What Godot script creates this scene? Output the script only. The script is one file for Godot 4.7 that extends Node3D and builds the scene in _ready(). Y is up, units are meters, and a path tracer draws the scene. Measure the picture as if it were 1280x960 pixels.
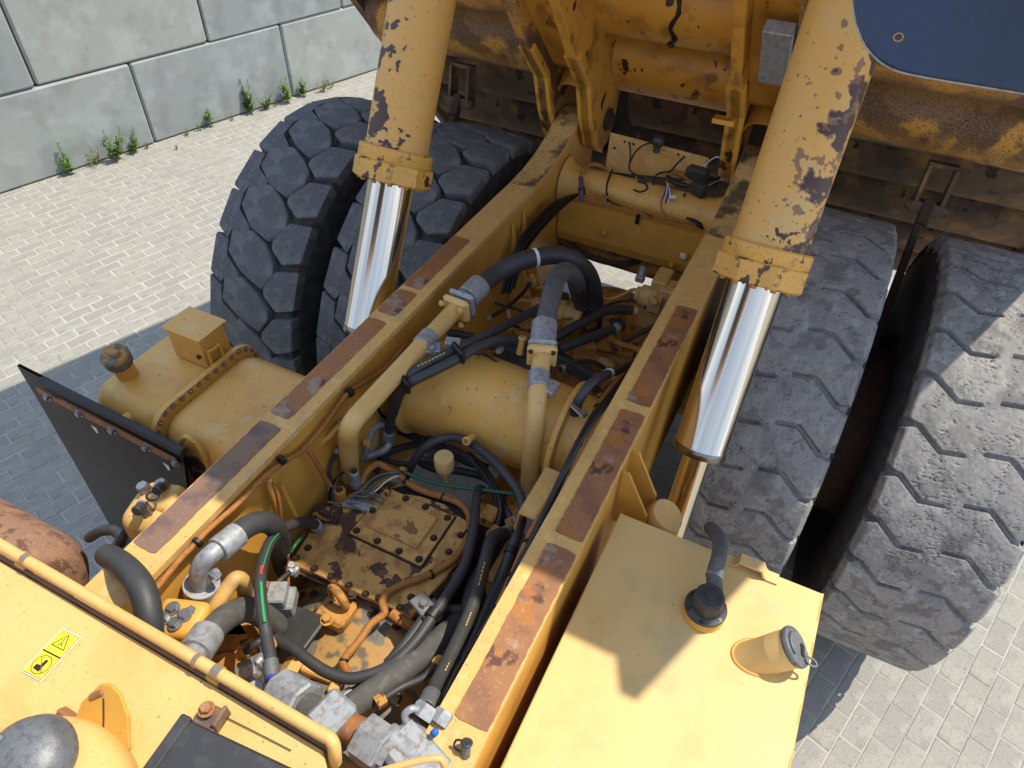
extends Node3D
# A rigid dump truck with its body raised, seen from its own deck: x is to the truck's right, z towards its front, y up, metres.

# ---------------------------------------------------------------- mesh helpers
class Geo:
	var v := PackedVector3Array()
	var n := PackedVector3Array()
	var uv := PackedVector2Array()
	var ix := PackedInt32Array()

	func vert(p: Vector3, nn: Vector3, t := Vector2.ZERO) -> int:
		v.append(p); n.append(nn); uv.append(t)
		return v.size() - 1

	func tri(a: int, b: int, c: int) -> void:
		if (v[b] - v[a]).cross(v[c] - v[a]).dot(n[a] + n[b] + n[c]) > 0.0:
			ix.append(a); ix.append(c); ix.append(b)
		else:
			ix.append(a); ix.append(b); ix.append(c)

	func quad(a: Vector3, b: Vector3, c: Vector3, d: Vector3, out: Vector3) -> void:
		var nn := (c - a).cross(d - b).normalized()
		if nn.dot(out) < 0.0: nn = -nn
		var i := vert(a, nn, Vector2(0, 0)); vert(b, nn, Vector2(1, 0)); vert(c, nn, Vector2(1, 1)); vert(d, nn, Vector2(0, 1))
		tri(i, i + 1, i + 2); tri(i, i + 2, i + 3)

	func tri3(a: Vector3, b: Vector3, c: Vector3, out: Vector3) -> void:
		var nn := (b - a).cross(c - a).normalized()
		if nn.dot(out) < 0.0: nn = -nn
		var i := vert(a, nn); vert(b, nn); vert(c, nn)
		tri(i, i + 1, i + 2)

	# a box with chamfered edges
	func box(c: Vector3, s: Vector3, bev := 0.004, B := Basis.IDENTITY) -> Geo:
		var h := s * 0.5
		var e := minf(bev, minf(h.x, minf(h.y, h.z)) * 0.9)
		for ax in 3:
			var u := (ax + 1) % 3
			var w := (ax + 2) % 3
			for sg: float in [-1.0, 1.0]:
				var q := []
				for k: Vector2 in [Vector2(-1, -1), Vector2(1, -1), Vector2(1, 1), Vector2(-1, 1)]:
					var p := Vector3.ZERO
					p[ax] = sg * h[ax]; p[u] = k.x * (h[u] - e); p[w] = k.y * (h[w] - e)
					q.append(c + B * p)
				var o := Vector3.ZERO
				o[ax] = sg
				quad(q[0], q[1], q[2], q[3], B * o)
		if e < 0.0003: return self
		for ax in 3:
			var u := (ax + 1) % 3
			var w := (ax + 2) % 3
			for su: float in [-1.0, 1.0]:
				for sw: float in [-1.0, 1.0]:
					var q := []
					for k: Vector2 in [Vector2(-1, 0), Vector2(1, 0), Vector2(1, 1), Vector2(-1, 1)]:
						var p := Vector3.ZERO
						p[ax] = k.x * (h[ax] - e)
						p[u] = su * (h[u] - e * k.y); p[w] = sw * (h[w] - e * (1.0 - k.y))
						q.append(c + B * p)
					var o := Vector3.ZERO
					o[u] = su; o[w] = sw
					quad(q[0], q[1], q[2], q[3], B * o)
		for sx: float in [-1.0, 1.0]:
			for sy: float in [-1.0, 1.0]:
				for sz: float in [-1.0, 1.0]:
					var s3 := Vector3(sx, sy, sz)
					tri3(c + B * (s3 * (h - Vector3(0, e, e))), c + B * (s3 * (h - Vector3(e, 0, e))), c + B * (s3 * (h - Vector3(e, e, 0))), B * s3)
		return self

	# a box whose corners are rounded with radius r
	func round_box(c: Vector3, s: Vector3, r: float, k := 14, B := Basis.IDENTITY) -> Geo:
		var h := s * 0.5
		for ax in 3:
			var u := (ax + 1) % 3
			var w := (ax + 2) % 3
			for sg: float in [-1.0, 1.0]:
				var base := v.size()
				for i in k + 1:
					for j in k + 1:
						var p := Vector3.ZERO
						p[ax] = sg * h[ax]
						p[u] = spread(float(i) / k, h[u], r); p[w] = spread(float(j) / k, h[w], r)
						var inner := Vector3(clampf(p.x, r - h.x, h.x - r), clampf(p.y, r - h.y, h.y - r), clampf(p.z, r - h.z, h.z - r))
						var d := (p - inner).normalized()
						vert(c + B * (inner + d * r), B * d, Vector2(float(i) / k, float(j) / k))
				for i in k:
					for j in k:
						var a := base + i * (k + 1) + j
						tri(a, a + 1, a + k + 2); tri(a, a + k + 2, a + k + 1)
		return self

	func spread(t: float, h: float, r: float) -> float:
		# more of the steps in the rounded ends
		if t < 0.35: return -h + r * (t / 0.35)
		if t > 0.65: return h - r * ((1.0 - t) / 0.35)
		return lerpf(r - h, h - r, (t - 0.35) / 0.3)

	# profile of (radius, height) turned about axis through o; sharp corners stay sharp
	func lathe(o: Vector3, axis: Vector3, prof: Array, segs := 24, from := 0.0, to := TAU) -> Geo:
		var y := axis.normalized()
		var x := y.cross(Vector3(0.31, 0.2, 0.93)).normalized() if absf(y.dot(Vector3(0.31, 0.2, 0.93).normalized())) < 0.95 else y.cross(Vector3.RIGHT).normalized()
		if absf(y.y) < 0.6: x = (Vector3.UP - y * y.y).normalized()
		var z := x.cross(y)
		var len_v := 0.0
		for i in prof.size() - 1:
			var a: Vector2 = prof[i]
			var b: Vector2 = prof[i + 1]
			var d := b - a
			if d.length() < 1e-6: continue
			var nn := Vector2(d.y, -d.x).normalized()
			var na := nn
			var nb := nn
			if i > 0:
				var e: Vector2 = a - (prof[i - 1] as Vector2)
				var m := Vector2(e.y, -e.x).normalized()
				if m.dot(nn) > 0.75: na = (m + nn).normalized()
			if i < prof.size() - 2:
				var e: Vector2 = (prof[i + 2] as Vector2) - b
				var m := Vector2(e.y, -e.x).normalized()
				if m.dot(nn) > 0.75: nb = (m + nn).normalized()
			var base := v.size()
			for s in segs + 1:
				var t := lerpf(from, to, float(s) / segs)
				var r := x * cos(t) + z * sin(t)
				vert(o + y * a.y + r * a.x, (r * na.x + y * na.y).normalized(), Vector2(float(s) / segs, len_v))
				vert(o + y * b.y + r * b.x, (r * nb.x + y * nb.y).normalized(), Vector2(float(s) / segs, len_v + d.length()))
			for s in segs:
				var q := base + s * 2
				if a.x > 1e-6: tri(q, q + 1, q + 2)
				if b.x > 1e-6: tri(q + 2, q + 1, q + 3)
			len_v += d.length()
		return self

	# a faceted (flat sided) turned body: hex heads, octagonal collars
	func facet(o: Vector3, axis: Vector3, prof: Array, segs: int, turn := 0.0) -> Geo:
		var y := axis.normalized()
		var x := (Vector3.UP - y * y.y).normalized() if absf(y.y) < 0.9 else (Vector3.RIGHT - y * y.x).normalized()
		var z := x.cross(y)
		for i in prof.size() - 1:
			var a: Vector2 = prof[i]
			var b: Vector2 = prof[i + 1]
			for s in segs:
				var t0 := TAU * s / segs + turn
				var t1 := TAU * (s + 1) / segs + turn
				var r0 := x * cos(t0) + z * sin(t0)
				var r1 := x * cos(t1) + z * sin(t1)
				var d := b - a
				var out := (r0 + r1) * d.y - y * d.x * 2.0
				if a.x < 1e-6: tri3(o + y * a.y, o + y * b.y + r0 * b.x, o + y * b.y + r1 * b.x, out)
				elif b.x < 1e-6: tri3(o + y * b.y, o + y * a.y + r0 * a.x, o + y * a.y + r1 * a.x, out)
				else: quad(o + y * a.y + r0 * a.x, o + y * a.y + r1 * a.x, o + y * b.y + r1 * b.x, o + y * b.y + r0 * b.x, out)
		return self

	func cyl(a: Vector3, b: Vector3, r: float, r2 := -1.0, segs := 20, bev := 0.003) -> Geo:
		var L := (b - a).length()
		var e := minf(bev, minf(r, L) * 0.4)
		if r2 < 0.0: r2 = r
		return lathe(a, b - a, [Vector2(0, 0), Vector2(r - e, 0), Vector2(r, e), Vector2(r2, L - e), Vector2(r2 - e, L), Vector2(0, L)], segs)

	func hex(p: Vector3, axis: Vector3, r: float, h: float, segs := 6) -> Geo:
		return facet(p, axis, [Vector2(r, 0), Vector2(r, h * 0.8), Vector2(r * 0.85, h), Vector2(0, h)], segs)

	# a hose or pipe through points (Catmull-Rom)
	func tube(pts: Array, r: float, segs := 10, steps := 7, wob := 0.0, caps := true) -> Geo:
		var c: Array = []
		var m := pts.size()
		for i in m - 1:
			var p0: Vector3 = pts[maxi(i - 1, 0)]
			var p1: Vector3 = pts[i]
			var p2: Vector3 = pts[i + 1]
			var p3: Vector3 = pts[mini(i + 2, m - 1)]
			for s in steps:
				c.append(p1.cubic_interpolate(p2, p0, p3, float(s) / steps) if m > 2 else p1.lerp(p2, float(s) / steps))
		c.append(pts[m - 1])
		var up := Vector3.UP
		var t0: Vector3 = (c[1] - c[0]).normalized()
		if absf(t0.dot(up)) > 0.9: up = Vector3.RIGHT
		var side := t0.cross(up).normalized()
		var base := v.size()
		var L := 0.0
		for i in c.size():
			var t: Vector3 = ((c[mini(i + 1, c.size() - 1)] as Vector3) - (c[maxi(i - 1, 0)] as Vector3)).normalized()
			side = (side - t * side.dot(t)).normalized()
			var w := t.cross(side)
			if i > 0: L += (c[i] as Vector3).distance_to(c[i - 1])
			var rr := r * (1.0 + wob * sin(L * 900.0))
			for s in segs + 1:
				var a := TAU * s / segs
				var d := side * cos(a) + w * sin(a)
				vert((c[i] as Vector3) + d * rr, d, Vector2(float(s) / segs, L))
		for i in c.size() - 1:
			for s in segs:
				var a := base + i * (segs + 1) + s
				tri(a, a + 1, a + segs + 1); tri(a + 1, a + segs + 2, a + segs + 1)
		if caps:
			for e in 2:
				var i := 0 if e == 0 else c.size() - 1
				var nn: Vector3 = ((c[0] as Vector3) - (c[1] as Vector3)).normalized() if e == 0 else ((c[i] as Vector3) - (c[i - 1] as Vector3)).normalized()
				var k := vert(c[i], nn)
				for s in segs + 1: vert(v[base + i * (segs + 1) + s], nn)
				for s in segs: tri(k, k + 1 + s, k + 2 + s)
		return self

	# a flat outline (in the xy plane of X) given a thickness along its z, edges chamfered
	func prism(poly: Array, X: Transform3D, thick: float, bev := 0.0) -> Geo:
		var p := PackedVector2Array(poly)
		if not Geometry2D.is_polygon_clockwise(p): p.reverse()
		var inset := p
		if bev > 0.0:
			var off := Geometry2D.offset_polygon(p, -bev, Geometry2D.JOIN_MITER)
			if off.size() == 1 and off[0].size() == p.size():
				inset = off[0]
				if not Geometry2D.is_polygon_clockwise(inset): inset.reverse()
				var best := 0
				for i in inset.size():
					if inset[i].distance_to(p[0]) < inset[best].distance_to(p[0]): best = i
				var turned := PackedVector2Array()
				for i in inset.size(): turned.append(inset[(best + i) % inset.size()])
				inset = turned
			else: bev = 0.0
		var h := thick * 0.5
		var tris := Geometry2D.triangulate_polygon(inset)
		for sg: float in [-1.0, 1.0]:
			var nn := (X.basis.z * sg).normalized()
			var base := v.size()
			for q in inset: vert(X * Vector3(q.x, q.y, sg * h), nn, q)
			for i in range(0, tris.size(), 3): tri(base + tris[i], base + tris[i + 1], base + tris[i + 2])
		var m := p.size()
		for i in m:
			var j := (i + 1) % m
			var d := p[j] - p[i]
			var o := X.basis * Vector3(-d.y, d.x, 0)
			quad(X * Vector3(p[i].x, p[i].y, bev - h), X * Vector3(p[j].x, p[j].y, bev - h), X * Vector3(p[j].x, p[j].y, h - bev), X * Vector3(p[i].x, p[i].y, h - bev), o)
			if bev > 0.0:
				for sg: float in [-1.0, 1.0]:
					quad(X * Vector3(p[i].x, p[i].y, sg * (h - bev)), X * Vector3(p[j].x, p[j].y, sg * (h - bev)), X * Vector3(inset[j].x, inset[j].y, sg * h), X * Vector3(inset[i].x, inset[i].y, sg * h), o.normalized() + X.basis.z * sg)
		return self

	# a grid sheet from rows of points, smooth normals
	func sheet(rows: Array, flip := false, closed := false) -> Geo:
		var a := rows.size()
		var b: int = rows[0].size()
		var base := v.size()
		for i in a:
			for j in b:
				var pi: Vector3 = rows[mini(i + 1, a - 1)][j] - rows[maxi(i - 1, 0)][j]
				var j0 := maxi(j - 1, 0)
				var j1 := mini(j + 1, b - 1)
				if closed and (j == 0 or j == b - 1): j0 = b - 2; j1 = 1
				var pj: Vector3 = rows[i][j1] - rows[i][j0]
				var nn := pi.cross(pj).normalized()
				vert(rows[i][j], -nn if flip else nn, Vector2(float(j) / (b - 1), float(i) / (a - 1)))
		for i in a - 1:
			for j in b - 1:
				var q := base + i * b + j
				tri(q, q + 1, q + b + 1); tri(q, q + b + 1, q + b)
		return self

	func mesh() -> ArrayMesh:
		var arr := []
		arr.resize(Mesh.ARRAY_MAX)
		arr[Mesh.ARRAY_VERTEX] = v; arr[Mesh.ARRAY_NORMAL] = n; arr[Mesh.ARRAY_TEX_UV] = uv; arr[Mesh.ARRAY_INDEX] = ix
		var m := ArrayMesh.new()
		m.add_surface_from_arrays(Mesh.PRIMITIVE_TRIANGLES, arr)
		return m

# ---------------------------------------------------------------- scene helpers
const BASE := Vector3(-0.777, 0, -1.6)
var M := {}
var truck: Node3D
var used := {}
var rng := RandomNumberGenerator.new()

func numbered(called: String, parent: Node) -> String:
	if not used.has(parent): used[parent] = {}
	var d: Dictionary = used[parent]
	d[called] = d.get(called, 0) + 1
	return called if d[called] == 1 else "%s_%03d" % [called, d[called] - 1]

func put(called: String, m: Mesh, mat: Material, parent: Node, at := Transform3D.IDENTITY) -> MeshInstance3D:
	var o := MeshInstance3D.new()
	o.name = numbered(called, parent)
	o.mesh = m
	o.material_override = mat
	o.transform = at
	parent.add_child(o, true)
	return o

# a part of the truck, its shape given in the scene's own axes
func part(called: String, g: Geo, mat: String, label := "") -> MeshInstance3D:
	var o := put(called, g.mesh(), M[mat], truck, Transform3D(Basis.IDENTITY, -BASE))
	if label: o.set_meta("label", label)
	return o

func sub(called: String, g: Geo, mat: String, parent: Node) -> MeshInstance3D:
	return put(called, g.mesh(), M[mat], parent)

func tag(o: Node, label: String, category: String, group := "") -> void:
	o.set_meta("label", label); o.set_meta("category", category)
	if group: o.set_meta("group", group)

var bolt_meshes := {}
func bolt(parent: Node, p: Vector3, axis: Vector3, r := 0.009, mat := "steel", called := "bolt") -> void:
	var key := "%.4f" % r
	if not bolt_meshes.has(key):
		var g := Geo.new()
		g.lathe(Vector3.ZERO, Vector3.UP, [Vector2(r * 1.45, 0), Vector2(r * 1.45, r * 0.25), Vector2(r * 0.9, r * 0.25)], 12)
		g.hex(Vector3(0, r * 0.2, 0), Vector3.UP, r, r * 0.95)
		bolt_meshes[key] = g.mesh()
	var y := axis.normalized()
	var x := y.cross(Vector3(0.3, 0.4, 0.87)).normalized()
	x = x.rotated(y, rng.randf() * TAU)
	put(called, bolt_meshes[key], M[mat], parent, Transform3D(Basis(x, y, x.cross(y)), p))

# outline given as (z, y) pairs, thickness along x
func along_x(x: float) -> Transform3D:
	return Transform3D(Basis(Vector3(0, 0, 1), Vector3(0, 1, 0), Vector3(-1, 0, 0)), Vector3(x, 0, 0))

# outline given as (x, z) pairs on a level plane
func level(y: float) -> Transform3D:
	return Transform3D(Basis(Vector3(1, 0, 0), Vector3(0, 0, 1), Vector3(0, -1, 0)), Vector3(0, y, 0))

# outline given as (x, y) pairs on a plane across the truck
func across(z: float) -> Transform3D:
	return Transform3D(Basis.IDENTITY, Vector3(0, 0, z))

# ---------------------------------------------------------------- textures and materials
func noise_bytes(size: int, cycles: float, octaves: int, seed_: int, kind := 0, h := 0) -> PackedByteArray:
	var f := FastNoiseLite.new()
	f.seed = seed_
	f.noise_type = FastNoiseLite.TYPE_CELLULAR if kind == 1 else FastNoiseLite.TYPE_SIMPLEX_SMOOTH
	if kind == 1: f.cellular_return_type = FastNoiseLite.RETURN_DISTANCE
	f.frequency = cycles / size
	f.fractal_type = FastNoiseLite.FRACTAL_FBM if octaves > 1 else FastNoiseLite.FRACTAL_NONE
	f.fractal_octaves = maxi(octaves, 1)
	f.fractal_gain = 0.55
	var im := f.get_seamless_image(size, h if h else size, false, false, 0.12, true)
	im.convert(Image.FORMAT_L8)
	return im.get_data()

# layers: [cycles, octaves, seed, kind, low, high, colour, strength, (window u0, u1, v0, v1, softness)]
func paint(size: int, base: Color, layers: Array, tall := 0) -> ImageTexture:
	var hh := tall if tall else size
	var count := size * hh
	var r := PackedFloat32Array(); r.resize(count); r.fill(base.r * 255.0)
	var g := PackedFloat32Array(); g.resize(count); g.fill(base.g * 255.0)
	var b := PackedFloat32Array(); b.resize(count); b.fill(base.b * 255.0)
	for L: Array in layers:
		var nb := noise_bytes(size, L[0], L[1], L[2], L[3], hh)
		var c: Color = L[6]
		var lut := PackedFloat32Array(); lut.resize(256)
		for i in 256: lut[i] = smoothstep(L[4], L[5], i / 255.0) * L[7]
		var cr := c.r * 255.0
		var cg := c.g * 255.0
		var cb := c.b * 255.0
		var win := L.size() > 8
		var pu := PackedInt32Array(); var pv := PackedInt32Array()
		if win:
			for x in size: pu.append(int(255.0 * clampf(maxf(L[8] - float(x) / size, float(x) / size - L[9]) / L[12], 0, 1)))
			for y in hh: pv.append(int(255.0 * clampf(maxf(L[10] - float(y) / hh, float(y) / hh - L[11]) / L[12], 0, 1)))
		for i in count:
			var k := nb[i]
			if win: k = maxi(0, k - pu[i % size] - pv[i / size])
			var a := lut[k]
			if a > 0.004:
				r[i] += (cr - r[i]) * a
				g[i] += (cg - g[i]) * a
				b[i] += (cb - b[i]) * a
	var out := PackedByteArray(); out.resize(count * 3)
	for i in count:
		out[i * 3] = int(r[i]); out[i * 3 + 1] = int(g[i]); out[i * 3 + 2] = int(b[i])
	return ImageTexture.create_from_image(Image.create_from_data(size, hh, false, Image.FORMAT_RGB8, out))

func bump_tex(size: int, cycles: float, octaves: int, seed_: int, kind := 0) -> ImageTexture:
	return ImageTexture.create_from_image(Image.create_from_data(size, size, false, Image.FORMAT_L8, noise_bytes(size, cycles, octaves, seed_, kind)))

func mat(called: String, tex: Texture2D, rough: float, metal := 0.0, tile := 1.0, bump: Texture2D = null, bump_cm := 0.0, tri := true) -> StandardMaterial3D:
	var m := StandardMaterial3D.new()
	m.resource_name = called
	m.albedo_texture = tex
	m.roughness = rough
	m.metallic = metal
	if tri:
		m.uv1_triplanar = true
		m.uv1_scale = Vector3.ONE / tile
		m.uv1_triplanar_sharpness = 4.0
	if bump:
		m.heightmap_enabled = true
		m.heightmap_texture = bump
		m.heightmap_scale = bump_cm
	M[called] = m
	return m

func plain(called: String, c: Color, rough: float, metal := 0.0) -> StandardMaterial3D:
	var m := StandardMaterial3D.new()
	m.resource_name = called
	m.albedo_color = c
	m.roughness = rough
	m.metallic = metal
	M[called] = m
	return m

func make_materials() -> void:
	var fine := bump_tex(512, 60, 4, 3)
	var coarse := bump_tex(512, 9, 5, 5)
	var rough := bump_tex(512, 26, 6, 6)
	var grit := bump_tex(512, 110, 2, 8)
	# painted steel: dusty on level faces, cleaner on upright ones
	mat("yellow_dusty", paint(512, Color(0.79, 0.62, 0.35), [
		[5, 5, 11, 0, 0.45, 0.85, Color(0.71, 0.575, 0.38), 0.7], [7, 4, 12, 0, 0.55, 0.9, Color(0.84, 0.70, 0.46), 0.6],
		[60, 3, 13, 0, 0.72, 0.80, Color(0.55, 0.42, 0.22), 0.5], [34, 3, 14, 0, 0.86, 0.89, Color(0.25, 0.16, 0.10), 0.85]]), 0.55, 0.0, 0.55, fine, 0.02)
	mat("yellow_clean", paint(512, Color(0.80, 0.59, 0.25), [
		[4, 5, 21, 0, 0.5, 0.9, Color(0.71, 0.52, 0.23), 0.7], [8, 4, 22, 0, 0.6, 0.9, Color(0.83, 0.66, 0.36), 0.5],
		[40, 3, 23, 0, 0.85, 0.88, Color(0.28, 0.17, 0.09), 0.85]]), 0.42, 0.0, 0.7, fine, 0.015)
	mat("yellow_tank", paint(512, Color(0.80, 0.675, 0.44), [
		[3, 5, 31, 0, 0.5, 0.9, Color(0.75, 0.62, 0.39), 0.8], [6, 4, 32, 0, 0.6, 0.95, Color(0.81, 0.70, 0.48), 0.6],
		[2, 6, 34, 0, 0.66, 0.88, Color(0.68, 0.63, 0.50), 0.4], [4, 6, 35, 0, 0.60, 0.85, Color(0.74, 0.61, 0.38), 0.4], [60, 3, 45, 0, 0.70, 0.86, Color(0.74, 0.61, 0.38), 0.4], [30, 4, 33, 0, 0.88, 0.91, Color(0.45, 0.34, 0.20), 0.65]]), 0.5, 0.0, 0.8, fine, 0.012)
	mat("yellow_deck", paint(512, Color(0.80, 0.655, 0.40), [
		[3, 5, 36, 0, 0.5, 0.9, Color(0.76, 0.60, 0.335), 0.8], [6, 4, 37, 0, 0.6, 0.95, Color(0.80, 0.65, 0.40), 0.6],
		[2, 6, 40, 0, 0.62, 0.84, Color(0.80, 0.66, 0.42), 0.5], [60, 3, 24, 0, 0.68, 0.82, Color(0.74, 0.55, 0.27), 0.45], [34, 4, 38, 0, 0.86, 0.89, Color(0.36, 0.26, 0.17), 0.75]]), 0.5, 0.0, 0.8, fine, 0.012)
	mat("yellow_stained", paint(512, Color(0.78, 0.62, 0.37), [
		[5, 5, 26, 0, 0.45, 0.85, Color(0.70, 0.56, 0.36), 0.7], [3, 6, 27, 0, 0.48, 0.80, Color(0.25, 0.22, 0.17), 0.8], [50, 4, 28, 0, 0.60, 0.75, Color(0.22, 0.18, 0.13), 0.5]]), 0.55, 0.0, 0.6, fine, 0.02)
	mat("yellow_drum", paint(512, Color(0.82, 0.63, 0.31), [
		[3, 5, 29, 0, 0.45, 0.85, Color(0.77, 0.58, 0.29), 0.8], [5, 4, 30, 0, 0.62, 0.85, Color(0.80, 0.68, 0.46), 0.6], [30, 3, 39, 0, 0.84, 0.87, Color(0.4, 0.27, 0.14), 0.8]]), 0.45, 0.0, 0.8, fine, 0.012)
	mat("yellow_grimy", paint(512, Color(0.70, 0.50, 0.22), [
		[6, 5, 41, 0, 0.45, 0.75, Color(0.60, 0.43, 0.22), 0.8], [7, 5, 42, 0, 0.62, 0.78, Color(0.44, 0.31, 0.18), 0.7],
		[5, 6, 43, 0, 0.74, 0.76, Color(0.23, 0.15, 0.12), 0.9], [50, 3, 44, 0, 0.76, 0.86, Color(0.26, 0.18, 0.12), 0.6]]), 0.7, 0.0, 0.5, coarse, 0.12)
	mat("cover_panel", paint(512, Color(0.76, 0.59, 0.33), [[4, 5, 56, 0, 0.45, 0.8, Color(0.61, 0.45, 0.25), 0.8], [4, 6, 57, 0, 0.72, 0.80, Color(0.40, 0.28, 0.18), 0.7], [50, 3, 58, 0, 0.72, 0.84, Color(0.38, 0.26, 0.15), 0.6]]), 0.65, 0.0, 0.4, fine, 0.04)
	mat("cover_plate", paint(512, Color(0.75, 0.575, 0.31), [
		[4, 5, 46, 0, 0.45, 0.8, Color(0.62, 0.45, 0.24), 0.8], [3, 6, 47, 0, 0.66, 0.68, Color(0.26, 0.17, 0.14), 0.93], [8, 5, 49, 0, 0.60, 0.8, Color(0.50, 0.35, 0.19), 0.6], [60, 2, 48, 0, 0.82, 0.9, Color(0.3, 0.2, 0.12), 0.6]]), 0.65, 0.0, 0.5, fine, 0.04)
	mat("peeled_brown", paint(512, Color(0.24, 0.155, 0.125), [
		[7, 5, 51, 0, 0.60, 0.63, Color(0.62, 0.45, 0.20), 0.95], [12, 4, 52, 0, 0.5, 0.9, Color(0.33, 0.22, 0.17), 0.6]]), 0.75, 0.0, 0.4, coarse, 0.1)
	# bare, rusted wear strips
	mat("rust_strip", paint(512, Color(0.57, 0.39, 0.25), [
		[3, 5, 61, 0, 0.45, 0.75, Color(0.49, 0.335, 0.235), 0.9], [4, 5, 62, 0, 0.52, 0.78, Color(0.64, 0.40, 0.18), 0.8],
		[4, 5, 63, 0, 0.72, 0.84, Color(0.60, 0.54, 0.50), 0.7], [5, 5, 64, 0, 0.70, 0.84, Color(0.28, 0.17, 0.13), 0.8],
		[40, 3, 65, 0, 0.70, 0.80, Color(0.66, 0.57, 0.48), 0.5]]), 0.62, 0.15, 0.62, fine, 0.05)
	mat("rust_strip_plain", paint(512, Color(0.49, 0.38, 0.31), [
		[4, 5, 66, 0, 0.45, 0.8, Color(0.37, 0.29, 0.27), 0.9], [5, 4, 67, 0, 0.62, 0.8, Color(0.50, 0.37, 0.26), 0.7], [40, 3, 68, 0, 0.7, 0.85, Color(0.53, 0.46, 0.42), 0.5]]), 0.55, 0.15, 0.7, fine, 0.03)
	mat("rust_muffler", paint(512, Color(0.50, 0.38, 0.30), [
		[6, 5, 71, 0, 0.45, 0.8, Color(0.58, 0.43, 0.33), 0.8], [8, 5, 72, 0, 0.60, 0.72, Color(0.33, 0.20, 0.16), 0.8], [70, 3, 73, 0, 0.62, 0.75, Color(0.64, 0.55, 0.47), 0.6]]), 0.8, 0.0, 0.5, grit, 0.06)
	mat("rust_dark", paint(256, Color(0.23, 0.155, 0.115), [
		[6, 5, 76, 0, 0.5, 0.8, Color(0.33, 0.21, 0.14), 0.8], [20, 3, 77, 0, 0.65, 0.8, Color(0.42, 0.27, 0.16), 0.6]]), 0.8, 0.0, 0.4, coarse, 0.08)
	# the underside of the body: paint worn through to brown-grey steel
	mat("body_paint", paint(512, Color(0.81, 0.585, 0.22), [
		[4, 5, 81, 0, 0.5, 0.85, Color(0.62, 0.43, 0.17), 0.8], [6, 4, 82, 0, 0.55, 0.8, Color(0.80, 0.62, 0.30), 0.4], [5, 5, 83, 0, 0.80, 0.82, Color(0.16, 0.10, 0.08), 0.95], [3, 6, 80, 0, 0.66, 0.86, Color(0.40, 0.28, 0.14), 0.7], [40, 3, 84, 0, 0.84, 0.87, Color(0.2, 0.12, 0.08), 0.8]]), 0.5, 0.0, 0.9, fine, 0.03)
	mat("body_worn", paint(512, Color(0.80, 0.575, 0.23), [
		[2, 6, 86, 0, 0.44, 0.58, Color(0.46, 0.35, 0.25), 0.92], [3, 6, 87, 0, 0.56, 0.70, Color(0.36, 0.25, 0.17), 0.8], [5, 6, 88, 0, 0.80, 0.82, Color(0.19, 0.12, 0.10), 0.9],
		[90, 3, 89, 0, 0.5, 0.75, Color(0.64, 0.53, 0.40), 0.55], [70, 3, 85, 0, 0.62, 0.72, Color(0.26, 0.18, 0.13), 0.6]]), 0.75, 0.0, 1.0, grit, 0.1)
	mat("body_mud", paint(512, Color(0.40, 0.31, 0.225), [
		[3, 6, 91, 0, 0.45, 0.75, Color(0.29, 0.215, 0.155), 0.85], [3, 6, 92, 0, 0.56, 0.80, Color(0.66, 0.48, 0.23), 0.6], [5, 6, 94, 0, 0.78, 0.80, Color(0.18, 0.12, 0.10), 0.9], [80, 3, 93, 0, 0.6, 0.8, Color(0.42, 0.35, 0.27), 0.5]]), 0.85, 0.0, 0.8, grit, 0.12)
	# hoist barrels: flaking paint, its own map round the barrel
	var flake := Color(0.25, 0.155, 0.13)
	var pale := Color(0.47, 0.345, 0.27)
	mat("barrel_first", paint(512, Color(0.80, 0.615, 0.31), [
		[3, 4, 101, 0, 0.5, 0.9, Color(0.74, 0.60, 0.38), 0.7],
		[6, 4, 102, 0, 0.55, 0.57, pale, 0.9, 0.32, 0.41, 0.0, 0.95, 0.25], [6, 4, 102, 0, 0.58, 0.60, flake, 0.97, 0.32, 0.41, 0.0, 0.95, 0.25],
		[12, 4, 104, 0, 0.60, 0.62, flake, 0.97, 0.15, 0.50, 0.0, 0.06, 0.2], [36, 3, 106, 0, 0.84, 0.86, flake, 0.9]], 1024), 0.5, 0.0, 1.0, fine, 0.02, false)
	mat("barrel_second", paint(512, Color(0.80, 0.615, 0.31), [
		[3, 4, 111, 0, 0.5, 0.9, Color(0.76, 0.64, 0.43), 0.7],
		[5, 4, 112, 0, 0.52, 0.54, pale, 0.9, 0.09, 0.20, 0.06, 0.62, 0.26], [5, 4, 112, 0, 0.57, 0.59, flake, 0.97, 0.09, 0.19, 0.06, 0.62, 0.26],
		[12, 4, 114, 0, 0.58, 0.60, flake, 0.97, 0.02, 0.3, 0.0, 0.06, 0.2], [30, 3, 116, 0, 0.83, 0.85, flake, 0.9], [9, 3, 117, 0, 0.7, 0.72, pale, 0.8, 0.02, 0.3, 0.0, 0.8, 0.25]], 1024), 0.5, 0.0, 1.0, fine, 0.02, false)
	mat("collar_paint", paint(512, Color(0.80, 0.61, 0.28), [
		[3, 4, 121, 0, 0.5, 0.9, Color(0.76, 0.58, 0.28), 0.7], [5, 5, 122, 0, 0.68, 0.70, flake, 0.95], [40, 3, 123, 0, 0.8, 0.83, flake, 0.8]]), 0.5, 0.0, 0.45, fine, 0.02)
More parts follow.
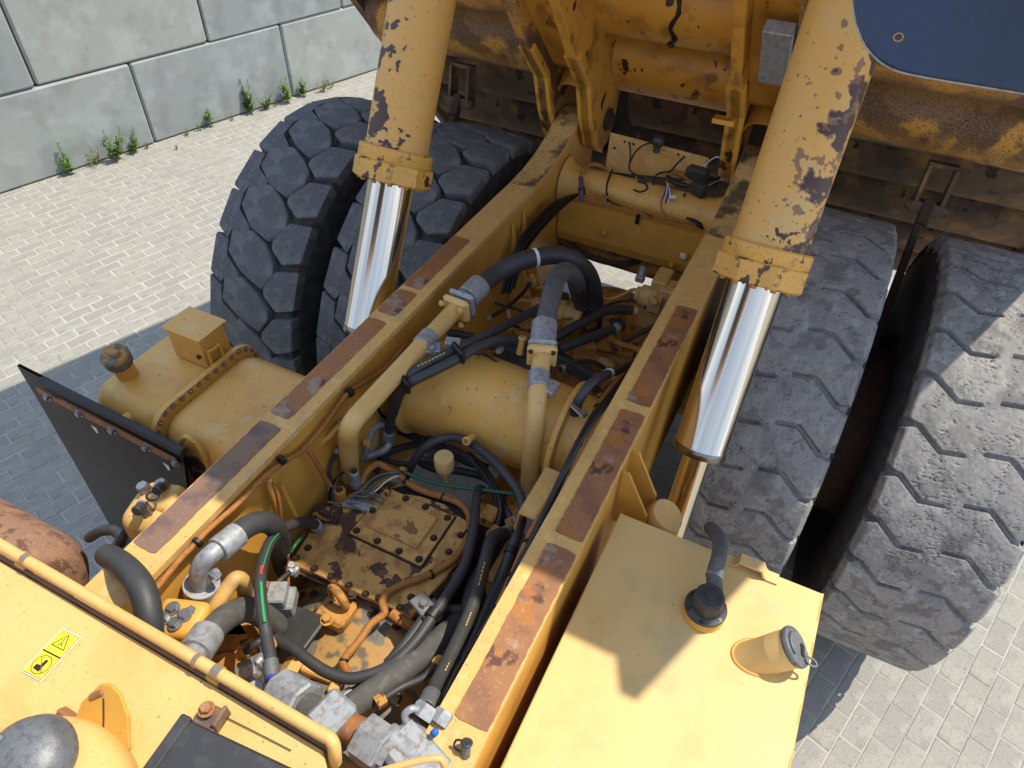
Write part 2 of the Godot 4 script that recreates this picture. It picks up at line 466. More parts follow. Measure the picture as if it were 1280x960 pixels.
	# rubber, dusty
	mat("tyre_dark", paint(512, Color(0.33, 0.335, 0.345), [
		[5, 5, 131, 0, 0.45, 0.8, Color(0.40, 0.40, 0.405), 0.7], [30, 4, 132, 0, 0.6, 0.8, Color(0.22, 0.225, 0.24), 0.6], [60, 2, 133, 0, 0.8, 0.86, Color(0.5, 0.5, 0.5), 0.5], [3, 6, 134, 0, 0.55, 0.8, Color(0.46, 0.455, 0.44), 0.5]]), 0.82, 0.0, 0.5, rough, 0.16)
	mat("tyre_carcass", paint(256, Color(0.19, 0.19, 0.19), [[4, 5, 136, 0, 0.45, 0.8, Color(0.27, 0.265, 0.255), 0.8]]), 0.8, 0.0, 0.5, fine, 0.05)
	mat("tyre_worn", paint(512, Color(0.51, 0.505, 0.495), [
		[4, 5, 141, 0, 0.45, 0.8, Color(0.46, 0.455, 0.45), 0.8], [6, 5, 142, 0, 0.55, 0.85, Color(0.61, 0.60, 0.59), 0.6],
		[30, 4, 143, 0, 0.66, 0.76, Color(0.36, 0.355, 0.35), 0.55], [70, 2, 144, 0, 0.8, 0.86, Color(0.66, 0.66, 0.65), 0.6], [5, 6, 145, 0, 0.60, 0.72, Color(0.33, 0.325, 0.31), 0.5]]), 0.8, 0.0, 0.6, rough, 0.13)
	# hoses, seals
	mat("hose_rubber", paint(256, Color(0.20, 0.20, 0.205), [[7, 4, 151, 0, 0.5, 0.8, Color(0.24, 0.24, 0.245), 0.6], [50, 3, 152, 0, 0.72, 0.85, Color(0.33, 0.32, 0.30), 0.5]]), 0.55, 0.0, 0.3, fine, 0.03)
	mat("hose_dusty", paint(256, Color(0.29, 0.285, 0.28), [[7, 4, 153, 0, 0.45, 0.8, Color(0.37, 0.36, 0.34), 0.8], [50, 3, 154, 0, 0.68, 0.85, Color(0.45, 0.43, 0.39), 0.6]]), 0.75, 0.0, 0.3, fine, 0.04)
	mat("mudflap", paint(256, Color(0.15, 0.15, 0.16), [[5, 4, 156, 0, 0.5, 0.85, Color(0.22, 0.22, 0.22), 0.6], [40, 3, 157, 0, 0.8, 0.9, Color(0.3, 0.3, 0.3), 0.5]]), 0.62, 0.0, 0.6, fine, 0.03)
	mat("rubber_sheet", paint(256, Color(0.14, 0.185, 0.27), [[1.5, 4, 158, 0, 0.4, 0.8, Color(0.115, 0.145, 0.19), 0.8], [70, 2, 159, 0, 0.84, 0.9, Color(0.4, 0.4, 0.4), 0.5]]), 0.33, 0.0, 0.7, fine, 0.01)
	mat("plastic_black", paint(256, Color(0.18, 0.18, 0.185), [[5, 4, 161, 0, 0.45, 0.85, Color(0.24, 0.24, 0.25), 0.7], [60, 3, 162, 0, 0.75, 0.9, Color(0.4, 0.39, 0.37), 0.6]]), 0.5, 0.0, 0.25, fine, 0.02)
	mat("loom_orange", paint(256, Color(0.62, 0.40, 0.17), [[8, 4, 166, 0, 0.5, 0.8, Color(0.48, 0.31, 0.15), 0.7], [30, 3, 167, 0, 0.72, 0.85, Color(0.30, 0.19, 0.11), 0.7]]), 0.7, 0.0, 0.2, fine, 0.03)
	mat("galvanised", paint(256, Color(0.60, 0.61, 0.62), [[7, 4, 171, 0, 0.45, 0.8, Color(0.50, 0.50, 0.51), 0.8], [5, 4, 172, 0, 0.70, 0.85, Color(0.52, 0.43, 0.36), 0.6], [60, 2, 173, 0, 0.75, 0.85, Color(0.75, 0.75, 0.74), 0.5]]), 0.5, 0.35, 0.2, fine, 0.03)
	mat("cast_grey", paint(256, Color(0.42, 0.43, 0.44), [[9, 4, 176, 0, 0.45, 0.8, Color(0.34, 0.345, 0.36), 0.8], [70, 2, 177, 0, 0.7, 0.8, Color(0.66, 0.66, 0.65), 0.6]]), 0.5, 0.4, 0.2, fine, 0.03)
	mat("oily_grey", paint(256, Color(0.42, 0.40, 0.37), [[2, 5, 181, 0, 0.55, 0.59, Color(0.66, 0.50, 0.26), 0.9], [8, 4, 182, 0, 0.5, 0.85, Color(0.30, 0.285, 0.265), 0.8]]), 0.7, 0.0, 0.5, coarse, 0.08)
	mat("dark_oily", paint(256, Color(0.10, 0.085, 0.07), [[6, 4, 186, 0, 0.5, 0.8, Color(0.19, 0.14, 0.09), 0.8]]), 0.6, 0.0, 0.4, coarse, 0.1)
	mat("chrome_dull", paint(256, Color(0.50, 0.49, 0.47), [[20, 3, 188, 0, 0.6, 0.9, Color(0.6, 0.59, 0.56), 0.5]]), 0.28, 1.0, 0.5)
	# polished rod: fine lengthwise wiping marks
	var bars := PackedByteArray()
	var line := FastNoiseLite.new()
	line.seed = 77
	line.frequency = 0.05
	line.fractal_octaves = 4
	for x in 512:
		var k := clampf(0.82 + 0.12 * line.get_noise_1d(x), 0.42, 0.93)
		bars.append_array([int(255 * k), int(242 * k), int(222 * k)])
	var row := bars.duplicate()
	for y in 3: bars.append_array(row)
	mat("chrome", ImageTexture.create_from_image(Image.create_from_data(512, 4, false, Image.FORMAT_RGB8, bars)), 0.14, 1.0, 1.0, null, 0.0, false)
	plain("steel", Color(0.56, 0.56, 0.56), 0.38, 0.8)
	plain("rust_bolt", Color(0.25, 0.17, 0.12), 0.75, 0.1)
	plain("cable_black", Color(0.075, 0.075, 0.085), 0.5)
	plain("tie_white", Color(0.82, 0.83, 0.84), 0.5)
	plain("wire_green", Color(0.10, 0.34, 0.22), 0.5)
	plain("wire_violet", Color(0.40, 0.28, 0.42), 0.6)
	plain("print_yellow", Color(0.78, 0.68, 0.30), 0.6)
	plain("print_green", Color(0.16, 0.55, 0.30), 0.6)
	plain("print_red", Color(0.75, 0.22, 0.12), 0.6)
	plain("print_white", Color(0.88, 0.88, 0.86), 0.6)
	plain("sticker_yellow", Color(0.86, 0.78, 0.17), 0.5)
	plain("sticker_white", Color(0.90, 0.90, 0.88), 0.45)
	plain("print_black", Color(0.07, 0.07, 0.07), 0.6)
	plain("cap_blue", Color(0.05, 0.33, 0.62), 0.45)
	plain("sleeve_blue", Color(0.20, 0.22, 0.55), 0.5)
	# the yard
	for k in 3:
		var c: Color = [Color(0.57, 0.59, 0.58), Color(0.545, 0.565, 0.56), Color(0.595, 0.61, 0.59)][k]
		mat("concrete_%d" % k, paint(512, c, [
			[3, 5, 191 + k * 10, 0, 0.45, 0.85, c.darkened(0.09), 0.8], [2, 5, 192 + k * 10, 0, 0.50, 0.9, c.lightened(0.16), 0.7],
			[40, 3, 193 + k * 10, 0, 0.80, 0.88, c.darkened(0.3), 0.4], [3, 4, 194 + k * 10, 0, 0.72, 0.95, Color(0.56, 0.53, 0.47), 0.3]]), 0.85, 0.0, 1.3, fine, 0.03)
	for k in 4:
		var c: Color = [Color(0.555, 0.547, 0.52), Color(0.54, 0.533, 0.51), Color(0.572, 0.562, 0.532), Color(0.55, 0.542, 0.52)][k]
		mat("paver_%d" % k, paint(256, c, [
			[3, 5, 231 + k * 10, 0, 0.45, 0.85, c.darkened(0.12), 0.8], [4, 5, 232 + k * 10, 0, 0.60, 0.80, Color(0.61, 0.60, 0.565), 0.6],
			[45, 3, 233 + k * 10, 0, 0.66, 0.80, c.darkened(0.3), 0.5], [60, 2, 234 + k * 10, 0, 0.78, 0.86, Color(0.74, 0.72, 0.67), 0.5]]), 0.9, 0.0, 0.8, fine, 0.08)
	mat("joint_sand", paint(512, Color(0.66, 0.645, 0.605), [
		[3, 5, 271, 0, 0.45, 0.75, Color(0.60, 0.585, 0.55), 0.85], [4, 5, 273, 0, 0.6, 0.8, Color(0.50, 0.48, 0.44), 0.5], [60, 3, 272, 0, 0.6, 0.8, Color(0.57, 0.55, 0.51), 0.5]]), 0.95, 0.0, 2.3, grit, 0.08)
	for k in 3:
		var c: Color = [Color(0.36, 0.50, 0.16), Color(0.29, 0.42, 0.14), Color(0.48, 0.50, 0.24)][k]
		var m := plain("leaf_%d" % k, c, 0.6)
		m.backlight_enabled = true
		m.backlight = Color(c.r * 0.5, c.g * 0.6, c.b * 0.3)
	plain("cab_glass", Color(0.03, 0.035, 0.04), 0.08)
	plain("stem", Color(0.36, 0.34, 0.18), 0.7)

func _ready() -> void:
	rng.seed = 20
	# camera
	var cam := Camera3D.new()
	cam.name = "camera"
	cam.fov = 56.78
	cam.near = 0.05
	cam.far = 400.0
	cam.transform = Transform3D(Basis(Vector3(0.89617, 0.02331, -0.44310), Vector3(-0.32003, 0.72567, -0.60908), Vector3(0.30735, 0.68765, 0.65779)), Vector3(0, 3.35, 0))
	add_child(cam)
	cam.current = true
	# clear sky, high sun from behind the truck's right
	var env := Environment.new()
	env.background_mode = Environment.BG_SKY
	var sky := Sky.new()
	var pm := ProceduralSkyMaterial.new()
	pm.sky_top_color = Color(0.53, 0.60, 0.705)
	pm.sky_horizon_color = Color(0.83, 0.86, 0.89)
	pm.sky_curve = 0.12
	pm.ground_bottom_color = Color(0.45, 0.43, 0.40)
	pm.ground_horizon_color = Color(0.60, 0.62, 0.62)
	pm.sky_energy_multiplier = 1.35
	sky.sky_material = pm
	env.sky = sky
	env.ambient_light_source = Environment.AMBIENT_SOURCE_SKY
	env.tonemap_mode = Environment.TONE_MAPPER_LINEAR
	env.tonemap_exposure = 1.46
	env.sdfgi_enabled = true
	env.ssao_enabled = true
	env.ssil_enabled = true
	var we := WorldEnvironment.new()
	we.name = "world"
	we.environment = env
	add_child(we)
	var sun := DirectionalLight3D.new()
	sun.name = "sun"
	sun.light_energy = 1.3
	sun.light_color = Color(1.0, 0.96, 0.88)
	sun.light_angular_distance = 0.5
	sun.shadow_enabled = true
	add_child(sun)
	sun.look_at_from_position(Vector3(8.4, 20, -5.6), Vector3(0, 0, 0), Vector3.UP)

	make_materials()
	build_yard()
	truck = Node3D.new()
	truck.name = "dump_truck"
	truck.position = BASE
	add_child(truck)
	tag(truck, "dusty yellow dump truck with its body raised over chrome hoist cylinders and dual rear tyres", "dump truck")
	build_frame()
	build_tyres()
	build_hoists()
	build_body()
	build_side_tanks()
	build_front_deck()
	build_cab()
	build_drive()
	build_hoses()
	build_small_pipes()
	build_rear_wiring()
	build_weeds()

# ---------------------------------------------------------------- the yard
func build_yard() -> void:
	var g := Geo.new()
	g.quad(Vector3(-60, -0.0025, -60), Vector3(60, -0.0025, -60), Vector3(60, -0.0025, 60), Vector3(-60, -0.0025, 60), Vector3.UP)
	var ground := put("ground", g.mesh(), M.joint_sand, self)
	ground.set_meta("kind", "structure")
	# small clay-shaped pavers in running bond, sand between them
	var along := Vector3(sin(deg_to_rad(17.5)), 0, -cos(deg_to_rad(17.5)))
	var side := Vector3(along.z, 0, -along.x)
	var origin := Vector3(-6.391, 0, -4.745)
	var paving := Node3D.new()
	paving.name = "paving"
	paving.set_meta("kind", "structure")
	add_child(paving)
	var variants: Array = []
	var snug: Array = []
	for k in 5:
		var b := Geo.new()
		var e := 0.0022 + 0.0008 * (k % 3)
		b.box(Vector3(0, -0.02, 0), Vector3(0.0955 - 0.0014 * (k % 3), 0.04, 0.1945 - 0.0015 * k), e)
		variants.append(b.mesh())
		var c := Geo.new()
		c.box(Vector3(0, -0.02, 0), Vector3(0.1035 - 0.0012 * (k % 3), 0.04, 0.2025 - 0.0012 * k), e + 0.0012)
		snug.append(c.mesh())
	var spots: Array = []
	var cam_inv := get_node("camera").transform as Transform3D
	cam_inv = cam_inv.affine_inverse()
	for i in range(-6, 84):
		for j in range(-40, 46):
			var p: Vector3 = origin - side * (0.07 + i * 0.1065) + along * ((j + 0.5 * (i & 1)) * 0.206 + rng.randf_range(-0.003, 0.003))
			var q := cam_inv * p
			if q.z > -0.3: continue
			var sx := q.x / -q.z * 888.0
			var sy := q.y / -q.z * 888.0
			if absf(sx) > 720.0 or absf(sy) > 560.0: continue
			# what stands on this spot: only the open yard is seen
			var open := 1.0
			if p.x > -2.5 and p.x < 0.95 and p.z < -1.0: open = 0.15
			if p.x > -2.2 and p.x < 0.5 and p.z > -2.0: open = 0.1
			spots.append([open / -q.z, p])
	spots.sort_custom(func(a, b): return a[0] > b[0])
	var turn := Basis(-side, Vector3.UP, -along)
	var rest: Array = [[], [], [], [], [], [], [], []]
	for s in spots.size():
		var p: Vector3 = spots[s][1]
		var X := Transform3D(turn * Basis(Vector3.UP, rng.randf_range(-0.006, 0.006)) * Basis(Vector3.RIGHT, rng.randf_range(-0.008, 0.008)), p + Vector3(0, rng.randf_range(-0.0012, 0.0012), 0))
		var tight := p.x > -3.55 + 0.35 * sin(p.z * 1.7)
		if s < 300: put("paver", (snug if tight else variants)[rng.randi() % 5], M["paver_%d" % (rng.randi() % 4)], paving, X)
		else: rest[(rng.randi() % 4) + (4 if tight else 0)].append(X)
	for k in 8:
		var mm := MultiMesh.new()
		mm.transform_format = MultiMesh.TRANSFORM_3D
		mm.mesh = snug[k % 4] if k > 3 else variants[k]
		mm.instance_count = rest[k].size()
		for i in rest[k].size(): mm.set_instance_transform(i, rest[k][i])
		var mi := MultiMeshInstance3D.new()
		mi.name = numbered("paver_field", paving)
		mi.multimesh = mm
		mi.material_override = M["paver_%d" % (k % 4)]
		mi.set_meta("kind", "stuff")
		paving.add_child(mi, true)
	# wall of big stacked concrete blocks
	var w := Vector3(sin(deg_to_rad(15.87)), 0, -cos(deg_to_rad(15.87)))
	var out := Vector3(-w.z, 0, w.x)                     # towards the truck
	var wall := Node3D.new()
	wall.name = "concrete_block_wall"
	wall.position = Vector3(-6.391, 0, -4.745)
	add_child(wall)
	tag(wall, "grey wall of large stacked concrete blocks with weeds along its foot", "wall")
	var blocks: Array = []
	for k in 3:
		var b := Geo.new()
		b.box(Vector3.ZERO, Vector3(1.694 - 0.003 * k, 0.794, 0.8), 0.014 + 0.004 * k)
		blocks.append(b.mesh())
	for row in 4:
		for k in range(-4, 5):
			var c := w * (1.706 * (k + 0.5 + (0.5 if row & 1 else 0.0))) - out * (0.4 + rng.randf_range(0, 0.008)) + Vector3.UP * (0.4 + row * 0.8)
			var B := Basis(w, Vector3.UP, out) * Basis(Vector3.UP, rng.randf_range(-0.003, 0.003))
			put("concrete_block", blocks[rng.randi() % 3], M["concrete_%d" % (rng.randi() % 3)], wall, Transform3D(B, c))
			
	# grit and dirt washed against the wall foot
	var pg := Geo.new()
	pg.round_box(Vector3.ZERO, Vector3(0.012, 0.008, 0.010), 0.0035, 3)
	var gm := MultiMesh.new()
	gm.transform_format = MultiMesh.TRANSFORM_3D
	gm.mesh = pg.mesh()
	gm.instance_count = 2600
	for i in 2600:
		var t := rng.randf_range(-3.0, 5.5)
		var far_ := absf(rng.randfn(0.0, 1.0))
		var q := Vector3(-6.391, 0, -4.745) + w * t + out * (0.01 + far_ * (0.05 if i < 1900 else 1.2))
		var sc := rng.randf_range(0.3, 1.3) if i < 1900 else rng.randf_range(0.25, 0.8)
		gm.set_instance_transform(i, Transform3D(Basis(Vector3.UP, rng.randf() * TAU).scaled(Vector3(sc, sc * 0.8, sc)), q + Vector3(0, 0.001, 0)))
	var gi := MultiMeshInstance3D.new()
	gi.name = "gravel"
	gi.multimesh = gm
	gi.material_override = M.joint_sand
	gi.set_meta("kind", "stuff")
	gi.set_meta("label", "loose grit and sand along the foot of the block wall")
	gi.set_meta("category", "gravel")
	add_child(gi)

func build_weeds() -> void:
	# [x, z, height, leaves, kind 0 leafy 1 bushy 2 dry, label]
	var rows := [
		[Vector3(-6.602, 0, -3.866), 0.31, 70, 0, "tall leafy weed at the wall foot, leftmost of them all"],
		[Vector3(-6.553, 0, -4.122), 0.19, 60, 2, "grey-green thin weed between two greener ones at the wall foot"],
		[Vector3(-6.425, 0, -4.272), 0.31, 150, 1, "bushy weed, widest at the foot of the wall's first full block"],
		[Vector3(-6.426, 0, -4.494), 0.25, 60, 1, "slim weed just left of the first low block joint"],
		[Vector3(-6.377, 0, -4.604), 0.07, 24, 2, "low dry tuft right at the first low block joint"],
		[Vector3(-6.104, 0, -4.757), 0.05, 12, 0, "tiny green weed standing alone out on the pavers"],
		[Vector3(-6.283, 0, -5.049), 0.07, 30, 0, "low flat weed at the wall, nearest the lone one on the pavers"],
		[Vector3(-6.209, 0, -5.181), 0.09, 30, 0, "low weed with broad leaves beside a taller one, mid wall"],
		[Vector3(-6.207, 0, -5.321), 0.21, 60, 0, "upright weed at the middle of the second low block"],
		[Vector3(-6.121, 0, -5.56), 0.08, 20, 0, "small lone weed between mid-wall weeds and the tall one"],
		[Vector3(-6.077, 0, -5.807), 0.38, 120, 0, "tallest slender pale green weed against the wall"],
		[Vector3(-5.996, 0, -5.979), 0.19, 70, 1, "dull weed just right of the tallest one"],
		[Vector3(-5.947, 0, -6.085), 0.06, 22, 2, "low yellowish tuft left of the second low block joint"],
		[Vector3(-5.903, 0, -6.242), 0.30, 120, 0, "dense upright weed touching the second low block joint"],
		[Vector3(-5.839, 0, -6.467), 0.22, 90, 0, "bright weed just right of the second low block joint"],
		[Vector3(-5.742, 0, -6.689), 0.15, 90, 2, "loose yellow-green tuft above the big outer tyre"],
		[Vector3(-5.727, 0, -6.84), 0.12, 24, 1, "small dark weed at the far end of the row"]]
	var w := Vector3(sin(deg_to_rad(15.87)), 0, -cos(deg_to_rad(15.87)))
	var out := Vector3(-w.z, 0, w.x)
	for r: Array in rows:
		var o := Node3D.new()
		o.name = numbered("weed", self)
		o.position = r[0]
		var d: float = (r[0] - Vector3(-6.391, 0, -4.745)).dot(out)
		if d < 0.05: o.position += out * (0.05 - d)
		add_child(o)
		tag(o, r[4], "weed", "weeds along the wall")
		var h: float = r[1]
		var stems := Geo.new()
		var leaves := Geo.new()
		var kinds: int = r[3]
		var ns := 3 if kinds == 0 else 7
		for s in ns:
			var a := rng.randf() * TAU
			var lean := rng.randf_range(0.05, 0.22) if kinds == 0 else rng.randf_range(0.15, 0.55)
			var sh := h * rng.randf_range(0.6, 1.0)
			if s == 0: sh = h; lean = 0.06
			var dir := Vector3(cos(a) * lean, 1.0, sin(a) * lean) + out * 0.08
			var foot := Vector3(cos(a), 0, sin(a)) * 0.012
			var top := foot + dir * sh
			stems.tube([foot, foot + dir * sh * 0.5, top], 0.0022, 5, 3)
			var nl := int(float(r[2]) / ns)
			for k in nl:
				var t := rng.randf_range(0.08, 1.0)
				var p := foot + dir * sh * t
				var b := rng.randf() * TAU
				var L := (0.062 * (1.15 - t * 0.75)) * rng.randf_range(0.7, 1.2) * clampf(h / 0.2, 0.5, 1.2)
				var ld := Vector3(cos(b), rng.randf_range(0.1, 0.9), sin(b)).normalized()
				var sd := ld.cross(Vector3.UP).normalized() * L * (0.24 if kinds < 2 else 0.12)
				var mid := p + ld * L * 0.5 + Vector3.UP * L * 0.06
				var tip := p + ld * L
				var nn := sd.cross(ld).normalized()
				if nn.y < 0: nn = -nn
				var i := leaves.vert(p, nn); leaves.vert(mid + sd, nn); leaves.vert(tip, nn); leaves.vert(mid - sd, nn)
				leaves.tri(i, i + 1, i + 2); leaves.tri(i, i + 2, i + 3)
		put("stem", stems.mesh(), M.stem, o)
		put("foliage", leaves.mesh(), M["leaf_%d" % (kinds if kinds else rng.randi() % 2)], o)

# ---------------------------------------------------------------- frame
func build_frame() -> void:
	for s: float in [-1.0, 1.0]:
		var xo := -0.777 + s * 0.512          # outer face
		var xi := -0.777 + s * 0.392          # inner face
		var xm := (xo + xi) * 0.5
		var web := Geo.new()
		var prof := [Vector2(0.5, 1.776), Vector2(0.5, 1.16), Vector2(-2.4, 1.10), Vector2(-3.1, 1.18), Vector2(-3.42, 1.5), Vector2(-3.44, 1.74), Vector2(-3.40, 1.84), Vector2(-3.31, 1.905), Vector2(-3.2, 1.9), Vector2(-3.08, 1.845), Vector2(-2.92, 1.80), Vector2(-2.7, 1.776)]
		web.prism(prof, along_x(xm), absf(xo - xi) - 0.014, 0.004)
		var rail := part("frame_rail", web, "yellow_clean", "%s box-section frame rail with rusty wear strips on top" % ("left" if s < 0 else "right"))
		# top flange, rising to the hinge
		var line := [Vector2(0.5, 1.79), Vector2(-0.6, 1.79), Vector2(-1.7, 1.79), Vector2(-2.66, 1.79), Vector2(-2.8, 1.797), Vector2(-2.93, 1.818), Vector2(-3.05, 1.855), Vector2(-3.14, 1.893), Vector2(-3.22, 1.918), Vector2(-3.3, 1.918), Vector2(-3.38, 1.878), Vector2(-3.43, 1.81)]
		var outline: Array = []
		for q: Vector2 in line: outline.append(q + Vector2(0, 0.01))
		for i in line.size(): outline.append(line[line.size() - 1 - i] - Vector2(0, 0.012))
		var fl := Geo.new()
		fl.prism(outline, along_x(xm), absf(xo - xi), 0.003)
		sub("top_flange", fl, "yellow_dusty", rail)
		var hump: Array = []
		for i in range(3, 9): hump.append(line[i] + Vector2(0, 0.0125))
		for i in range(8, 2, -1): hump.append(line[i] + Vector2(0, 0.0045))
		var hg := Geo.new()
		hg.prism(hump, along_x(xm), absf(xo - xi) - 0.006, 0.001)
		sub("flange_cap", hg, "yellow_stained", rail)
		# rusty wear strips: [z front, z back, width, material]
		var strips := [[-0.512, -0.996, 0.077, 0], [-1.032, -1.557, 0.072, 1], [-1.597, -1.748, 0.078, 1], [-1.772, -2.157, 0.072, 1]] if s < 0 else [[-0.507, -0.996, 0.080, 1], [-1.032, -1.542, 0.077, 1], [-1.582, -2.136, 0.076, 1]]
		for k in strips.size():
			var r: Array = strips[k]
			var b := Geo.new()
			var x0: float = xo - s * 0.004
			var x1: float = xo - s * (0.004 + (r[2] as float))
			var corners := [Vector2(x0, r[0]), Vector2(x1, r[0]), Vector2(x1, r[1]), Vector2(x0, r[1])]
			var ragged: Array = []
			for c in 4:
				var ca: Vector2 = corners[c]
				var cb: Vector2 = corners[(c + 1) % 4]
				var steps := int(maxf(3, ca.distance_to(cb) / 0.014))
				for q in steps:
					var e := ca.lerp(cb, float(q) / steps)
					ragged.append(e + (Vector2(rng.randf_range(-1, 1), rng.randf_range(-1, 1)) * 0.0016 if q else (Vector2((x0 + x1) * 0.5, (float(r[0]) + float(r[1])) * 0.5) - e).normalized() * 0.004))
			b.prism(ragged, level(1.8005), 0.0035)
			sub("wear_strip", b, "rust_strip" if r[3] else "rust_strip_plain", rail)
		# weld bosses and gussets on the inner face
		for z: float in [-1.35, -2.2]:
			var gs := Geo.new()
			gs.cyl(Vector3(xi, 1.6, z), Vector3(xi - s * 0.02, 1.6, z), 0.02)
			sub("weld_boss", gs, "yellow_clean", rail)
		for z: float in [-2.45, -2.56]:
			var gu := Geo.new()
			gu.prism([Vector2(0, 1.74), Vector2(0, 1.2), Vector2(0.16, 1.2)], Transform3D(Basis(Vector3(-s, 0, 0), Vector3.UP, Vector3(0, 0, -s)), Vector3(xi, 0, z)), 0.014, 0.002)
			sub("gusset", gu, "yellow_clean", rail)
	# angle stiffener welded inside the left rail
	var st := Geo.new()
	st.tube([Vector3(-1.15, 1.569, -0.853), Vector3(-1.15, 1.733, -0.848), Vector3(-1.14, 1.754, -0.856)], 0.008, 6, 2)
	st.tube([Vector3(-1.15, 1.686, -0.889), Vector3(-1.12, 1.552, -0.882)], 0.008, 6, 2)
	part("stiffener", st, "yellow_clean")
	# cross tube and the deep cross member below it
	var ct := Geo.new()
	ct.cyl(Vector3(-1.175, 1.655, -3.07), Vector3(-0.38, 1.655, -3.07), 0.085, -1, 40)
	part("cross_tube", ct, "yellow_drum")
	for s: float in [-1.0, 1.0]:
		var fil := Geo.new()
		fil.lathe(Vector3(-0.777 + s * 0.392, 1.655, -3.07), Vector3(-s, 0, 0), [Vector2(0.125, 0), Vector2(0.105, 0.02), Vector2(0.092, 0.05), Vector2(0.085, 0.09)], 32)
		part("cross_tube_collar", fil, "yellow_drum")
	var cm := Geo.new()
	cm.prism([Vector2(-2.985, 1.60), Vector2(-2.985, 1.42), Vector2(-3.0, 1.37), Vector2(-3.14, 1.37), Vector2(-3.14, 1.60)], along_x(-0.777), 0.786, 0.004)
	var cmp := part("cross_member", cm, "yellow_clean")
	for q: Vector3 in [Vector3(-0.496, 1.481, -2.985), Vector3(-0.968, 1.665, -2.985), Vector3(-0.917, 1.481, -2.985), Vector3(-0.554, 1.408, -2.985)]: 
		var bs := Geo.new()
		bs.cyl(q, q + Vector3(0, 0, 0.022), 0.012)
		sub("boss", bs, "yellow_clean", cmp)
	# drilled bracket plate standing behind the tube
	var c0: Vector3 = Vector3(-1.015, 1.885, -3.2)
	var c1: Vector3 = Vector3(-0.528, 1.869, -3.2)
	var c2: Vector3 = Vector3(-0.529, 1.805, -3.2)
	var c3: Vector3 = Vector3(-1.021, 1.732, -3.2)
	var pl := Geo.new()
	pl.prism([Vector2(c0.x, c0.y), Vector2(c1.x, c1.y), Vector2(c2.x, c2.y - 0.05), Vector2(c3.x, c3.y - 0.05)], across(-3.205), 0.008, 0.001)
	var plp := part("bracket_plate", pl, "yellow_dusty")
	for p: Vector3 in [Vector3(-0.938, 1.858, -3.2), Vector3(-0.913, 1.856, -3.2), Vector3(-0.893, 1.856, -3.2), Vector3(-0.671, 1.855, -3.2), Vector3(-0.642, 1.85, -3.2), Vector3(-0.985, 1.815, -3.2)]:
		var h := Geo.new()
		h.cyl(p, p + Vector3(0, 0, 0.0025), 0.006, -1, 12, 0.0005)
		sub("bolt_hole", h, "cable_black", plp)
	var hoop := Geo.new()
	hoop.tube([Vector3(-0.846, 1.699, -3.17), Vector3(-0.853, 1.836, -3.175), Vector3(-0.841, 1.862, -3.175), Vector3(-0.718, 1.859, -3.175), Vector3(-0.699, 1.846, -3.17), Vector3(-0.694, 1.778, -3.17)], 0.005, 8, 4)
	sub("wire_hoop", hoop, "yellow_clean", plp)
	# upright triangular gussets outside the right rail
	for z: float in [-1.36, -1.45]:
		var gu := Geo.new()
		gu.prism([Vector2(0, 1.74), Vector2(0, 1.5), Vector2(0.10, 1.5), Vector2(0.10, 1.58), Vector2(0.02, 1.74)], Transform3D(Basis(Vector3.RIGHT, Vector3.UP, Vector3.BACK), Vector3(-0.267, 0, z)), 0.01, 0.0015)
		part("gusset", gu, "yellow_clean")
	# dark belly pan far below the drive line
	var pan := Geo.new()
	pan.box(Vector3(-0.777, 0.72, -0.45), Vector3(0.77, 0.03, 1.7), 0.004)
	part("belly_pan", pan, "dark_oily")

# ---------------------------------------------------------------- tyres
const R := 0.94
const AXLE_Y := 0.926
const AXLE_Z := -2.78

func carcass(x: float, half: float, r_tread: float) -> MeshInstance3D:
	var g := Geo.new()
	# section from the inner bead over the shoulder to the outer bead, turned about the axle
	var sec := [Vector2(0.44, -half * 0.72), Vector2(0.50, -half * 0.98), Vector2(0.62, -half * 1.10), Vector2(0.74, -half * 1.10), Vector2(0.84, -half * 1.04), Vector2(r_tread - 0.035, -half * 1.0), Vector2(r_tread - 0.008, -half * 0.93), Vector2(r_tread, -half * 0.8),
		Vector2(r_tread + 0.006, 0), Vector2(r_tread, half * 0.8), Vector2(r_tread - 0.008, half * 0.93), Vector2(r_tread - 0.035, half * 1.0), Vector2(0.84, half * 1.04), Vector2(0.74, half * 1.10), Vector2(0.62, half * 1.10), Vector2(0.50, half * 0.98), Vector2(0.44, half * 0.72)]
	g.lathe(Vector3.ZERO, Vector3.RIGHT, sec, 96)
	var o := put("tyre", g.mesh(), M.tyre_carcass, truck, Transform3D(Basis.IDENTITY, Vector3(x, AXLE_Y, AXLE_Z) - BASE))
	return o

func rim(parent: Node, half: float, s: float) -> void:
	var g := Geo.new()
	g.lathe(Vector3.ZERO, Vector3.RIGHT * s, [Vector2(0.0, half * 0.1), Vector2(0.2, half * 0.1), Vector2(0.24, half * 0.25), Vector2(0.36, half * 0.2), Vector2(0.40, half * 0.5), Vector2(0.45, half * 0.72), Vector2(0.47, half * 0.78), Vector2(0.46, half * 0.7), Vector2(0.41, -half * 0.7), Vector2(0.46, -half * 0.8), Vector2(0.0, -half * 0.6)], 48)
	put("rim", g.mesh(), M.yellow_grimy, parent)

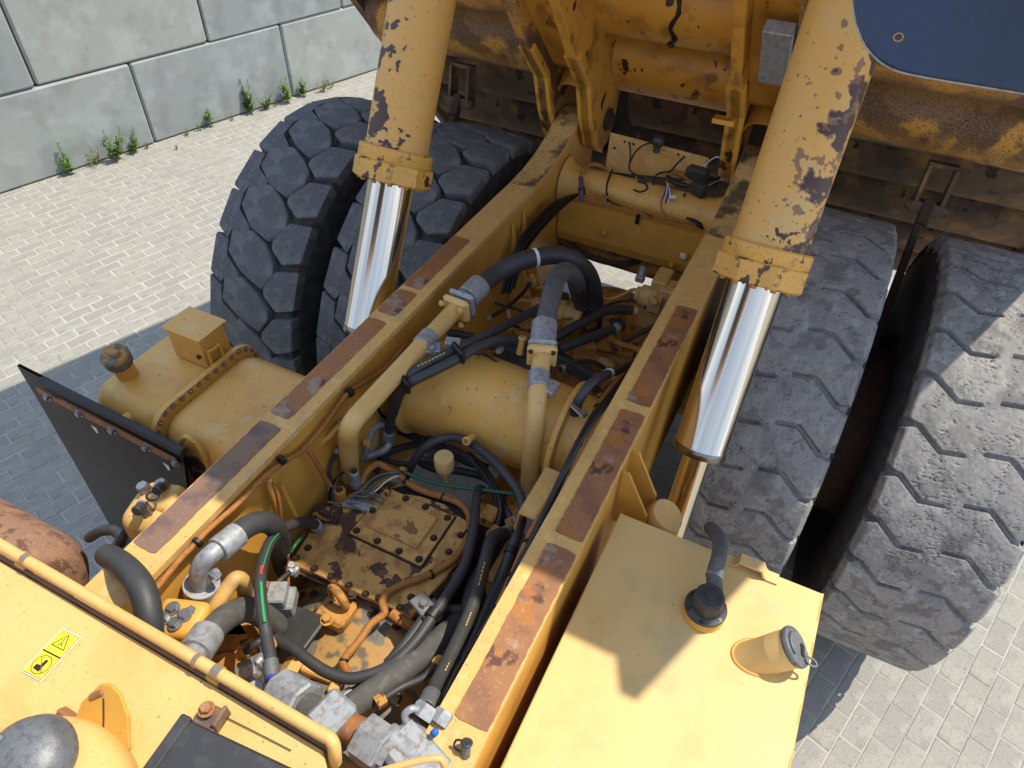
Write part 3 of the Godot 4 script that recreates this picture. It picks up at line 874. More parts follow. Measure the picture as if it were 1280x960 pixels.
func build_tyres() -> void:
	# left pair: deep lugs
	var pitch := TAU / 26.0
	for k in 2:
		var xa: float = [-2.545, -1.895][k]
		var half := 0.2465
		var t := carcass(xa + half, half, R - 0.034)
		t.set_meta("label", "rear tyre with deep block tread, %s of the left pair" % ["outer", "inner"][k])
		rim(t, half, -1.0)
		# outlines of the tread blocks: (across from -1 to 1, along in pitches)
		var kinds := [
			[Vector2(-1.05, -0.44), Vector2(-0.66, -0.47), Vector2(-0.60, -0.24), Vector2(-0.26, -0.09), Vector2(-0.24, 0.0), Vector2(-0.60, 0.17), Vector2(-0.66, 0.47), Vector2(-1.05, 0.45)],
			[Vector2(-0.62, 0.24), Vector2(-0.20, 0.05), Vector2(0.27, 0.05), Vector2(0.52, 0.36), Vector2(0.48, 0.62), Vector2(0.22, 0.92), Vector2(-0.18, 0.97), Vector2(-0.63, 0.77)],
			[Vector2(1.05, -0.36), Vector2(0.66, -0.42), Vector2(0.36, -0.10), Vector2(0.34, 0.08), Vector2(0.58, 0.44), Vector2(1.05, 0.38)]]
		var rest := Geo.new()
		for row in 3:
			var lm: Array = []
			for var_ in 6:
				lm.append(lug(kinds[row], half, pitch, var_))
			for i in 26:
				var a := pitch * i + k * 0.11
				var up := sin(a) # a is measured from the front (z) upwards
				var X := Transform3D(Basis(Vector3.RIGHT, -a), Vector3.ZERO)
				if up > -0.35 and cos(a) > -0.6:
					put("tread_block", (lm[i % 6] as Geo).mesh(), M.tyre_dark, t, X)
				else:
					var src: Geo = lm[i % 6]
					var base := rest.v.size()
					for q in src.v: rest.v.append(X * q)
					for q in src.n: rest.n.append(X.basis * q)
					rest.uv.append_array(src.uv)
					for q in src.ix: rest.ix.append(base + q)
			# small tie bars across the grooves between the rows
		var rs := put("tread_remainder", rest.mesh(), M.tyre_dark, t)
		rs.set_meta("kind", "stuff")
		var bars := Geo.new()
		for i in 26:
			var a := pitch * i + k * 0.11
			if sin(a) < -0.35 or cos(a) < -0.6: continue
			for q: Array in [[Vector2(0.30, -0.10), Vector2(0.50, -0.50), 4], [Vector2(0.50, 0.24), Vector2(0.30, -0.08), 3]]:
				for j in q[2] as int:
					var f: Vector2 = (q[0] as Vector2).lerp(q[1], (j + 0.5) / (q[2] as int))
					var aa: float = a + f.y * pitch
					bars.box(Vector3(f.x * half, (R - 0.027) * sin(aa), (R - 0.027) * cos(aa)), Vector3(0.013, 0.022, 0.012), 0.003, Basis(Vector3.RIGHT, -aa))
		var tb := put("tie_bars", bars.mesh(), M.tyre_carcass, t)
		tb.set_meta("kind", "stuff")
	# right pair: worn nearly smooth, with Z-shaped grooves
	for k in 2:
		var xa: float = [-0.155, 0.498][k]
		var half := 0.2425
		var t := carcass(xa + half, half, R - 0.05)
		t.set_meta("label", "rear tyre worn nearly smooth, %s of the right pair" % ["inner", "outer"][k])
		rim(t, half, 1.0)
		put("tread", worn_tread(half, k).mesh(), M.tyre_worn, t)

# one raised tread block, centred on angle 0 (towards z), bent round the tyre
func lug(outline: Array, half: float, pitch: float, seed_: int) -> Geo:
	var r := RandomNumberGenerator.new()
	r.seed = seed_ * 7 + outline.size()
	var g := Geo.new()
	var p := PackedVector2Array()
	for q: Vector2 in outline:
		q.y -= 0.36 * minf(q.x, 0.34) - 0.30 * maxf(q.x - 0.34, 0.0)
		p.append(Vector2(q.x * half + r.randf_range(-0.008, 0.008), q.y * pitch * R * 1.02 + r.randf_range(-0.009, 0.009)))
	# rounded corners
	var soft := PackedVector2Array()
	for i in p.size():
		var a := p[(i + p.size() - 1) % p.size()]
		var b := p[i]
		var c := p[(i + 1) % p.size()]
		for t: float in [0.0, 0.5, 1.0]:
			var q0 := b + (a - b).limit_length(0.010)
			var q1 := b + (c - b).limit_length(0.010)
			soft.append(q0.lerp(b, t).lerp(b.lerp(q1, t), t))
	var levels := [[1.05, -0.055], [1.025, -0.010], [1.0, -0.003], [0.955, 0.0]]
	var mid := Vector2.ZERO
	for q in soft: mid += q
	mid /= soft.size()
	var rings: Array = []
	for L: Array in levels:
		var ring: Array = []
		for q in soft:
			var w: Vector2 = mid + (q - mid) * (L[0] as float)
			var edge := absf(w.x) / half
			var rr: float = R + (L[1] as float) - 0.02 * pow(clampf((edge - 0.55) / 0.5, 0, 1), 2.0)
			var a := w.y / R
			ring.append(Vector3(clampf(w.x, -half * 1.03, half * 1.03), rr * sin(a), rr * cos(a)))
		ring.append(ring[0])
		rings.append(ring)
	g.sheet(rings, true, true)
	# make sure the wall normals point outwards
	var last: Array = rings[rings.size() - 1]
	var c3 := Vector3(mid.x, R * sin(mid.y / R), R * cos(mid.y / R))
	for i in g.v.size():
		var o := g.v[i] - c3 + Vector3(0, 0, 0.02)
		if g.n[i].dot(o) < 0.0: g.n[i] = -g.n[i]
	var up := Vector3(0, sin(mid.y / R), cos(mid.y / R))
	var base := g.vert(c3 * Vector3(1, 1.001, 1.001), up)
	for q: Vector3 in last: g.vert(q, Vector3(0, q.y, q.z).normalized())
	for i in last.size() - 1: g.tri(base, base + 1 + i, base + 2 + i)
	# fix windings after turning normals
	for i in range(0, g.ix.size(), 3):
		var a := g.ix[i]; var b := g.ix[i + 1]; var c := g.ix[i + 2]
		if (g.v[b] - g.v[a]).cross(g.v[c] - g.v[a]).dot(g.n[a] + g.n[b] + g.n[c]) > 0.0:
			g.ix[i + 1] = c; g.ix[i + 2] = b
	return g

func seg_dist(p: Vector2, a: Vector2, b: Vector2) -> float:
	var d := b - a
	return p.distance_to(a + d * clampf((p - a).dot(d) / d.length_squared(), 0.0, 1.0))

func worn_tread(half: float, which: int) -> Geo:
	var n := 32
	var pitch := TAU * R / n
	var f := FastNoiseLite.new()
	f.seed = 40 + which
	f.frequency = 1.0
	f.fractal_octaves = 4
	var f2 := FastNoiseLite.new()
	f2.seed = 60 + which
	f2.noise_type = FastNoiseLite.TYPE_CELLULAR
	f2.cellular_return_type = FastNoiseLite.RETURN_DISTANCE2_SUB
	f2.frequency = 1.0
	var paths := [
		[Vector2(1.02, 0.0), Vector2(0.80, 0.0), Vector2(0.70, 0.10), Vector2(0.47, 0.34), Vector2(0.40, 0.40), Vector2(0.10, 0.34)],
		[Vector2(-1.02, 0.5), Vector2(-0.80, 0.5), Vector2(-0.70, 0.40), Vector2(-0.50, 0.20), Vector2(-0.44, 0.14), Vector2(-0.16, 0.20)]]
	var fine := 960
	var rows: Array = []
	var nv := 104
	var a0 := deg_to_rad(-42)
	var a1 := deg_to_rad(128)
	for i in fine + 1:
		var a := lerpf(a0, a1, float(i) / fine)
		var along := a * R
		var row: Array = []
		var u := along / pitch + (0.37 if which else 0.0)
		var uf := u - floorf(u)
		for j in nv + 1:
			var t := lerpf(-1.0, 1.0, float(j) / nv)
			t = signf(t) * (1.0 - pow(1.0 - absf(t), 1.15))
			var d := 9.0
			for P: Array in paths:
				for s in P.size() - 1:
					var pa: Vector2 = P[s]
					var pb: Vector2 = P[s + 1]
					if t < minf(pa.x, pb.x) - 0.08 or t > maxf(pa.x, pb.x) + 0.08: continue
					for sh: float in [-1.0, 0.0, 1.0]:
						d = minf(d, seg_dist(Vector2(t * half, uf * pitch), Vector2(pa.x * half, (pa.y + sh) * pitch), Vector2(pb.x * half, (pb.y + sh) * pitch)))
			var open := smoothstep(0.25, 1.0, absf(t))
			var wide := lerpf(0.0055, 0.0075, open) + (0.012 if which else 0.007) * smoothstep(0.84, 1.0, absf(t))
			var rr := R - 0.004 * t * t
			var groove := 1.0 - smoothstep(wide, wide + 0.003, d)
			rr -= groove * lerpf(0.015, 0.028, open) + groove * (0.022 if which else 0.008) * smoothstep(0.82, 0.97, absf(t))
			# a rounded, worn lip on one side of each groove, rounded shoulder with notches
			rr -= 0.003 * (1.0 - smoothstep(0.0, 0.045, d))
			var sh_ := smoothstep(0.90, 1.0, absf(t))
			rr -= 0.024 * sh_ * sh_
			var p3 := Vector3(t * half * 6.0, a * 5.0, which * 9.0)
			rr += 0.0035 * f.get_noise_3dv(p3) + 0.0012 * f.get_noise_3dv(p3 * 9.0)
			# cuts and chunking
			var q := f.get_noise_3dv(p3 * 2.2 + Vector3(7, 3, 1))
			var crack := f2.get_noise_3dv(Vector3(t * half * 26.0, a * 34.0, 0)) 
			var zone := smoothstep(0.02, 0.30, q + (0.22 if which == 1 and absf(t + 0.05) < 0.5 else -0.06))
			rr -= zone * 0.0075 * (1.0 - smoothstep(-0.98, -0.84, crack))
			rr -= zone * 0.0052 * smoothstep(0.25, 0.6, f.get_noise_3dv(Vector3(t * half * 70.0, a * 60.0, 5)))
			row.append(Vector3(t * half, rr * sin(a), rr * cos(a)))
		# shoulder walls down to the carcass
		row.push_front(Vector3(-half * 1.0, (R - 0.06) * sin(a), (R - 0.06) * cos(a)))
		row.append(Vector3(half * 1.0, (R - 0.06) * sin(a), (R - 0.06) * cos(a)))
		rows.append(row)
	var g := Geo.new()
	g.sheet(rows)
	if g.n[(nv / 2) + 40 * (nv + 3)].dot(g.v[(nv / 2) + 40 * (nv + 3)]) < 0.0:
		for i in g.n.size(): g.n[i] = -g.n[i]
		for i in range(0, g.ix.size(), 3):
			var c := g.ix[i + 1]
			g.ix[i + 1] = g.ix[i + 2]; g.ix[i + 2] = c
	# the far side, plain
	var back: Array = []
	for i in 61:
		var a := lerpf(a1, a0 + TAU, i / 60.0)
		var row: Array = []
		for j in 13:
			var t := lerpf(-1.0, 1.0, j / 12.0)
			var rr := R - 0.004 * t * t - (0.024 if absf(t) > 0.98 else 0.0) - (0.012 if (i % 2) == 0 and absf(t) > 0.4 else 0.0)
			row.append(Vector3(t * half, rr * sin(a), rr * cos(a)))
		back.append(row)
	var h := Geo.new()
	h.sheet(back)
	if h.n[6 + 13 * 5].dot(h.v[6 + 13 * 5]) < 0.0:
		for i in h.n.size(): h.n[i] = -h.n[i]
	var base := g.v.size()
	g.v.append_array(h.v); g.n.append_array(h.n); g.uv.append_array(h.uv)
	for i in range(0, h.ix.size(), 3): g.tri(base + h.ix[i], base + h.ix[i + 1], base + h.ix[i + 2])
	return g

# ---------------------------------------------------------------- hoist cylinders
func build_hoists() -> void:
	var d := Vector3(0, 0.885, -0.465).normalized()
	for s: float in [-1.0, 1.0]:
		var x := -0.777 + s * 0.678
		var o := Vector3(x, 1.6, -1.75)
		var which := "left" if s < 0 else "right"
		# barrel, its paint flaking
		var b := Geo.new()
		b.lathe(o + d * 0.62, d, [Vector2(0.118, 0), Vector2(0.118, 0.035), Vector2(0.114, 0.05), Vector2(0.1135, 1.12), Vector2(0.06, 1.14), Vector2(0, 1.14)], 64)
		for i in b.uv.size(): b.uv[i] = Vector2(b.uv[i].x, clampf(b.uv[i].y / 1.2, 0, 1))
		var root := part("hoist_cylinder", b, "barrel_first" if s < 0 else "barrel_second", "%s hoist cylinder with flaking yellow barrel" % which)
		# octagonal bolt flange below a round neck
		var c := Geo.new()
		c.lathe(o + d * 0.60, d, [Vector2(0.133, 0), Vector2(0.136, 0.004), Vector2(0.136, 0.044), Vector2(0.131, 0.049), Vector2(0.10, 0.049)], 64)
		c.facet(o + d * 0.53, d, [Vector2(0.08, 0.0), Vector2(0.142, 0.0), Vector2(0.147, 0.005), Vector2(0.147, 0.066), Vector2(0.143, 0.07), Vector2(0.10, 0.07)], 8, PI / 8)
		var collar := sub("collar", c, "collar_paint", root)
		for i in 12:
			var a := TAU * i / 12
			var u := Vector3.RIGHT * cos(a) + d.cross(Vector3.RIGHT) * sin(a)
			bolt(collar, o + d * 0.53 + u * 0.115, -d, 0.009, "yellow_grimy")
		# chrome stages
		var ch := Geo.new()
		ch.lathe(o - d * 0.06, d, [Vector2(0, 0), Vector2(0.084, 0), Vector2(0.088, 0.004), Vector2(0.088, 0.03), Vector2(0.0865, 0.032), Vector2(0.0865, 0.60), Vector2(0, 0.60)], 72)
		sub("chrome_stage", ch, "chrome", root)
		var ring := Geo.new()
		ring.lathe(o - d * 0.058, d, [Vector2(0.0868, -0.004), Vector2(0.0892, 0.0), Vector2(0.0892, 0.022), Vector2(0.0868, 0.026)], 72)
		sub("gland_ring", ring, "chrome_dull", root)
		var rod := Geo.new()
		rod.cyl(o - d * 0.75, o - d * 0.05, 0.047, -1, 48)
		sub("rod", rod, "chrome", root)
		var eye := Geo.new()
		eye.lathe(o - d * 0.80 - Vector3(0.07, 0, 0), Vector3.RIGHT, [Vector2(0.04, 0), Vector2(0.085, 0), Vector2(0.09, 0.005), Vector2(0.09, 0.135), Vector2(0.085, 0.14), Vector2(0.04, 0.14)], 32)
		sub("rod_eye", eye, "yellow_grimy", root)
		var pin := Geo.new()
		pin.cyl(o - d * 0.80 - Vector3(0.16, 0, 0), o - d * 0.80 + Vector3(0.16, 0, 0), 0.045)
		sub("pin", pin, "rust_dark", root)
	# capped round boss between the right rail and the tank
	var rb := Geo.new()
	var p: Vector3 = Vector3(-0.135, 1.55, -1.402)
	rb.lathe(p - Vector3(0.03, 0.09, 0.0), Vector3(0.42, 0.9, 0.0), [Vector2(0.038, 0), Vector2(0.038, 0.07), Vector2(0.052, 0.075), Vector2(0.055, 0.08), Vector2(0.055, 0.118), Vector2(0.05, 0.124), Vector2(0, 0.124)], 32)
	part("capped_boss", rb, "yellow_dusty")

# ---------------------------------------------------------------- raised body
const TB := Vector3(0, 0.755, 0.656)
const NB := Vector3(0, -0.656, 0.755)
const P0 := Vector3(0, 2.2, -3.3)

func on_body(x: float, s: float, off: float) -> Vector3:
	return Vector3(x, 0, 0) + P0 + TB * s + NB * off

# outline in (s along the floor, off from it), thickness along x
func body_side(x: float) -> Transform3D:
	return Transform3D(Basis(TB, NB, TB.cross(NB)), Vector3(x, P0.y, P0.z))

func build_body() -> void:
	var X0 := -2.55
	var X1 := 1.09
	var fl := Geo.new()
	fl.prism([Vector2(-2.1, -0.20), Vector2(2.74, -0.20), Vector2(2.74, -0.16), Vector2(-2.1, -0.16)], body_side((X0 + X1) * 0.5), X1 - X0 - 0.092, 0.004)
	var body := part("dump_body", fl, "rust_dark", "raised dump body, its ribbed underside worn to brown steel")
	# side walls and front wall
	for x: float in [X0 + 0.02, X1 - 0.02]:
		var w := Geo.new()
		w.prism([Vector2(-2.1, -0.02), Vector2(2.74, -0.02), Vector2(2.74, -1.22), Vector2(-1.7, -1.22)], body_side(x), 0.05, 0.004)
		sub("side_wall", w, "body_mud", body)
	var fw := Geo.new()
	fw.prism([Vector2(2.69, -0.204), Vector2(2.735, -0.204), Vector2(2.735, -1.19), Vector2(2.69, -1.19)], body_side((X0 + X1) * 0.5), X1 - X0 - 0.1, 0.004)
	sub("front_wall", fw, "body_paint", body)
	# lateral bolsters: [centre s, half height, depth]
	var rows := [[2.41, 0.19, 0.0], [1.95, 0.17, 0.02], [1.49, 0.17, 0.02], [1.03, 0.17, 0.02], [0.66, 0.14, 0.0], [0.27, 0.17, 0.02], [-0.19, 0.175, 0.02], [-0.66, 0.165, -0.05], [-1.10, 0.17, -0.05], [-1.52, 0.17, -0.06], [-1.92, 0.16, -0.06]]
	for k in rows.size():
		var r: Array = rows[k]
		for bay in 3:
			var xa: float = [X0 + 0.05, -1.10, -0.205][bay]
			var xb: float = [-1.35, -0.455, X1 - 0.05][bay]
			var pr: Array = []
			pr.append(Vector2(r[0] - r[1] * 1.06, -0.17))
			for i in 15:
				var t := lerpf(-1.0, 1.0, i / 14.0)
				var a := t * PI * 0.5
				var sx := signf(sin(a)) * pow(absf(sin(a)), 0.9)
				var sy := pow(cos(a), 0.72) if i > 0 and i < 14 else 0.0
				pr.append(Vector2(r[0] + r[1] * sx, -0.13 + (0.13 + (r[2] as float)) * sy))
			pr.append(Vector2(r[0] + r[1] * 1.06, -0.17))
			var g := Geo.new()
			# swept along x with smooth normals
			var ring0: Array = []
			var ring1: Array = []
			for q: Vector2 in pr:
				ring0.append(on_body(xa, q.x, q.y)); ring1.append(on_body(xb, q.x, q.y))
			var rws: Array = []
			for q: Vector2 in pr: rws.append([on_body(xa, q.x, q.y), on_body(xb, q.x, q.y)])
			g.sheet(rws)
			if g.n[16].dot(NB) < 0.0:
				for i in g.n.size(): g.n[i] = -g.n[i]
				for i in range(0, g.ix.size(), 3):
					var c := g.ix[i + 1]
					g.ix[i + 1] = g.ix[i + 2]; g.ix[i + 2] = c
			var o := sub("bolster", g, "body_paint" if bay == 1 and k < 7 else ("body_worn" if k < 7 else "body_mud"), body)
	# hinge beams: two cheek plates each, a web between them
	for s: float in [-1.0, 1.0]:
		var xin := -0.777 + s * 0.343
		var xout := -0.777 + s * 0.553
		for pk in 2:
			var x: float = [xin, xout][pk]
			var pl := Geo.new()
			var poly := [Vector2(2.7, 0.24), Vector2(0.72, 0.245), Vector2(0.36, 0.25), Vector2(0.12, 0.232), Vector2(-0.06, 0.30), Vector2(-0.25, 0.335), Vector2(-0.38, 0.30), Vector2(-0.44, 0.22), Vector2(-0.42, 0.10), Vector2(-0.34, -0.02), Vector2(-0.30, -0.15), Vector2(2.7, -0.15)]
			pl.prism(poly, body_side(x), 0.045, 0.004)
			var ch := sub("hinge_cheek", pl, "body_paint" if pk == 0 else "body_worn", body)
			# raised rim along the front edge
			var rim_ := Geo.new()
			var e := [Vector2(0.36, 0.25), Vector2(0.12, 0.232), Vector2(-0.06, 0.30), Vector2(-0.25, 0.335), Vector2(-0.38, 0.30), Vector2(-0.36, 0.27), Vector2(-0.24, 0.295), Vector2(-0.05, 0.262), Vector2(0.13, 0.196), Vector2(0.36, 0.216)]
			rim_.prism(e, body_side(x + (s if pk == 1 else -s) * 0.0), 0.075, 0.004)
			sub("cheek_rim", rim_, "body_paint", body)
		var web := Geo.new()
		web.prism([Vector2(2.69, 0.17), Vector2(0.5, 0.17), Vector2(0.1, 0.14), Vector2(0.02, 0.11), Vector2(0.02, 0.08), Vector2(0.5, 0.13), Vector2(2.69, 0.14)], body_side(-0.777 + s * 0.448), 0.166, 0.003)
		sub("hinge_web", web, "body_paint", body)
		var arch := Geo.new()
		var arc: Array = []
		for i in 11:
			var a := PI * i / 10.0
			arc.append(Vector2(0.083 * cos(a), 0.095 * sin(a)))
		for i in 11:
			var a := PI * (10 - i) / 10.0
			arc.append(Vector2(0.073 * cos(a), 0.083 * sin(a)))
		var pc := on_body(-0.777 + s * 0.448, -0.08, 0.13)
		arch.prism(arc, Transform3D(Basis(Vector3.RIGHT, TB, Vector3.RIGHT.cross(TB)), pc), 0.10, 0.002)
		sub("arch", arch, "body_paint", body)
		var pin := Geo.new()
		var pp := on_body(-0.777 + s * 0.315, -0.30, 0.16)
		pin.lathe(pp, Vector3(-s, 0, 0), [Vector2(0.055, 0), Vector2(0.055, 0.012), Vector2(0.05, 0.016), Vector2(0.028, 0.016), Vector2(0.024, 0.03), Vector2(0, 0.03)], 24)
		sub("hinge_pin", pin, "rust_dark", body)
	# black grease run down the middle bolster
	var gr := Geo.new()
	var gpts: Array = []
	for i in 9:
		var t := lerpf(0.42, 0.12, i / 8.0)
		var a := asin(clampf((t - 0.27) / 0.17, -1.0, 1.0))
		gpts.append(on_body(-0.755 + 0.012 * sin(i * 1.7) - 0.004 * i, t, -0.13 + 0.15 * pow(cos(a), 0.72) + 0.001))
	gr.tube(gpts, 0.011, 8, 3, 0.3)
	sub("grease_run", gr, "dark_oily", body)
	# small tab and steel packer on the right beam
	var tabg := Geo.new()
	tabg.box(Vector3(-0.46, 2.155, -2.948), Vector3(0.09, 0.022, 0.05), 0.003)
	sub("tab", tabg, "body_paint", body)
	var pk2 := Geo.new()
	pk2.box(on_body(-0.30, 0.62, 0.24), Vector3(0.1, 0.30, 0.05), 0.004, Basis(Vector3.RIGHT, TB, Vector3.RIGHT.cross(TB)))
	sub("packer_block", pk2, "galvanised", body)
	# hanging rock ejector bars in their brackets
	for s: float in [-1.0, 1.0]:
		var xb := 0.44 if s > 0 else -1.994
		var c := on_body(xb, -0.40, 0.10)
		var B := Basis(Vector3.RIGHT, deg_to_rad(-52)) * Basis(Vector3.RIGHT, TB, Vector3.RIGHT.cross(TB))
		var br := Geo.new()
		for q: Array in [[Vector3(-0.055, 0, 0), Vector3(0.018, 0.20, 0.09)], [Vector3(0.055, 0, 0), Vector3(0.018, 0.20, 0.09)], [Vector3(0, 0.10, -0.01), Vector3(0.128, 0.018, 0.07)], [Vector3(0, -0.085, 0.01), Vector3(0.15, 0.05, 0.09)]]:
			br.box(c + B * (q[0] as Vector3), q[1], 0.003, B)
		br.cyl(c + B * Vector3(-0.09, -0.085, 0.03), c + B * Vector3(0.09, -0.085, 0.03), 0.022)
		var bk := sub("ejector_bracket", br, "body_mud", body)
		var rod := Geo.new()
		var top := c + B * Vector3(0, -0.10, 0.05)
		var bot := Vector3(xb - 0.02, 1.12, AXLE_Z - 0.12) if s > 0 else Vector3(xb, 1.1, AXLE_Z - 0.15)
		var dirn := (bot - top).normalized()
		var Bz := Basis(Vector3.RIGHT, dirn, Vector3.RIGHT.cross(dirn)).orthonormalized()
		rod.box((top + bot) * 0.5, Vector3(0.035, top.distance_to(bot), 0.022), 0.006, Bz)
		rod.box(top, Vector3(0.05, 0.12, 0.05), 0.006, Bz)
		sub("ejector_bar", rod, "rust_dark", body)
	# rubber flap with a rounded corner, hung out from the body above the deck
	var nf := Vector3(0, 0.72, 0.69).normalized()
	var fu := Vector3.RIGHT
	var fv := nf.cross(fu)
	var F := Transform3D(Basis(fu, fv, nf), Vector3(0.02, 2.96, -1.46))
	var pts: Array = []
	for q: Vector3 in [Vector3(-0.09, 3.055, -1.559), Vector3(-0.062, 2.996, -1.497), Vector3(-0.044, 2.969, -1.469), Vector3(-0.017, 2.943, -1.443), Vector3(0.014, 2.927, -1.426), Vector3(0.045, 2.92, -1.418), Vector3(0.095, 2.918, -1.416), Vector3(0.239, 2.919, -1.417), Vector3(0.308, 2.918, -1.416)]:
		var l := F.affine_inverse() * q
		pts.append(Vector2(l.x, l.y))
	var far_end: Vector2 = pts[pts.size() - 1]
	pts.append(far_end + Vector2(0.10, 0.02)); pts.append(far_end + Vector2(0.10, 0.3)); pts.append(Vector2((pts[0] as Vector2).x, far_end.y + 0.33))
	var fg := Geo.new()
	fg.prism(pts, F, 0.010, 0.001)
	var flap := part("rubber_flap", fg, "rubber_sheet", "dark rubber flap with one rounded corner and a bolt hole")
	var edge := Geo.new()
	var el: Array = []
	for k in 9: el.append(F * Vector3((pts[k] as Vector2).x, (pts[k] as Vector2).y, -0.003))
	edge.tube(el, 0.0022, 6, 4)
	sub("flap_edge", edge, "galvanised", flap)
	var hp: Vector3 = Vector3(0.029, 2.956, -1.456)
	var hl := Geo.new()
	hl.lathe(hp + nf * 0.0045, nf, [Vector2(0.0085, 0.0), Vector2(0.0085, 0.002), Vector2(0.006, 0.002), Vector2(0.006, 0.0006), Vector2(0, 0.0006)], 16)
	sub("eyelet", hl, "yellow_grimy", flap)
	# steel arm that carries the flap from the body
	var arm := Geo.new()
	arm.box(F * Vector3(0.28, 0.335, -0.03), Vector3(0.6, 0.04, 0.04), 0.004, F.basis)
	arm.tube([F * Vector3(0.1, 0.335, -0.03), on_body(0.12, 1.35, -0.02)], 0.025, 10, 2)
	arm.tube([F * Vector3(0.5, 0.335, -0.03), on_body(0.52, 1.35, -0.02)], 0.025, 10, 2)
	sub("flap_arm", arm, "body_paint", flap)

# ---------------------------------------------------------------- tanks at the sides
func build_side_tanks() -> void:
	# right: square hydraulic tank, its top level with the deck plates
	var xl := -0.235
	var xr := 0.345
	var zf := -1.282
	var g := Geo.new()
	g.box(Vector3((xl + xr) * 0.5, 1.12, -0.39), Vector3(xr - xl - 0.02, 1.04, 1.76), 0.02)
	var tank := part("hydraulic_tank", g, "yellow_clean", "square hydraulic tank with flat lid, breather and filler neck")
	var lid := Geo.new()
	lid.box(Vector3((xl + xr) * 0.5, 1.643, -0.39), Vector3(xr - xl, 0.014, 1.784), 0.003)
	sub("lid", lid, "yellow_tank", tank)
	for x: float in [xl + 0.004, xr - 0.004]:
		var wl := Geo.new()
		var pts: Array = []
		for i in 40: pts.append(Vector3(x + rng.randf_range(-0.0012, 0.0012), 1.647 + rng.randf_range(-0.001, 0.001), lerpf(zf, 0.48, i / 39.0)))
		wl.tube(pts, 0.0035, 6, 2)
		sub("weld_seam", wl, "yellow_clean" if x > 0 else "yellow_dusty", tank)
	# breather
	var p: Vector3 = Vector3(0.069, 1.652, -1.076)
	var br := Geo.new()
	br.lathe(p, Vector3.UP, [Vector2(0, 0), Vector2(0.054, 0), Vector2(0.054, 0.006), Vector2(0.051, 0.012), Vector2(0.05, 0.026), Vector2(0, 0.026)], 40)
	var brp := sub("breather_neck", br, "yellow_clean", tank)
	var bc := Geo.new()
	bc.lathe(p + Vector3(0, 0.026, 0), Vector3.UP, [Vector2(0, 0), Vector2(0.052, 0), Vector2(0.0545, 0.002), Vector2(0.0545, 0.008), Vector2(0.052, 0.010), Vector2(0.042, 0.011), Vector2(0.039, 0.014), Vector2(0.038, 0.058), Vector2(0.036, 0.062), Vector2(0.031, 0.064), Vector2(0.030, 0.063), Vector2(0.014, 0.064), Vector2(0.0135, 0.068), Vector2(0.012, 0.070), Vector2(0, 0.070)], 48)
	sub("breather_cap", bc, "plastic_black", tank)
	for i in 6:
		var a := 0.5 + TAU * i / 6.0
		bolt(tank, p + Vector3(cos(a) * 0.047, 0.036, sin(a) * 0.047), Vector3.UP, 0.0042, "steel" if i == 0 else "plastic_black")
	var bh := Geo.new()
	bh.tube([p + Vector3(0.012, 0.055, -0.03), Vector3(0.062, 1.735, -1.145), Vector3(0.059, 1.745, -1.198), Vector3(0.051, 1.72, -1.261), Vector3(0.033, 1.66, -1.333), Vector3(0.017, 1.52, -1.454)], 0.0205, 14, 8)
	sub("breather_hose", bh, "hose_dusty", tank)
	var cl := Geo.new()
	cl.cyl(Vector3(0.063, 1.733, -1.136), Vector3(0.063, 1.735, -1.159), 0.0222, -1, 20, 0.001)
	sub("hose_clamp", cl, "steel", tank)
	# bent lifting strap
	var s0: Vector3 = Vector3(0.098, 1.652, -1.271)
	var s1: Vector3 = Vector3(0.215, 1.652, -1.269)
	var st := Geo.new()
	var pr := [Vector2(-0.015, 0), Vector2(0.012, 0), Vector2(0.022, 0.008), Vector2(0.03, 0.026), Vector2(0.085, 0.026), Vector2(0.093, 0.008), Vector2(0.103, 0), Vector2(0.135, 0), Vector2(0.135, 0.006), Vector2(0.106, 0.006), Vector2(0.098, 0.014), Vector2(0.089, 0.034), Vector2(0.026, 0.034), Vector2(0.016, 0.012), Vector2(0.009, 0.006), Vector2(-0.015, 0.006)]
	st.prism(pr, Transform3D(Basis.IDENTITY, Vector3(s0.x - 0.008, 1.651, s0.z + 0.006)), 0.034, 0.001)
	sub("lifting_strap", st, "yellow_tank", tank)
	# filler neck leaning outwards, cap with a lock flap
	var f0 := Vector3(0.218, 1.645, -1.020)
	var f1 := Vector3(0.290, 1.728, -1.045)
	var ax := (f1 - f0).normalized()
	var fn := Geo.new()
	fn.lathe(f0 - ax * 0.05, ax, [Vector2(0.0445, 0), Vector2(0.045, 0.10), Vector2(0.046, 0.102), Vector2(0.046, 0.108), Vector2(0.0465, 0.112), Vector2(0.0465, 0.150), Vector2(0.03, 0.152)], 48)
	var fnp := sub("filler_neck", fn, "yellow_tank", tank)
	var wd := Geo.new()
	var wr: Array = []
	for i in 33:
		var a := TAU * i / 32.0
		var u := Vector3.BACK.cross(ax).normalized()
		var w := ax.cross(u)
		var q := f0 + (u * cos(a) + w * sin(a)) * 0.0462
		q += ax * ((1.651 - q.y) / ax.y)
		wr.append(q)
	wd.tube(wr, 0.0045, 8, 2)
	sub("weld_seam", wd, "yellow_clean", tank)
	var fc := Geo.new()
	fc.lathe(f0 + ax * 0.103, ax, [Vector2(0.047, 0), Vector2(0.0495, 0.001), Vector2(0.0505, 0.004), Vector2(0.0505, 0.010), Vector2(0.049, 0.013), Vector2(0.045, 0.0145), Vector2(0.043, 0.0125), Vector2(0, 0.0125)], 48)
	var cap := sub("filler_cap", fc, "cast_grey", tank)
	var cu := Vector3.BACK.cross(ax).normalized()
	var cw := ax.cross(cu)
	var FB := Basis(cu, cw, ax)
	var top := f0 + ax * 0.1165
	var det := Geo.new()
	var hf: Array = []
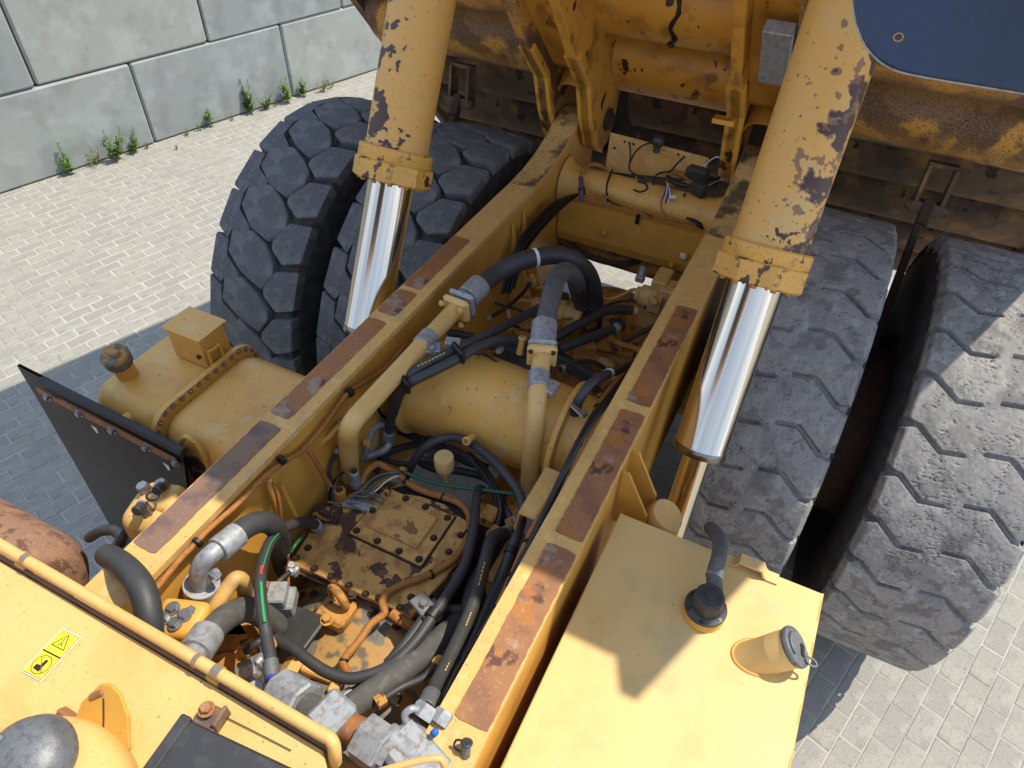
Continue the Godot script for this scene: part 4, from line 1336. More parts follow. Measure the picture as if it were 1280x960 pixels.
	for i in 13:
		var a := lerpf(-1.9, 1.2, i / 12.0)
		hf.append(Vector2(cos(a), sin(a)) * 0.036)
	det.prism(hf, Transform3D(FB, top + ax * 0.002), 0.006, 0.001)
	sub("cap_plate", det, "cast_grey", tank)
	var hs := Geo.new()
	hs.box(top + FB * Vector3(-0.021, -0.004, 0.001), Vector3(0.012, 0.034, 0.004), 0.001, FB)
	sub("cap_recess", hs, "print_black", tank)
	var lug_ := Geo.new()
	var ce := f0 + ax * 0.108 + Vector3(0.046, -0.012, 0.012)
	var lr: Array = []
	for i in 17:
		var a := TAU * i / 16.0
		lr.append(ce + Vector3(cos(a) * 0.013, -0.004 * cos(a), sin(a) * 0.009))
	lug_.tube(lr, 0.003, 8, 2)
	sub("lock_eye", lug_, "cast_grey", tank)
	# left: rounded oil tank in two pressed halves, bolted flange between
	var t1 := Geo.new()
	t1.round_box(Vector3(-1.66, 1.18, -1.26), Vector3(0.48, 0.60, 0.50), 0.10, 16)
	var oil := part("oil_tank", t1, "yellow_drum", "rounded oil tank of two pressed halves with a bolted flange")
	var t2 := Geo.new()
	t2.round_box(Vector3(-2.06, 1.18, -1.26), Vector3(0.42, 0.585, 0.485), 0.10, 16)
	sub("outer_half", t2, "yellow_drum", oil)
	var fo: Array = []
	var hw := Vector2(0.277, 0.327)
	for i in 64:
		var a := TAU * i / 64.0
		var q := Vector2(cos(a), sin(a))
		var cc := Vector2(signf(q.x) * (hw.x - 0.11), signf(q.y) * (hw.y - 0.11))
		fo.append(Vector2(-1.26, 1.18) + cc + q * 0.11)
	var fg := Geo.new()
	fg.prism(fo, along_x(-1.878), 0.022, 0.002)
	var flange := sub("bolted_flange", fg, "yellow_drum", oil)
	# bolts evenly along the flange
	var run := 0.0
	var next := 0.01
	for i in fo.size():
		var qa: Vector2 = fo[i]
		var qb: Vector2 = fo[(i + 1) % fo.size()]
		var seg := qa.distance_to(qb)
		while next < run + seg:
			var q := qa.lerp(qb, (next - run) / seg)
			next += 0.043
			if q.y < 1.2: continue
			var c := Vector2(-1.26 + clampf(q.x + 1.26, -0.167, 0.167), 1.18 + clampf(q.y - 1.18, -0.217, 0.217))
			q += (c - q).normalized() * 0.014
			bolt(oil, Vector3(-1.867, q.y, q.x), Vector3.RIGHT, 0.0075)
		run += seg
	# side pocket with a raised frame on the front of the inner half
	var pk := Geo.new()
	pk.tube([Vector3(-1.773, 1.417, -1.006), Vector3(-1.706, 1.502, -1.006), Vector3(-1.656, 1.469, -1.006), Vector3(-1.659, 1.338, -1.006), Vector3(-1.739, 1.19, -1.006)], 0.011, 8, 5)
	sub("pocket_rim", pk, "yellow_drum", oil)
	var pg := Geo.new()
	pg.prism([Vector2(-1.78, 1.37), Vector2(-1.70, 1.39), Vector2(-1.62, 1.26), Vector2(-1.64, 1.10), Vector2(-1.76, 1.12)], across(-1.008), 0.008, 0.001)
	sub("pocket", pg, "peeled_brown", oil)
	# sheet steel cover box on top
	var bx := Geo.new()
	bx.box(Vector3(-1.995, 1.55, -1.385), Vector3(0.165, 0.14, 0.13), 0.003)
	bx.box(Vector3(-1.995, 1.623, -1.385), Vector3(0.190, 0.006, 0.148), 0.001)
	var box_ := part("cover_box", bx, "yellow_drum", "square sheet steel cover box on the oil tank")
	var hk := Geo.new()
	hk.tube([Vector3(-1.90, 1.48, -1.335), Vector3(-1.895, 1.56, -1.333), Vector3(-1.888, 1.565, -1.345), Vector3(-1.888, 1.565, -1.375), Vector3(-1.895, 1.56, -1.39), Vector3(-1.895, 1.48, -1.39)], 0.006, 8, 4)
	sub("staple", hk, "yellow_drum", box_)
	var kn := Geo.new()
	kn.cyl(Vector3(-1.935, 1.535, -1.322), Vector3(-1.935, 1.535, -1.308), 0.009)
	sub("latch", kn, "rust_dark", box_)
	# filler with a screw cap at the outer side
	var q0: Vector3 = Vector3(-2.17, 1.44, -1.166)
	var q1: Vector3 = Vector3(-2.145, 1.58, -1.137)
	var a1 := (q1 - q0).normalized()
	var fl := Geo.new()
	fl.cyl(q0 - a1 * 0.10, q0 + a1 * 0.16, 0.038, -1, 28)
	var flp := part("filler_neck", fl, "yellow_drum", "short filler neck with a grimy screw cap on the oil tank")
	var fcg := Geo.new()
	fcg.facet(q0 + a1 * 0.12, a1, [Vector2(0.03, 0), Vector2(0.050, 0.002), Vector2(0.052, 0.045), Vector2(0.046, 0.056), Vector2(0, 0.056)], 14)
	fcg.box(q0 + a1 * 0.185, Vector3(0.05, 0.018, 0.028), 0.004)
	sub("screw_cap", fcg, "oily_grey", flp)
	var plug := Geo.new()
	plug.cyl(Vector3(-2.01, 1.442, -1.02), Vector3(-2.01, 1.442, -1.02) + Vector3(-0.01, 0, 0.045), 0.022)
	sub("drain_plug", plug, "yellow_drum", oil)
	# rubber mud flap with its clamping strap
	var mf := Geo.new()
	var rows: Array = []
	var tl: Vector3 = Vector3(-2.462, 1.556, -0.955)
	var tr: Vector3 = Vector3(-1.673, 1.504, -0.955)
	var bl: Vector3 = Vector3(-2.319, 0.553, -0.955)
	var brr: Vector3 = Vector3(-1.704, 1.277, -0.955)
	for i in 15:
		var row: Array = []
		var t := i / 14.0
		for j in 15:
			var u := j / 14.0
			var a := tl.lerp(tr, u)
			var b := bl.lerp(brr + Vector3(0.02, -0.45, 0), u)
			var q := a.lerp(b, t)
			q.z += 0.05 * sin(t * PI) * (0.3 + 0.7 * u) + 0.08 * t * t
			row.append(q)
		rows.append(row)
	var rows2: Array = []
	for r: Array in rows:
		var row: Array = []
		for q: Vector3 in r: row.append(q + Vector3(0, 0, -0.012))
		rows2.append(row)
	mf.sheet(rows, false)
	if mf.n[20].z < 0: 
		for i in mf.n.size(): mf.n[i] = -mf.n[i]
		for i in range(0, mf.ix.size(), 3):
			var c := mf.ix[i + 1]
			mf.ix[i + 1] = mf.ix[i + 2]; mf.ix[i + 2] = c
	var m2 := Geo.new()
	m2.sheet(rows2)
	var sides: Array = []
	for j in 15: sides.append([rows[14][j], rows2[14][j]])
	m2.sheet(sides)
	var sl: Array = []
	for i in 15: sl.append([rows[i][0], rows2[i][0]])
	m2.sheet(sl)
	var flp2 := part("mud_flap", mf, "mudflap", "black rubber mud flap hung from a rusty strap with bolts")
	sub("flap_back", m2, "mudflap", flp2)
	var strap := Geo.new()
	var d := (tr - tl).normalized()
	var B := Basis(d, d.cross(Vector3.BACK).normalized() * -1.0, Vector3.BACK)
	strap.box(tl.lerp(tr, 0.55) + Vector3(0, -0.055, 0.022), Vector3(tl.distance_to(tr) * 0.84, 0.032, 0.008), 0.001, B)
	sub("clamp_strap", strap, "rust_strip", flp2)
	var tube := Geo.new()
	tube.tube([tl.lerp(tr, 0.16) + Vector3(0, -0.01, 0.004), tl.lerp(tr, 0.5) + Vector3(0, -0.004, 0.004), tr + Vector3(0.01, -0.005, 0.004)], 0.017, 10, 6)
	sub("rolled_edge", tube, "mudflap", flp2)
	for u: float in [0.20, 0.40, 0.60, 0.80, 0.97]:
		bolt(flp2, tl.lerp(tr, u) + Vector3(0, -0.055, 0.026), Vector3.BACK, 0.012)
	for q: Array in [[0.47, 0.028], [0.90, 0.045]]:
		var lb := Geo.new()
		var c := tl.lerp(tr, q[0]) + Vector3(0, -0.105, 0.032)
		lb.prism([Vector2(-0.013, 0.016), Vector2(0.012, 0.012), Vector2(0.010, -0.016), Vector2(0.0, -0.02), Vector2(-0.006, -0.006)], Transform3D(B, c), 0.001)
		sub("torn_label", lb, "print_white", flp2)
	# brake cylinder block beside the left rail
	var bb := Geo.new()
	var bp: Vector3 = Vector3(-1.458, 1.645, -0.677)
	bb.round_box(bp + Vector3(0, -0.09, 0), Vector3(0.15, 0.22, 0.15), 0.045, 10, Basis(Vector3.UP, 0.3))
	bb.round_box(bp + Vector3(0.01, -0.01, -0.03), Vector3(0.12, 0.09, 0.10), 0.025, 8, Basis(Vector3.UP, 0.3))
	var bbp := part("brake_cylinder", bb, "yellow_dusty", "brake cylinder with steel fittings outside the left rail")
	for q: Vector3 in [Vector3(-1.489, 1.69, -0.701), Vector3(-1.451, 1.69, -0.733), Vector3(-1.438, 1.69, -0.65)]:
		var pg2 := Geo.new()
		pg2.hex(q - Vector3(0, 0.03, 0), Vector3(-0.15, 1, 0.1), 0.019, 0.045)
		sub("fitting", pg2, "steel", bbp)
	for q: Vector3 in [Vector3(-1.426, 1.715, -0.641), Vector3(-1.433, 1.712, -0.719)]:
		var cp := Geo.new()
		cp.cyl(q, q + Vector3(0.01, 0.012, 0.028), 0.015)
		sub("dust_cap", cp, "plastic_black", bbp)
	var rg := Geo.new()
	var rr: Array = []
	var rc: Vector3 = Vector3(-1.422, 1.72, -0.676)
	for i in 17: rr.append(rc + Vector3(cos(TAU * i / 16.0) * 0.018, 0, sin(TAU * i / 16.0) * 0.014))
	rg.tube(rr, 0.0035, 6, 2)
	sub("cap_ring", rg, "cable_black", bbp)

# ---------------------------------------------------------------- deck in front, with what stands on it
func build_front_deck() -> void:
	var ye := 1.95
	var deck := Geo.new()
	deck.prism([Vector2(-2.6, -0.297), Vector2(-0.50, -0.297), Vector2(-0.47, -0.27), Vector2(-0.40, 0.2), Vector2(-0.40, 0.55), Vector2(-2.6, 0.55)], level(ye - 0.012), 0.02, 0.002)
	var root := part("front_deck", deck, "yellow_deck", "flat yellow deck plate with pipe, sticker and brackets on it")
	var lip := Geo.new()
	lip.box(Vector3(-1.53, ye - 0.03, -0.303), Vector3(2.1, 0.07, 0.008), 0.001)
	sub("deck_lip", lip, "rust_strip_plain", root)
	var under := Geo.new()
	under.box(Vector3(-1.5, 1.62, 0.12), Vector3(2.0, 0.56, 0.78), 0.01)
	sub("engine_side_panel", under, "yellow_clean", root)
	# long thin pipe on clamps above the rear edge
	var pp := Geo.new()
	pp.tube([Vector3(-1.496, 1.982, -0.317), Vector3(-1.387, 1.982, -0.316), Vector3(-1.087, 1.982, -0.314), Vector3(-0.802, 1.982, -0.313), Vector3(-0.52, 1.982, -0.311), Vector3(-0.494, 1.982, -0.312), Vector3(-0.48, 1.975, -0.308), Vector3(-0.476, 1.95, -0.301), Vector3(-0.484, 1.9, -0.301)], 0.0125, 16, 6)
	var pipe := part("deck_pipe", pp, "yellow_deck", "long thin yellow pipe clamped above the deck's rear edge")
	for q: Array in [[Vector3(-1.294, 1.982, -0.316), Vector3(-1.309, 1.982, -0.316)], [Vector3(-0.747, 1.982, -0.313), Vector3(-0.767, 1.982, -0.313)], [Vector3(-0.803, 1.982, -0.313), Vector3(-0.814, 1.982, -0.313)]]:
		var c := Geo.new()
		c.cyl(q[0], q[1], 0.0145, -1, 18, 0.001)
		sub("pipe_clamp", c, "oily_grey" if q != null else "steel", pipe)
	for q: Vector3 in [Vector3(-1.324, 1.955, -0.319), Vector3(-0.769, 1.955, -0.316)]:
		var c := Geo.new()
		c.box(q + Vector3(0, -0.015, 0.005), Vector3(0.03, 0.045, 0.025), 0.002)
		sub("clamp_foot", c, "yellow_deck", pipe)
	# warning sticker: two yellow panels with a white rim
	var s0: Vector3 = Vector3(-1.118, 1.951, -0.15)
	var s1: Vector3 = Vector3(-1.124, 1.951, -0.249)
	var s2: Vector3 = Vector3(-1.072, 1.951, -0.248)
	var sx := (s1 - s0)
	var sw := (s2 - s1)
	var L := sx.length()
	var W := sw.length()
	var SB := Basis(sx.normalized(), -sw.normalized(), Vector3.UP).orthonormalized()
	var S := Transform3D(SB, (s0 + s2) * 0.5)
	var stg := Geo.new()
	stg.box(S.origin, Vector3(L, W, 0.0012), 0.0003, SB)
	var stick := sub("warning_sticker", stg, "sticker_white", root)
	var sb := Geo.new()
	sb.box(S.origin + Vector3(0, 0.0005, 0), Vector3(L * 0.965, W * 0.93, 0.001), 0.0002, SB)
	sub("sticker_line", sb, "print_black", root)
	for k in 2:
		var yb := Geo.new()
		var c := S * Vector3((k - 0.5) * L * 0.485, 0, 0.0009)
		yb.box(c, Vector3(L * 0.455, W * 0.88, 0.0006), 0.0001, SB)
		sub("sticker_panel", yb, "sticker_yellow", root)
	var tri := Geo.new()
	var tc := S * Vector3(L * 0.245, 0, 0.0016)
	var tp: Array = []
	for k in 4: tp.append(tc + SB * (Vector3(cos(TAU * k / 3.0), sin(TAU * k / 3.0), 0) * W * 0.36))
	for k in 3: tri.tube([tp[k], tp[k + 1]], 0.0009, 5, 1)
	tri.tube([tc + SB * Vector3(W * 0.18, W * 0.02, 0), tc + SB * Vector3(0, 0, 0), tc + SB * Vector3(-W * 0.1, W * 0.1, 0)], 0.0009, 5, 2)
	tri.tube([tc, tc + SB * Vector3(-W * 0.1, -W * 0.1, 0)], 0.0009, 5, 2)
	sub("warning_triangle", tri, "print_black", root)
	var ci := Geo.new()
	var cc := S * Vector3(-L * 0.245, 0, 0.0016)
	var cr: Array = []
	for k in 25: cr.append(cc + SB * (Vector3(cos(TAU * k / 24.0), sin(TAU * k / 24.0), 0) * W * 0.36))
	ci.tube(cr, 0.0009, 5, 1)
	ci.tube([cc + SB * Vector3(-W * 0.25, -W * 0.25, 0), cc + SB * Vector3(W * 0.25, W * 0.25, 0)], 0.0009, 5, 1)
	sub("prohibition_ring", ci, "print_red", root)
	var bt := Geo.new()
	bt.prism([Vector2(-0.25, -0.12), Vector2(0.22, -0.12), Vector2(0.22, 0.0), Vector2(-0.02, 0.02), Vector2(-0.05, 0.2), Vector2(-0.22, 0.2)].map(func(q): return q * W), Transform3D(SB, cc), 0.0006)
	sub("boot_symbol", bt, "print_black", root)
	# upright rounded bracket plate with a rusty hinge
	var b0: Vector3 = Vector3(-0.938, 1.95, -0.115)
	var b1: Vector3 = Vector3(-0.808, 1.95, -0.114)
	var bd := (b1 - b0)
	bd.y = 0
	var BL := bd.length()
	var bu := (Vector3.UP * 0.72 - bd.normalized().cross(Vector3.UP) * 0.70).normalized()
	var BB := Basis(bd.normalized(), bu, bd.normalized().cross(bu))
	var bp := Geo.new()
	bp.prism([Vector2(0, 0), Vector2(BL, 0), Vector2(BL * 1.05, 0.035), Vector2(BL * 0.86, 0.085), Vector2(BL * 0.62, 0.112), Vector2(BL * 0.42, 0.118), Vector2(BL * 0.24, 0.108), Vector2(BL * 0.04, 0.06)], Transform3D(BB, b0), 0.008, 0.001)
	var brk := sub("bracket_plate", bp, "yellow_clean", root)
	var bw := Geo.new()
	bw.tube([b0 + BB * Vector3(BL * 0.38, 0.09, -0.004), b0 + BB * Vector3(BL * 0.5, 0.055, -0.004), b0 + BB * Vector3(BL * 0.60, 0.02, -0.004)], 0.002, 6, 3)
	bw.tube([b0 + BB * Vector3(BL * 0.38, 0.09, 0.004), b0 + BB * Vector3(BL * 0.5, 0.055, 0.004), b0 + BB * Vector3(BL * 0.60, 0.02, 0.004)], 0.002, 6, 3)
	sub("weld_line", bw, "rust_dark", root)
	var bhg := Geo.new()
	bhg.box(b0 + BB * Vector3(-0.012, 0.012, 0.0), Vector3(0.055, 0.03, 0.02), 0.003, BB)
	bhg.cyl(b0 + BB * Vector3(0.02, 0.075, 0.0), b0 + BB * Vector3(0.045, 0.10, 0.0), 0.008)
	sub("hinge", bhg, "rust_strip", root)
	# round yellow housing with a grey cast dome
	var hp: Vector3 = Vector3(-0.864, 2, 0.056)
	var hc := Geo.new()
	hc.lathe(hp + Vector3(0, -0.10, 0), Vector3.UP, [Vector2(0.20, 0), Vector2(0.20, 0.07), Vector2(0.196, 0.09), Vector2(0.185, 0.105), Vector2(0.165, 0.115), Vector2(0, 0.12)], 72)
	var hs := part("round_housing", hc, "yellow_deck", "round yellow housing on the deck with a grey dome on top")
	var dp: Vector3 = Vector3(-0.902, 2.03, -0.044)
	var dm := Geo.new()
	dm.lathe(dp, Vector3(0.1, 1, 0.1), [Vector2(0.066, -0.02), Vector2(0.072, 0.0), Vector2(0.073, 0.006), Vector2(0.070, 0.012), Vector2(0.064, 0.03), Vector2(0.048, 0.044), Vector2(0.024, 0.05), Vector2(0, 0.051)], 56)
	sub("dome", dm, "cast_grey", hs)
	var db := Geo.new()
	db.box(dp + Vector3(-0.045, 0.045, 0.02), Vector3(0.014, 0.016, 0.05), 0.004, Basis(Vector3.UP, 0.15))
	db.cyl(dp + Vector3(-0.035, 0.02, 0.04), dp + Vector3(-0.035, 0.07, 0.045), 0.014)
	sub("dome_bracket", db, "cast_grey", hs)
	# black box with sloping shade, rusty bracket
	var k0: Vector3 = Vector3(-0.732, 2.02, -0.129)
	var k1: Vector3 = Vector3(-0.727, 2.02, -0.216)
	var k2: Vector3 = Vector3(-0.494, 2.02, -0.236)
	var ku := (k2 - k1).normalized()
	var kv := (k1 - k0).normalized()
	kv = (kv - ku * kv.dot(ku)).normalized()
	var KB := Basis(ku, Vector3.UP, ku.cross(Vector3.UP))
	var kb := Geo.new()
	kb.box(k1 + ku * 0.15 - kv * 0.11 + Vector3(0, -0.025, 0), Vector3(0.30, 0.05, 0.22), 0.005, KB)
	var kp := sub("black_box", kb, "plastic_black", root)
	var kr := Geo.new()
	kr.box(k1 + ku * 0.008 - kv * 0.11 + Vector3(-0.008, -0.012, 0), Vector3(0.022, 0.035, 0.225), 0.003, KB)
	sub("box_frame", kr, "plastic_black", root)
	var kk := Geo.new()
	var kq: Vector3 = Vector3(-0.725, 1.965, -0.256)
	kk.box(kq + Vector3(0.006, -0.004, 0.012), Vector3(0.045, 0.02, 0.045), 0.003, KB)
	kk.box(kq + Vector3(0.028, 0.0, 0.004), Vector3(0.008, 0.035, 0.04), 0.002, KB)
	sub("box_bracket", kk, "rust_strip_plain", root)
	bolt(root, kq + Vector3(0.0, 0.016, 0.006), Vector3.UP, 0.011, "rust_strip")
	var kn := Geo.new()
	kn.tube([Vector3(-0.711, 1.953, -0.26), Vector3(-0.611, 1.953, -0.266), Vector3(-0.55, 1.953, -0.269)], 0.001, 5, 2)
	sub("panel_gap", kn, "print_black", root)
	# rusty exhaust silencer left of the frame
	var mu := Geo.new()
	mu.lathe(Vector3(-2.75, 1.35, -0.40), Vector3.RIGHT, [Vector2(0.0, 0), Vector2(0.18, 0.0), Vector2(0.18, 0.90), Vector2(0.177, 0.945), Vector2(0.166, 0.985), Vector2(0.145, 1.015), Vector2(0.11, 1.035), Vector2(0.06, 1.045), Vector2(0, 1.048)], 64)
	var mup := part("silencer", mu, "rust_muffler", "rusty round exhaust silencer beside the deck")
	# black elbow and thick hose between rail and silencer
	var eh := Geo.new()
	eh.tube([Vector3(-1.396, 1.7, -0.487), Vector3(-1.277, 1.8, -0.457), Vector3(-1.182, 1.865, -0.432), Vector3(-1.118, 1.88, -0.413), Vector3(-1.076, 1.87, -0.39), Vector3(-1.049, 1.84, -0.361), Vector3(-1.049, 1.78, -0.336)], 0.030, 16, 7)
	part("intake_hose", eh, "hose_rubber", "thick black hose passing under the deck edge")
	var el := Geo.new()
	el.tube([Vector3(-1.707, 1.45, -0.581), Vector3(-1.651, 1.5, -0.598), Vector3(-1.601, 1.52, -0.611), Vector3(-1.56, 1.52, -0.603), Vector3(-1.562, 1.5, -0.579)], 0.017, 10, 5)
	part("elbow_pipe", el, "plastic_black")
	# grey couplings in a row at the deck's right end
	var cp := Geo.new()
	var a: Vector3 = Vector3(-0.711, 1.74, -0.395)
	var b: Vector3 = Vector3(-0.625, 1.76, -0.389)
	var c: Vector3 = Vector3(-0.537, 1.78, -0.402)
	var e: Vector3 = Vector3(-0.399, 1.78, -0.436)
	cp.facet(a - (b - a).normalized() * 0.035, b - a, [Vector2(0, 0), Vector2(0.05, 0), Vector2(0.055, 0.006), Vector2(0.055, 0.085), Vector2(0.05, 0.09), Vector2(0, 0.09)], 8)
	var coup := part("coupling", cp, "galvanised", "row of grey hydraulic couplings at the end of the deck")
	var cq := Geo.new()
	cq.cyl(a + (b - a).normalized() * 0.05, b + (b - a).normalized() * 0.02, 0.034, -1, 28)
	sub("sleeve", cq, "hose_dusty", coup)
	var cr2 := Geo.new()
	cr2.box((b + c) * 0.5, Vector3(0.075, 0.085, 0.085), 0.008, Basis(Vector3.UP, -0.2))
	sub("adapter_block", cr2, "galvanised", coup)
	var cs := Geo.new()
	cs.cyl((b + c) * 0.5 + Vector3(0.03, 0, 0), c + Vector3(0.035, 0, 0.005), 0.03, -1, 24)
	sub("rusty_neck", cs, "rust_strip", coup)
	var ct := Geo.new()
	ct.facet(c + Vector3(0.03, 0, 0.01), Vector3(1, 0, 0.08), [Vector2(0.03, 0), Vector2(0.048, 0.0), Vector2(0.05, 0.004), Vector2(0.05, 0.06), Vector2(0.048, 0.064), Vector2(0.035, 0.066), Vector2(0.035, 0.08)], 6)
	sub("hex_nut", ct, "galvanised", coup)
	var cu := Geo.new()
	cu.box(e + Vector3(0.02, -0.01, 0.03), Vector3(0.14, 0.07, 0.10), 0.012, Basis(Vector3.UP, -0.3))
	cu.cyl(e + Vector3(-0.06, 0, 0.02), e + Vector3(0.02, 0, 0.03), 0.03)
	sub("manifold", cu, "galvanised", coup)
	var cv := Geo.new()
	cv.hex(Vector3(-0.407, 1.8, -0.473), Vector3(0.1, 0.3, -1), 0.028, 0.03)
	cv.hex(Vector3(-0.369, 1.8, -0.479), Vector3(0.1, 0.3, -1), 0.022, 0.03)
	sub("union_nut", cv, "galvanised", coup)
	var cw := Geo.new()
	cw.cyl(Vector3(-0.365, 1.815, -0.451), Vector3(-0.359, 1.83, -0.455), 0.008)
	sub("blue_cap", cw, "cap_blue", coup)
	var cx := Geo.new()
	cx.tube([Vector3(-0.432, 1.8, -0.453), Vector3(-0.437, 1.82, -0.458), Vector3(-0.428, 1.83, -0.47), Vector3(-0.418, 1.82, -0.48)], 0.008, 10, 5)
	sub("bent_pipe", cx, "galvanised", coup)
	var yp := Geo.new()
	yp.tube([Vector3(-0.416, 1.86, -0.328), Vector3(-0.379, 1.87, -0.357), Vector3(-0.341, 1.88, -0.384), Vector3(-0.317, 1.88, -0.399), Vector3(-0.308, 1.87, -0.399), Vector3(-0.303, 1.83, -0.395)], 0.007, 10, 5)
	part("thin_pipe", yp, "yellow_deck", "thin bent yellow pipe beside the couplings")
	var tc2: Vector3 = Vector3(-0.287, 1.8, -0.449)
	var tg := Geo.new()
	tg.cyl(tc2, tc2 + Vector3(-0.004, 0.03, -0.012), 0.0095, -1, 20)
	var tp2 := part("test_port", tg, "cast_grey", "small test port with a rubber cap on the right rail")
	var th := Geo.new()
	th.cyl(tc2 + Vector3(-0.004, 0.03, -0.012), tc2 + Vector3(-0.005, 0.037, -0.015), 0.013, -1, 20)
	th.tube([tc2 + Vector3(-0.012, 0.034, -0.013), tc2 + Vector3(-0.026, 0.03, -0.010), tc2 + Vector3(-0.028, 0.012, -0.002), tc2 + Vector3(-0.012, 0.008, 0.0)], 0.0025, 6, 4)
	sub("rubber_cap", th, "plastic_black", tp2)

# the cab further forward on the truck's left; it shows in the chrome
func build_cab() -> void:
	var cb := Geo.new()
	cb.box(Vector3(-1.75, 2.45, 1.65), Vector3(1.5, 1.0, 1.5), 0.04)
	var cab := part("cab", cb, "yellow_clean", "yellow cab with dark windows on the deck")
	var rf := Geo.new()
	rf.box(Vector3(-1.75, 3.78, 1.65), Vector3(1.62, 0.14, 1.62), 0.04)
	sub("cab_roof", rf, "yellow_clean", cab)
	for x: float in [-2.45, -1.05]:
		for z: float in [0.95, 2.35]:
			var po := Geo.new()
			po.box(Vector3(x, 3.33, z), Vector3(0.09, 0.78, 0.09), 0.01)
			sub("cab_post", po, "yellow_clean", cab)
	for q: Array in [[Vector3(-1.75, 3.33, 0.93), Vector3(1.3, 0.74, 0.01)], [Vector3(-1.75, 3.33, 2.37), Vector3(1.3, 0.74, 0.01)], [Vector3(-1.03, 3.33, 1.65), Vector3(0.01, 0.74, 1.3)], [Vector3(-2.47, 3.33, 1.65), Vector3(0.01, 0.74, 1.3)]]:
		var wn := Geo.new()
		wn.box(q[0], q[1], 0.001)
		sub("window", wn, "cab_glass", cab)
	var hood := Geo.new()
	hood.box(Vector3(-0.2, 2.2, 1.9), Vector3(1.5, 0.5, 2.0), 0.05)
	part("engine_hood", hood, "yellow_deck")
	var rail := Geo.new()
	for x: float in [0.62, 1.1]:
		rail.tube([Vector3(x, 1.95, 1.0), Vector3(x, 2.95, 1.0)], 0.02, 8, 2)
	rail.tube([Vector3(0.62, 2.95, 1.0), Vector3(1.1, 2.95, 1.0), Vector3(1.1, 2.95, 2.6)], 0.02, 8, 1)
	part("handrail", rail, "yellow_clean")

# ---------------------------------------------------------------- gearbox, drum, axle between the rails
func hose(pts: Array, r: float, material := "hose_rubber", label := "", called := "hydraulic_hose", steps := 7, segs := 12) -> MeshInstance3D:
	var g := Geo.new()
	g.tube(pts, r, segs, steps)
	return part(called, g, material, label)

func collar(parent: Node, called: String, a: Vector3, b: Vector3, r: float, material: String, segs := 18) -> void:
	var g := Geo.new()
	g.cyl(a, b, r, -1, segs, 0.0015)
	sub(called, g, material, parent)

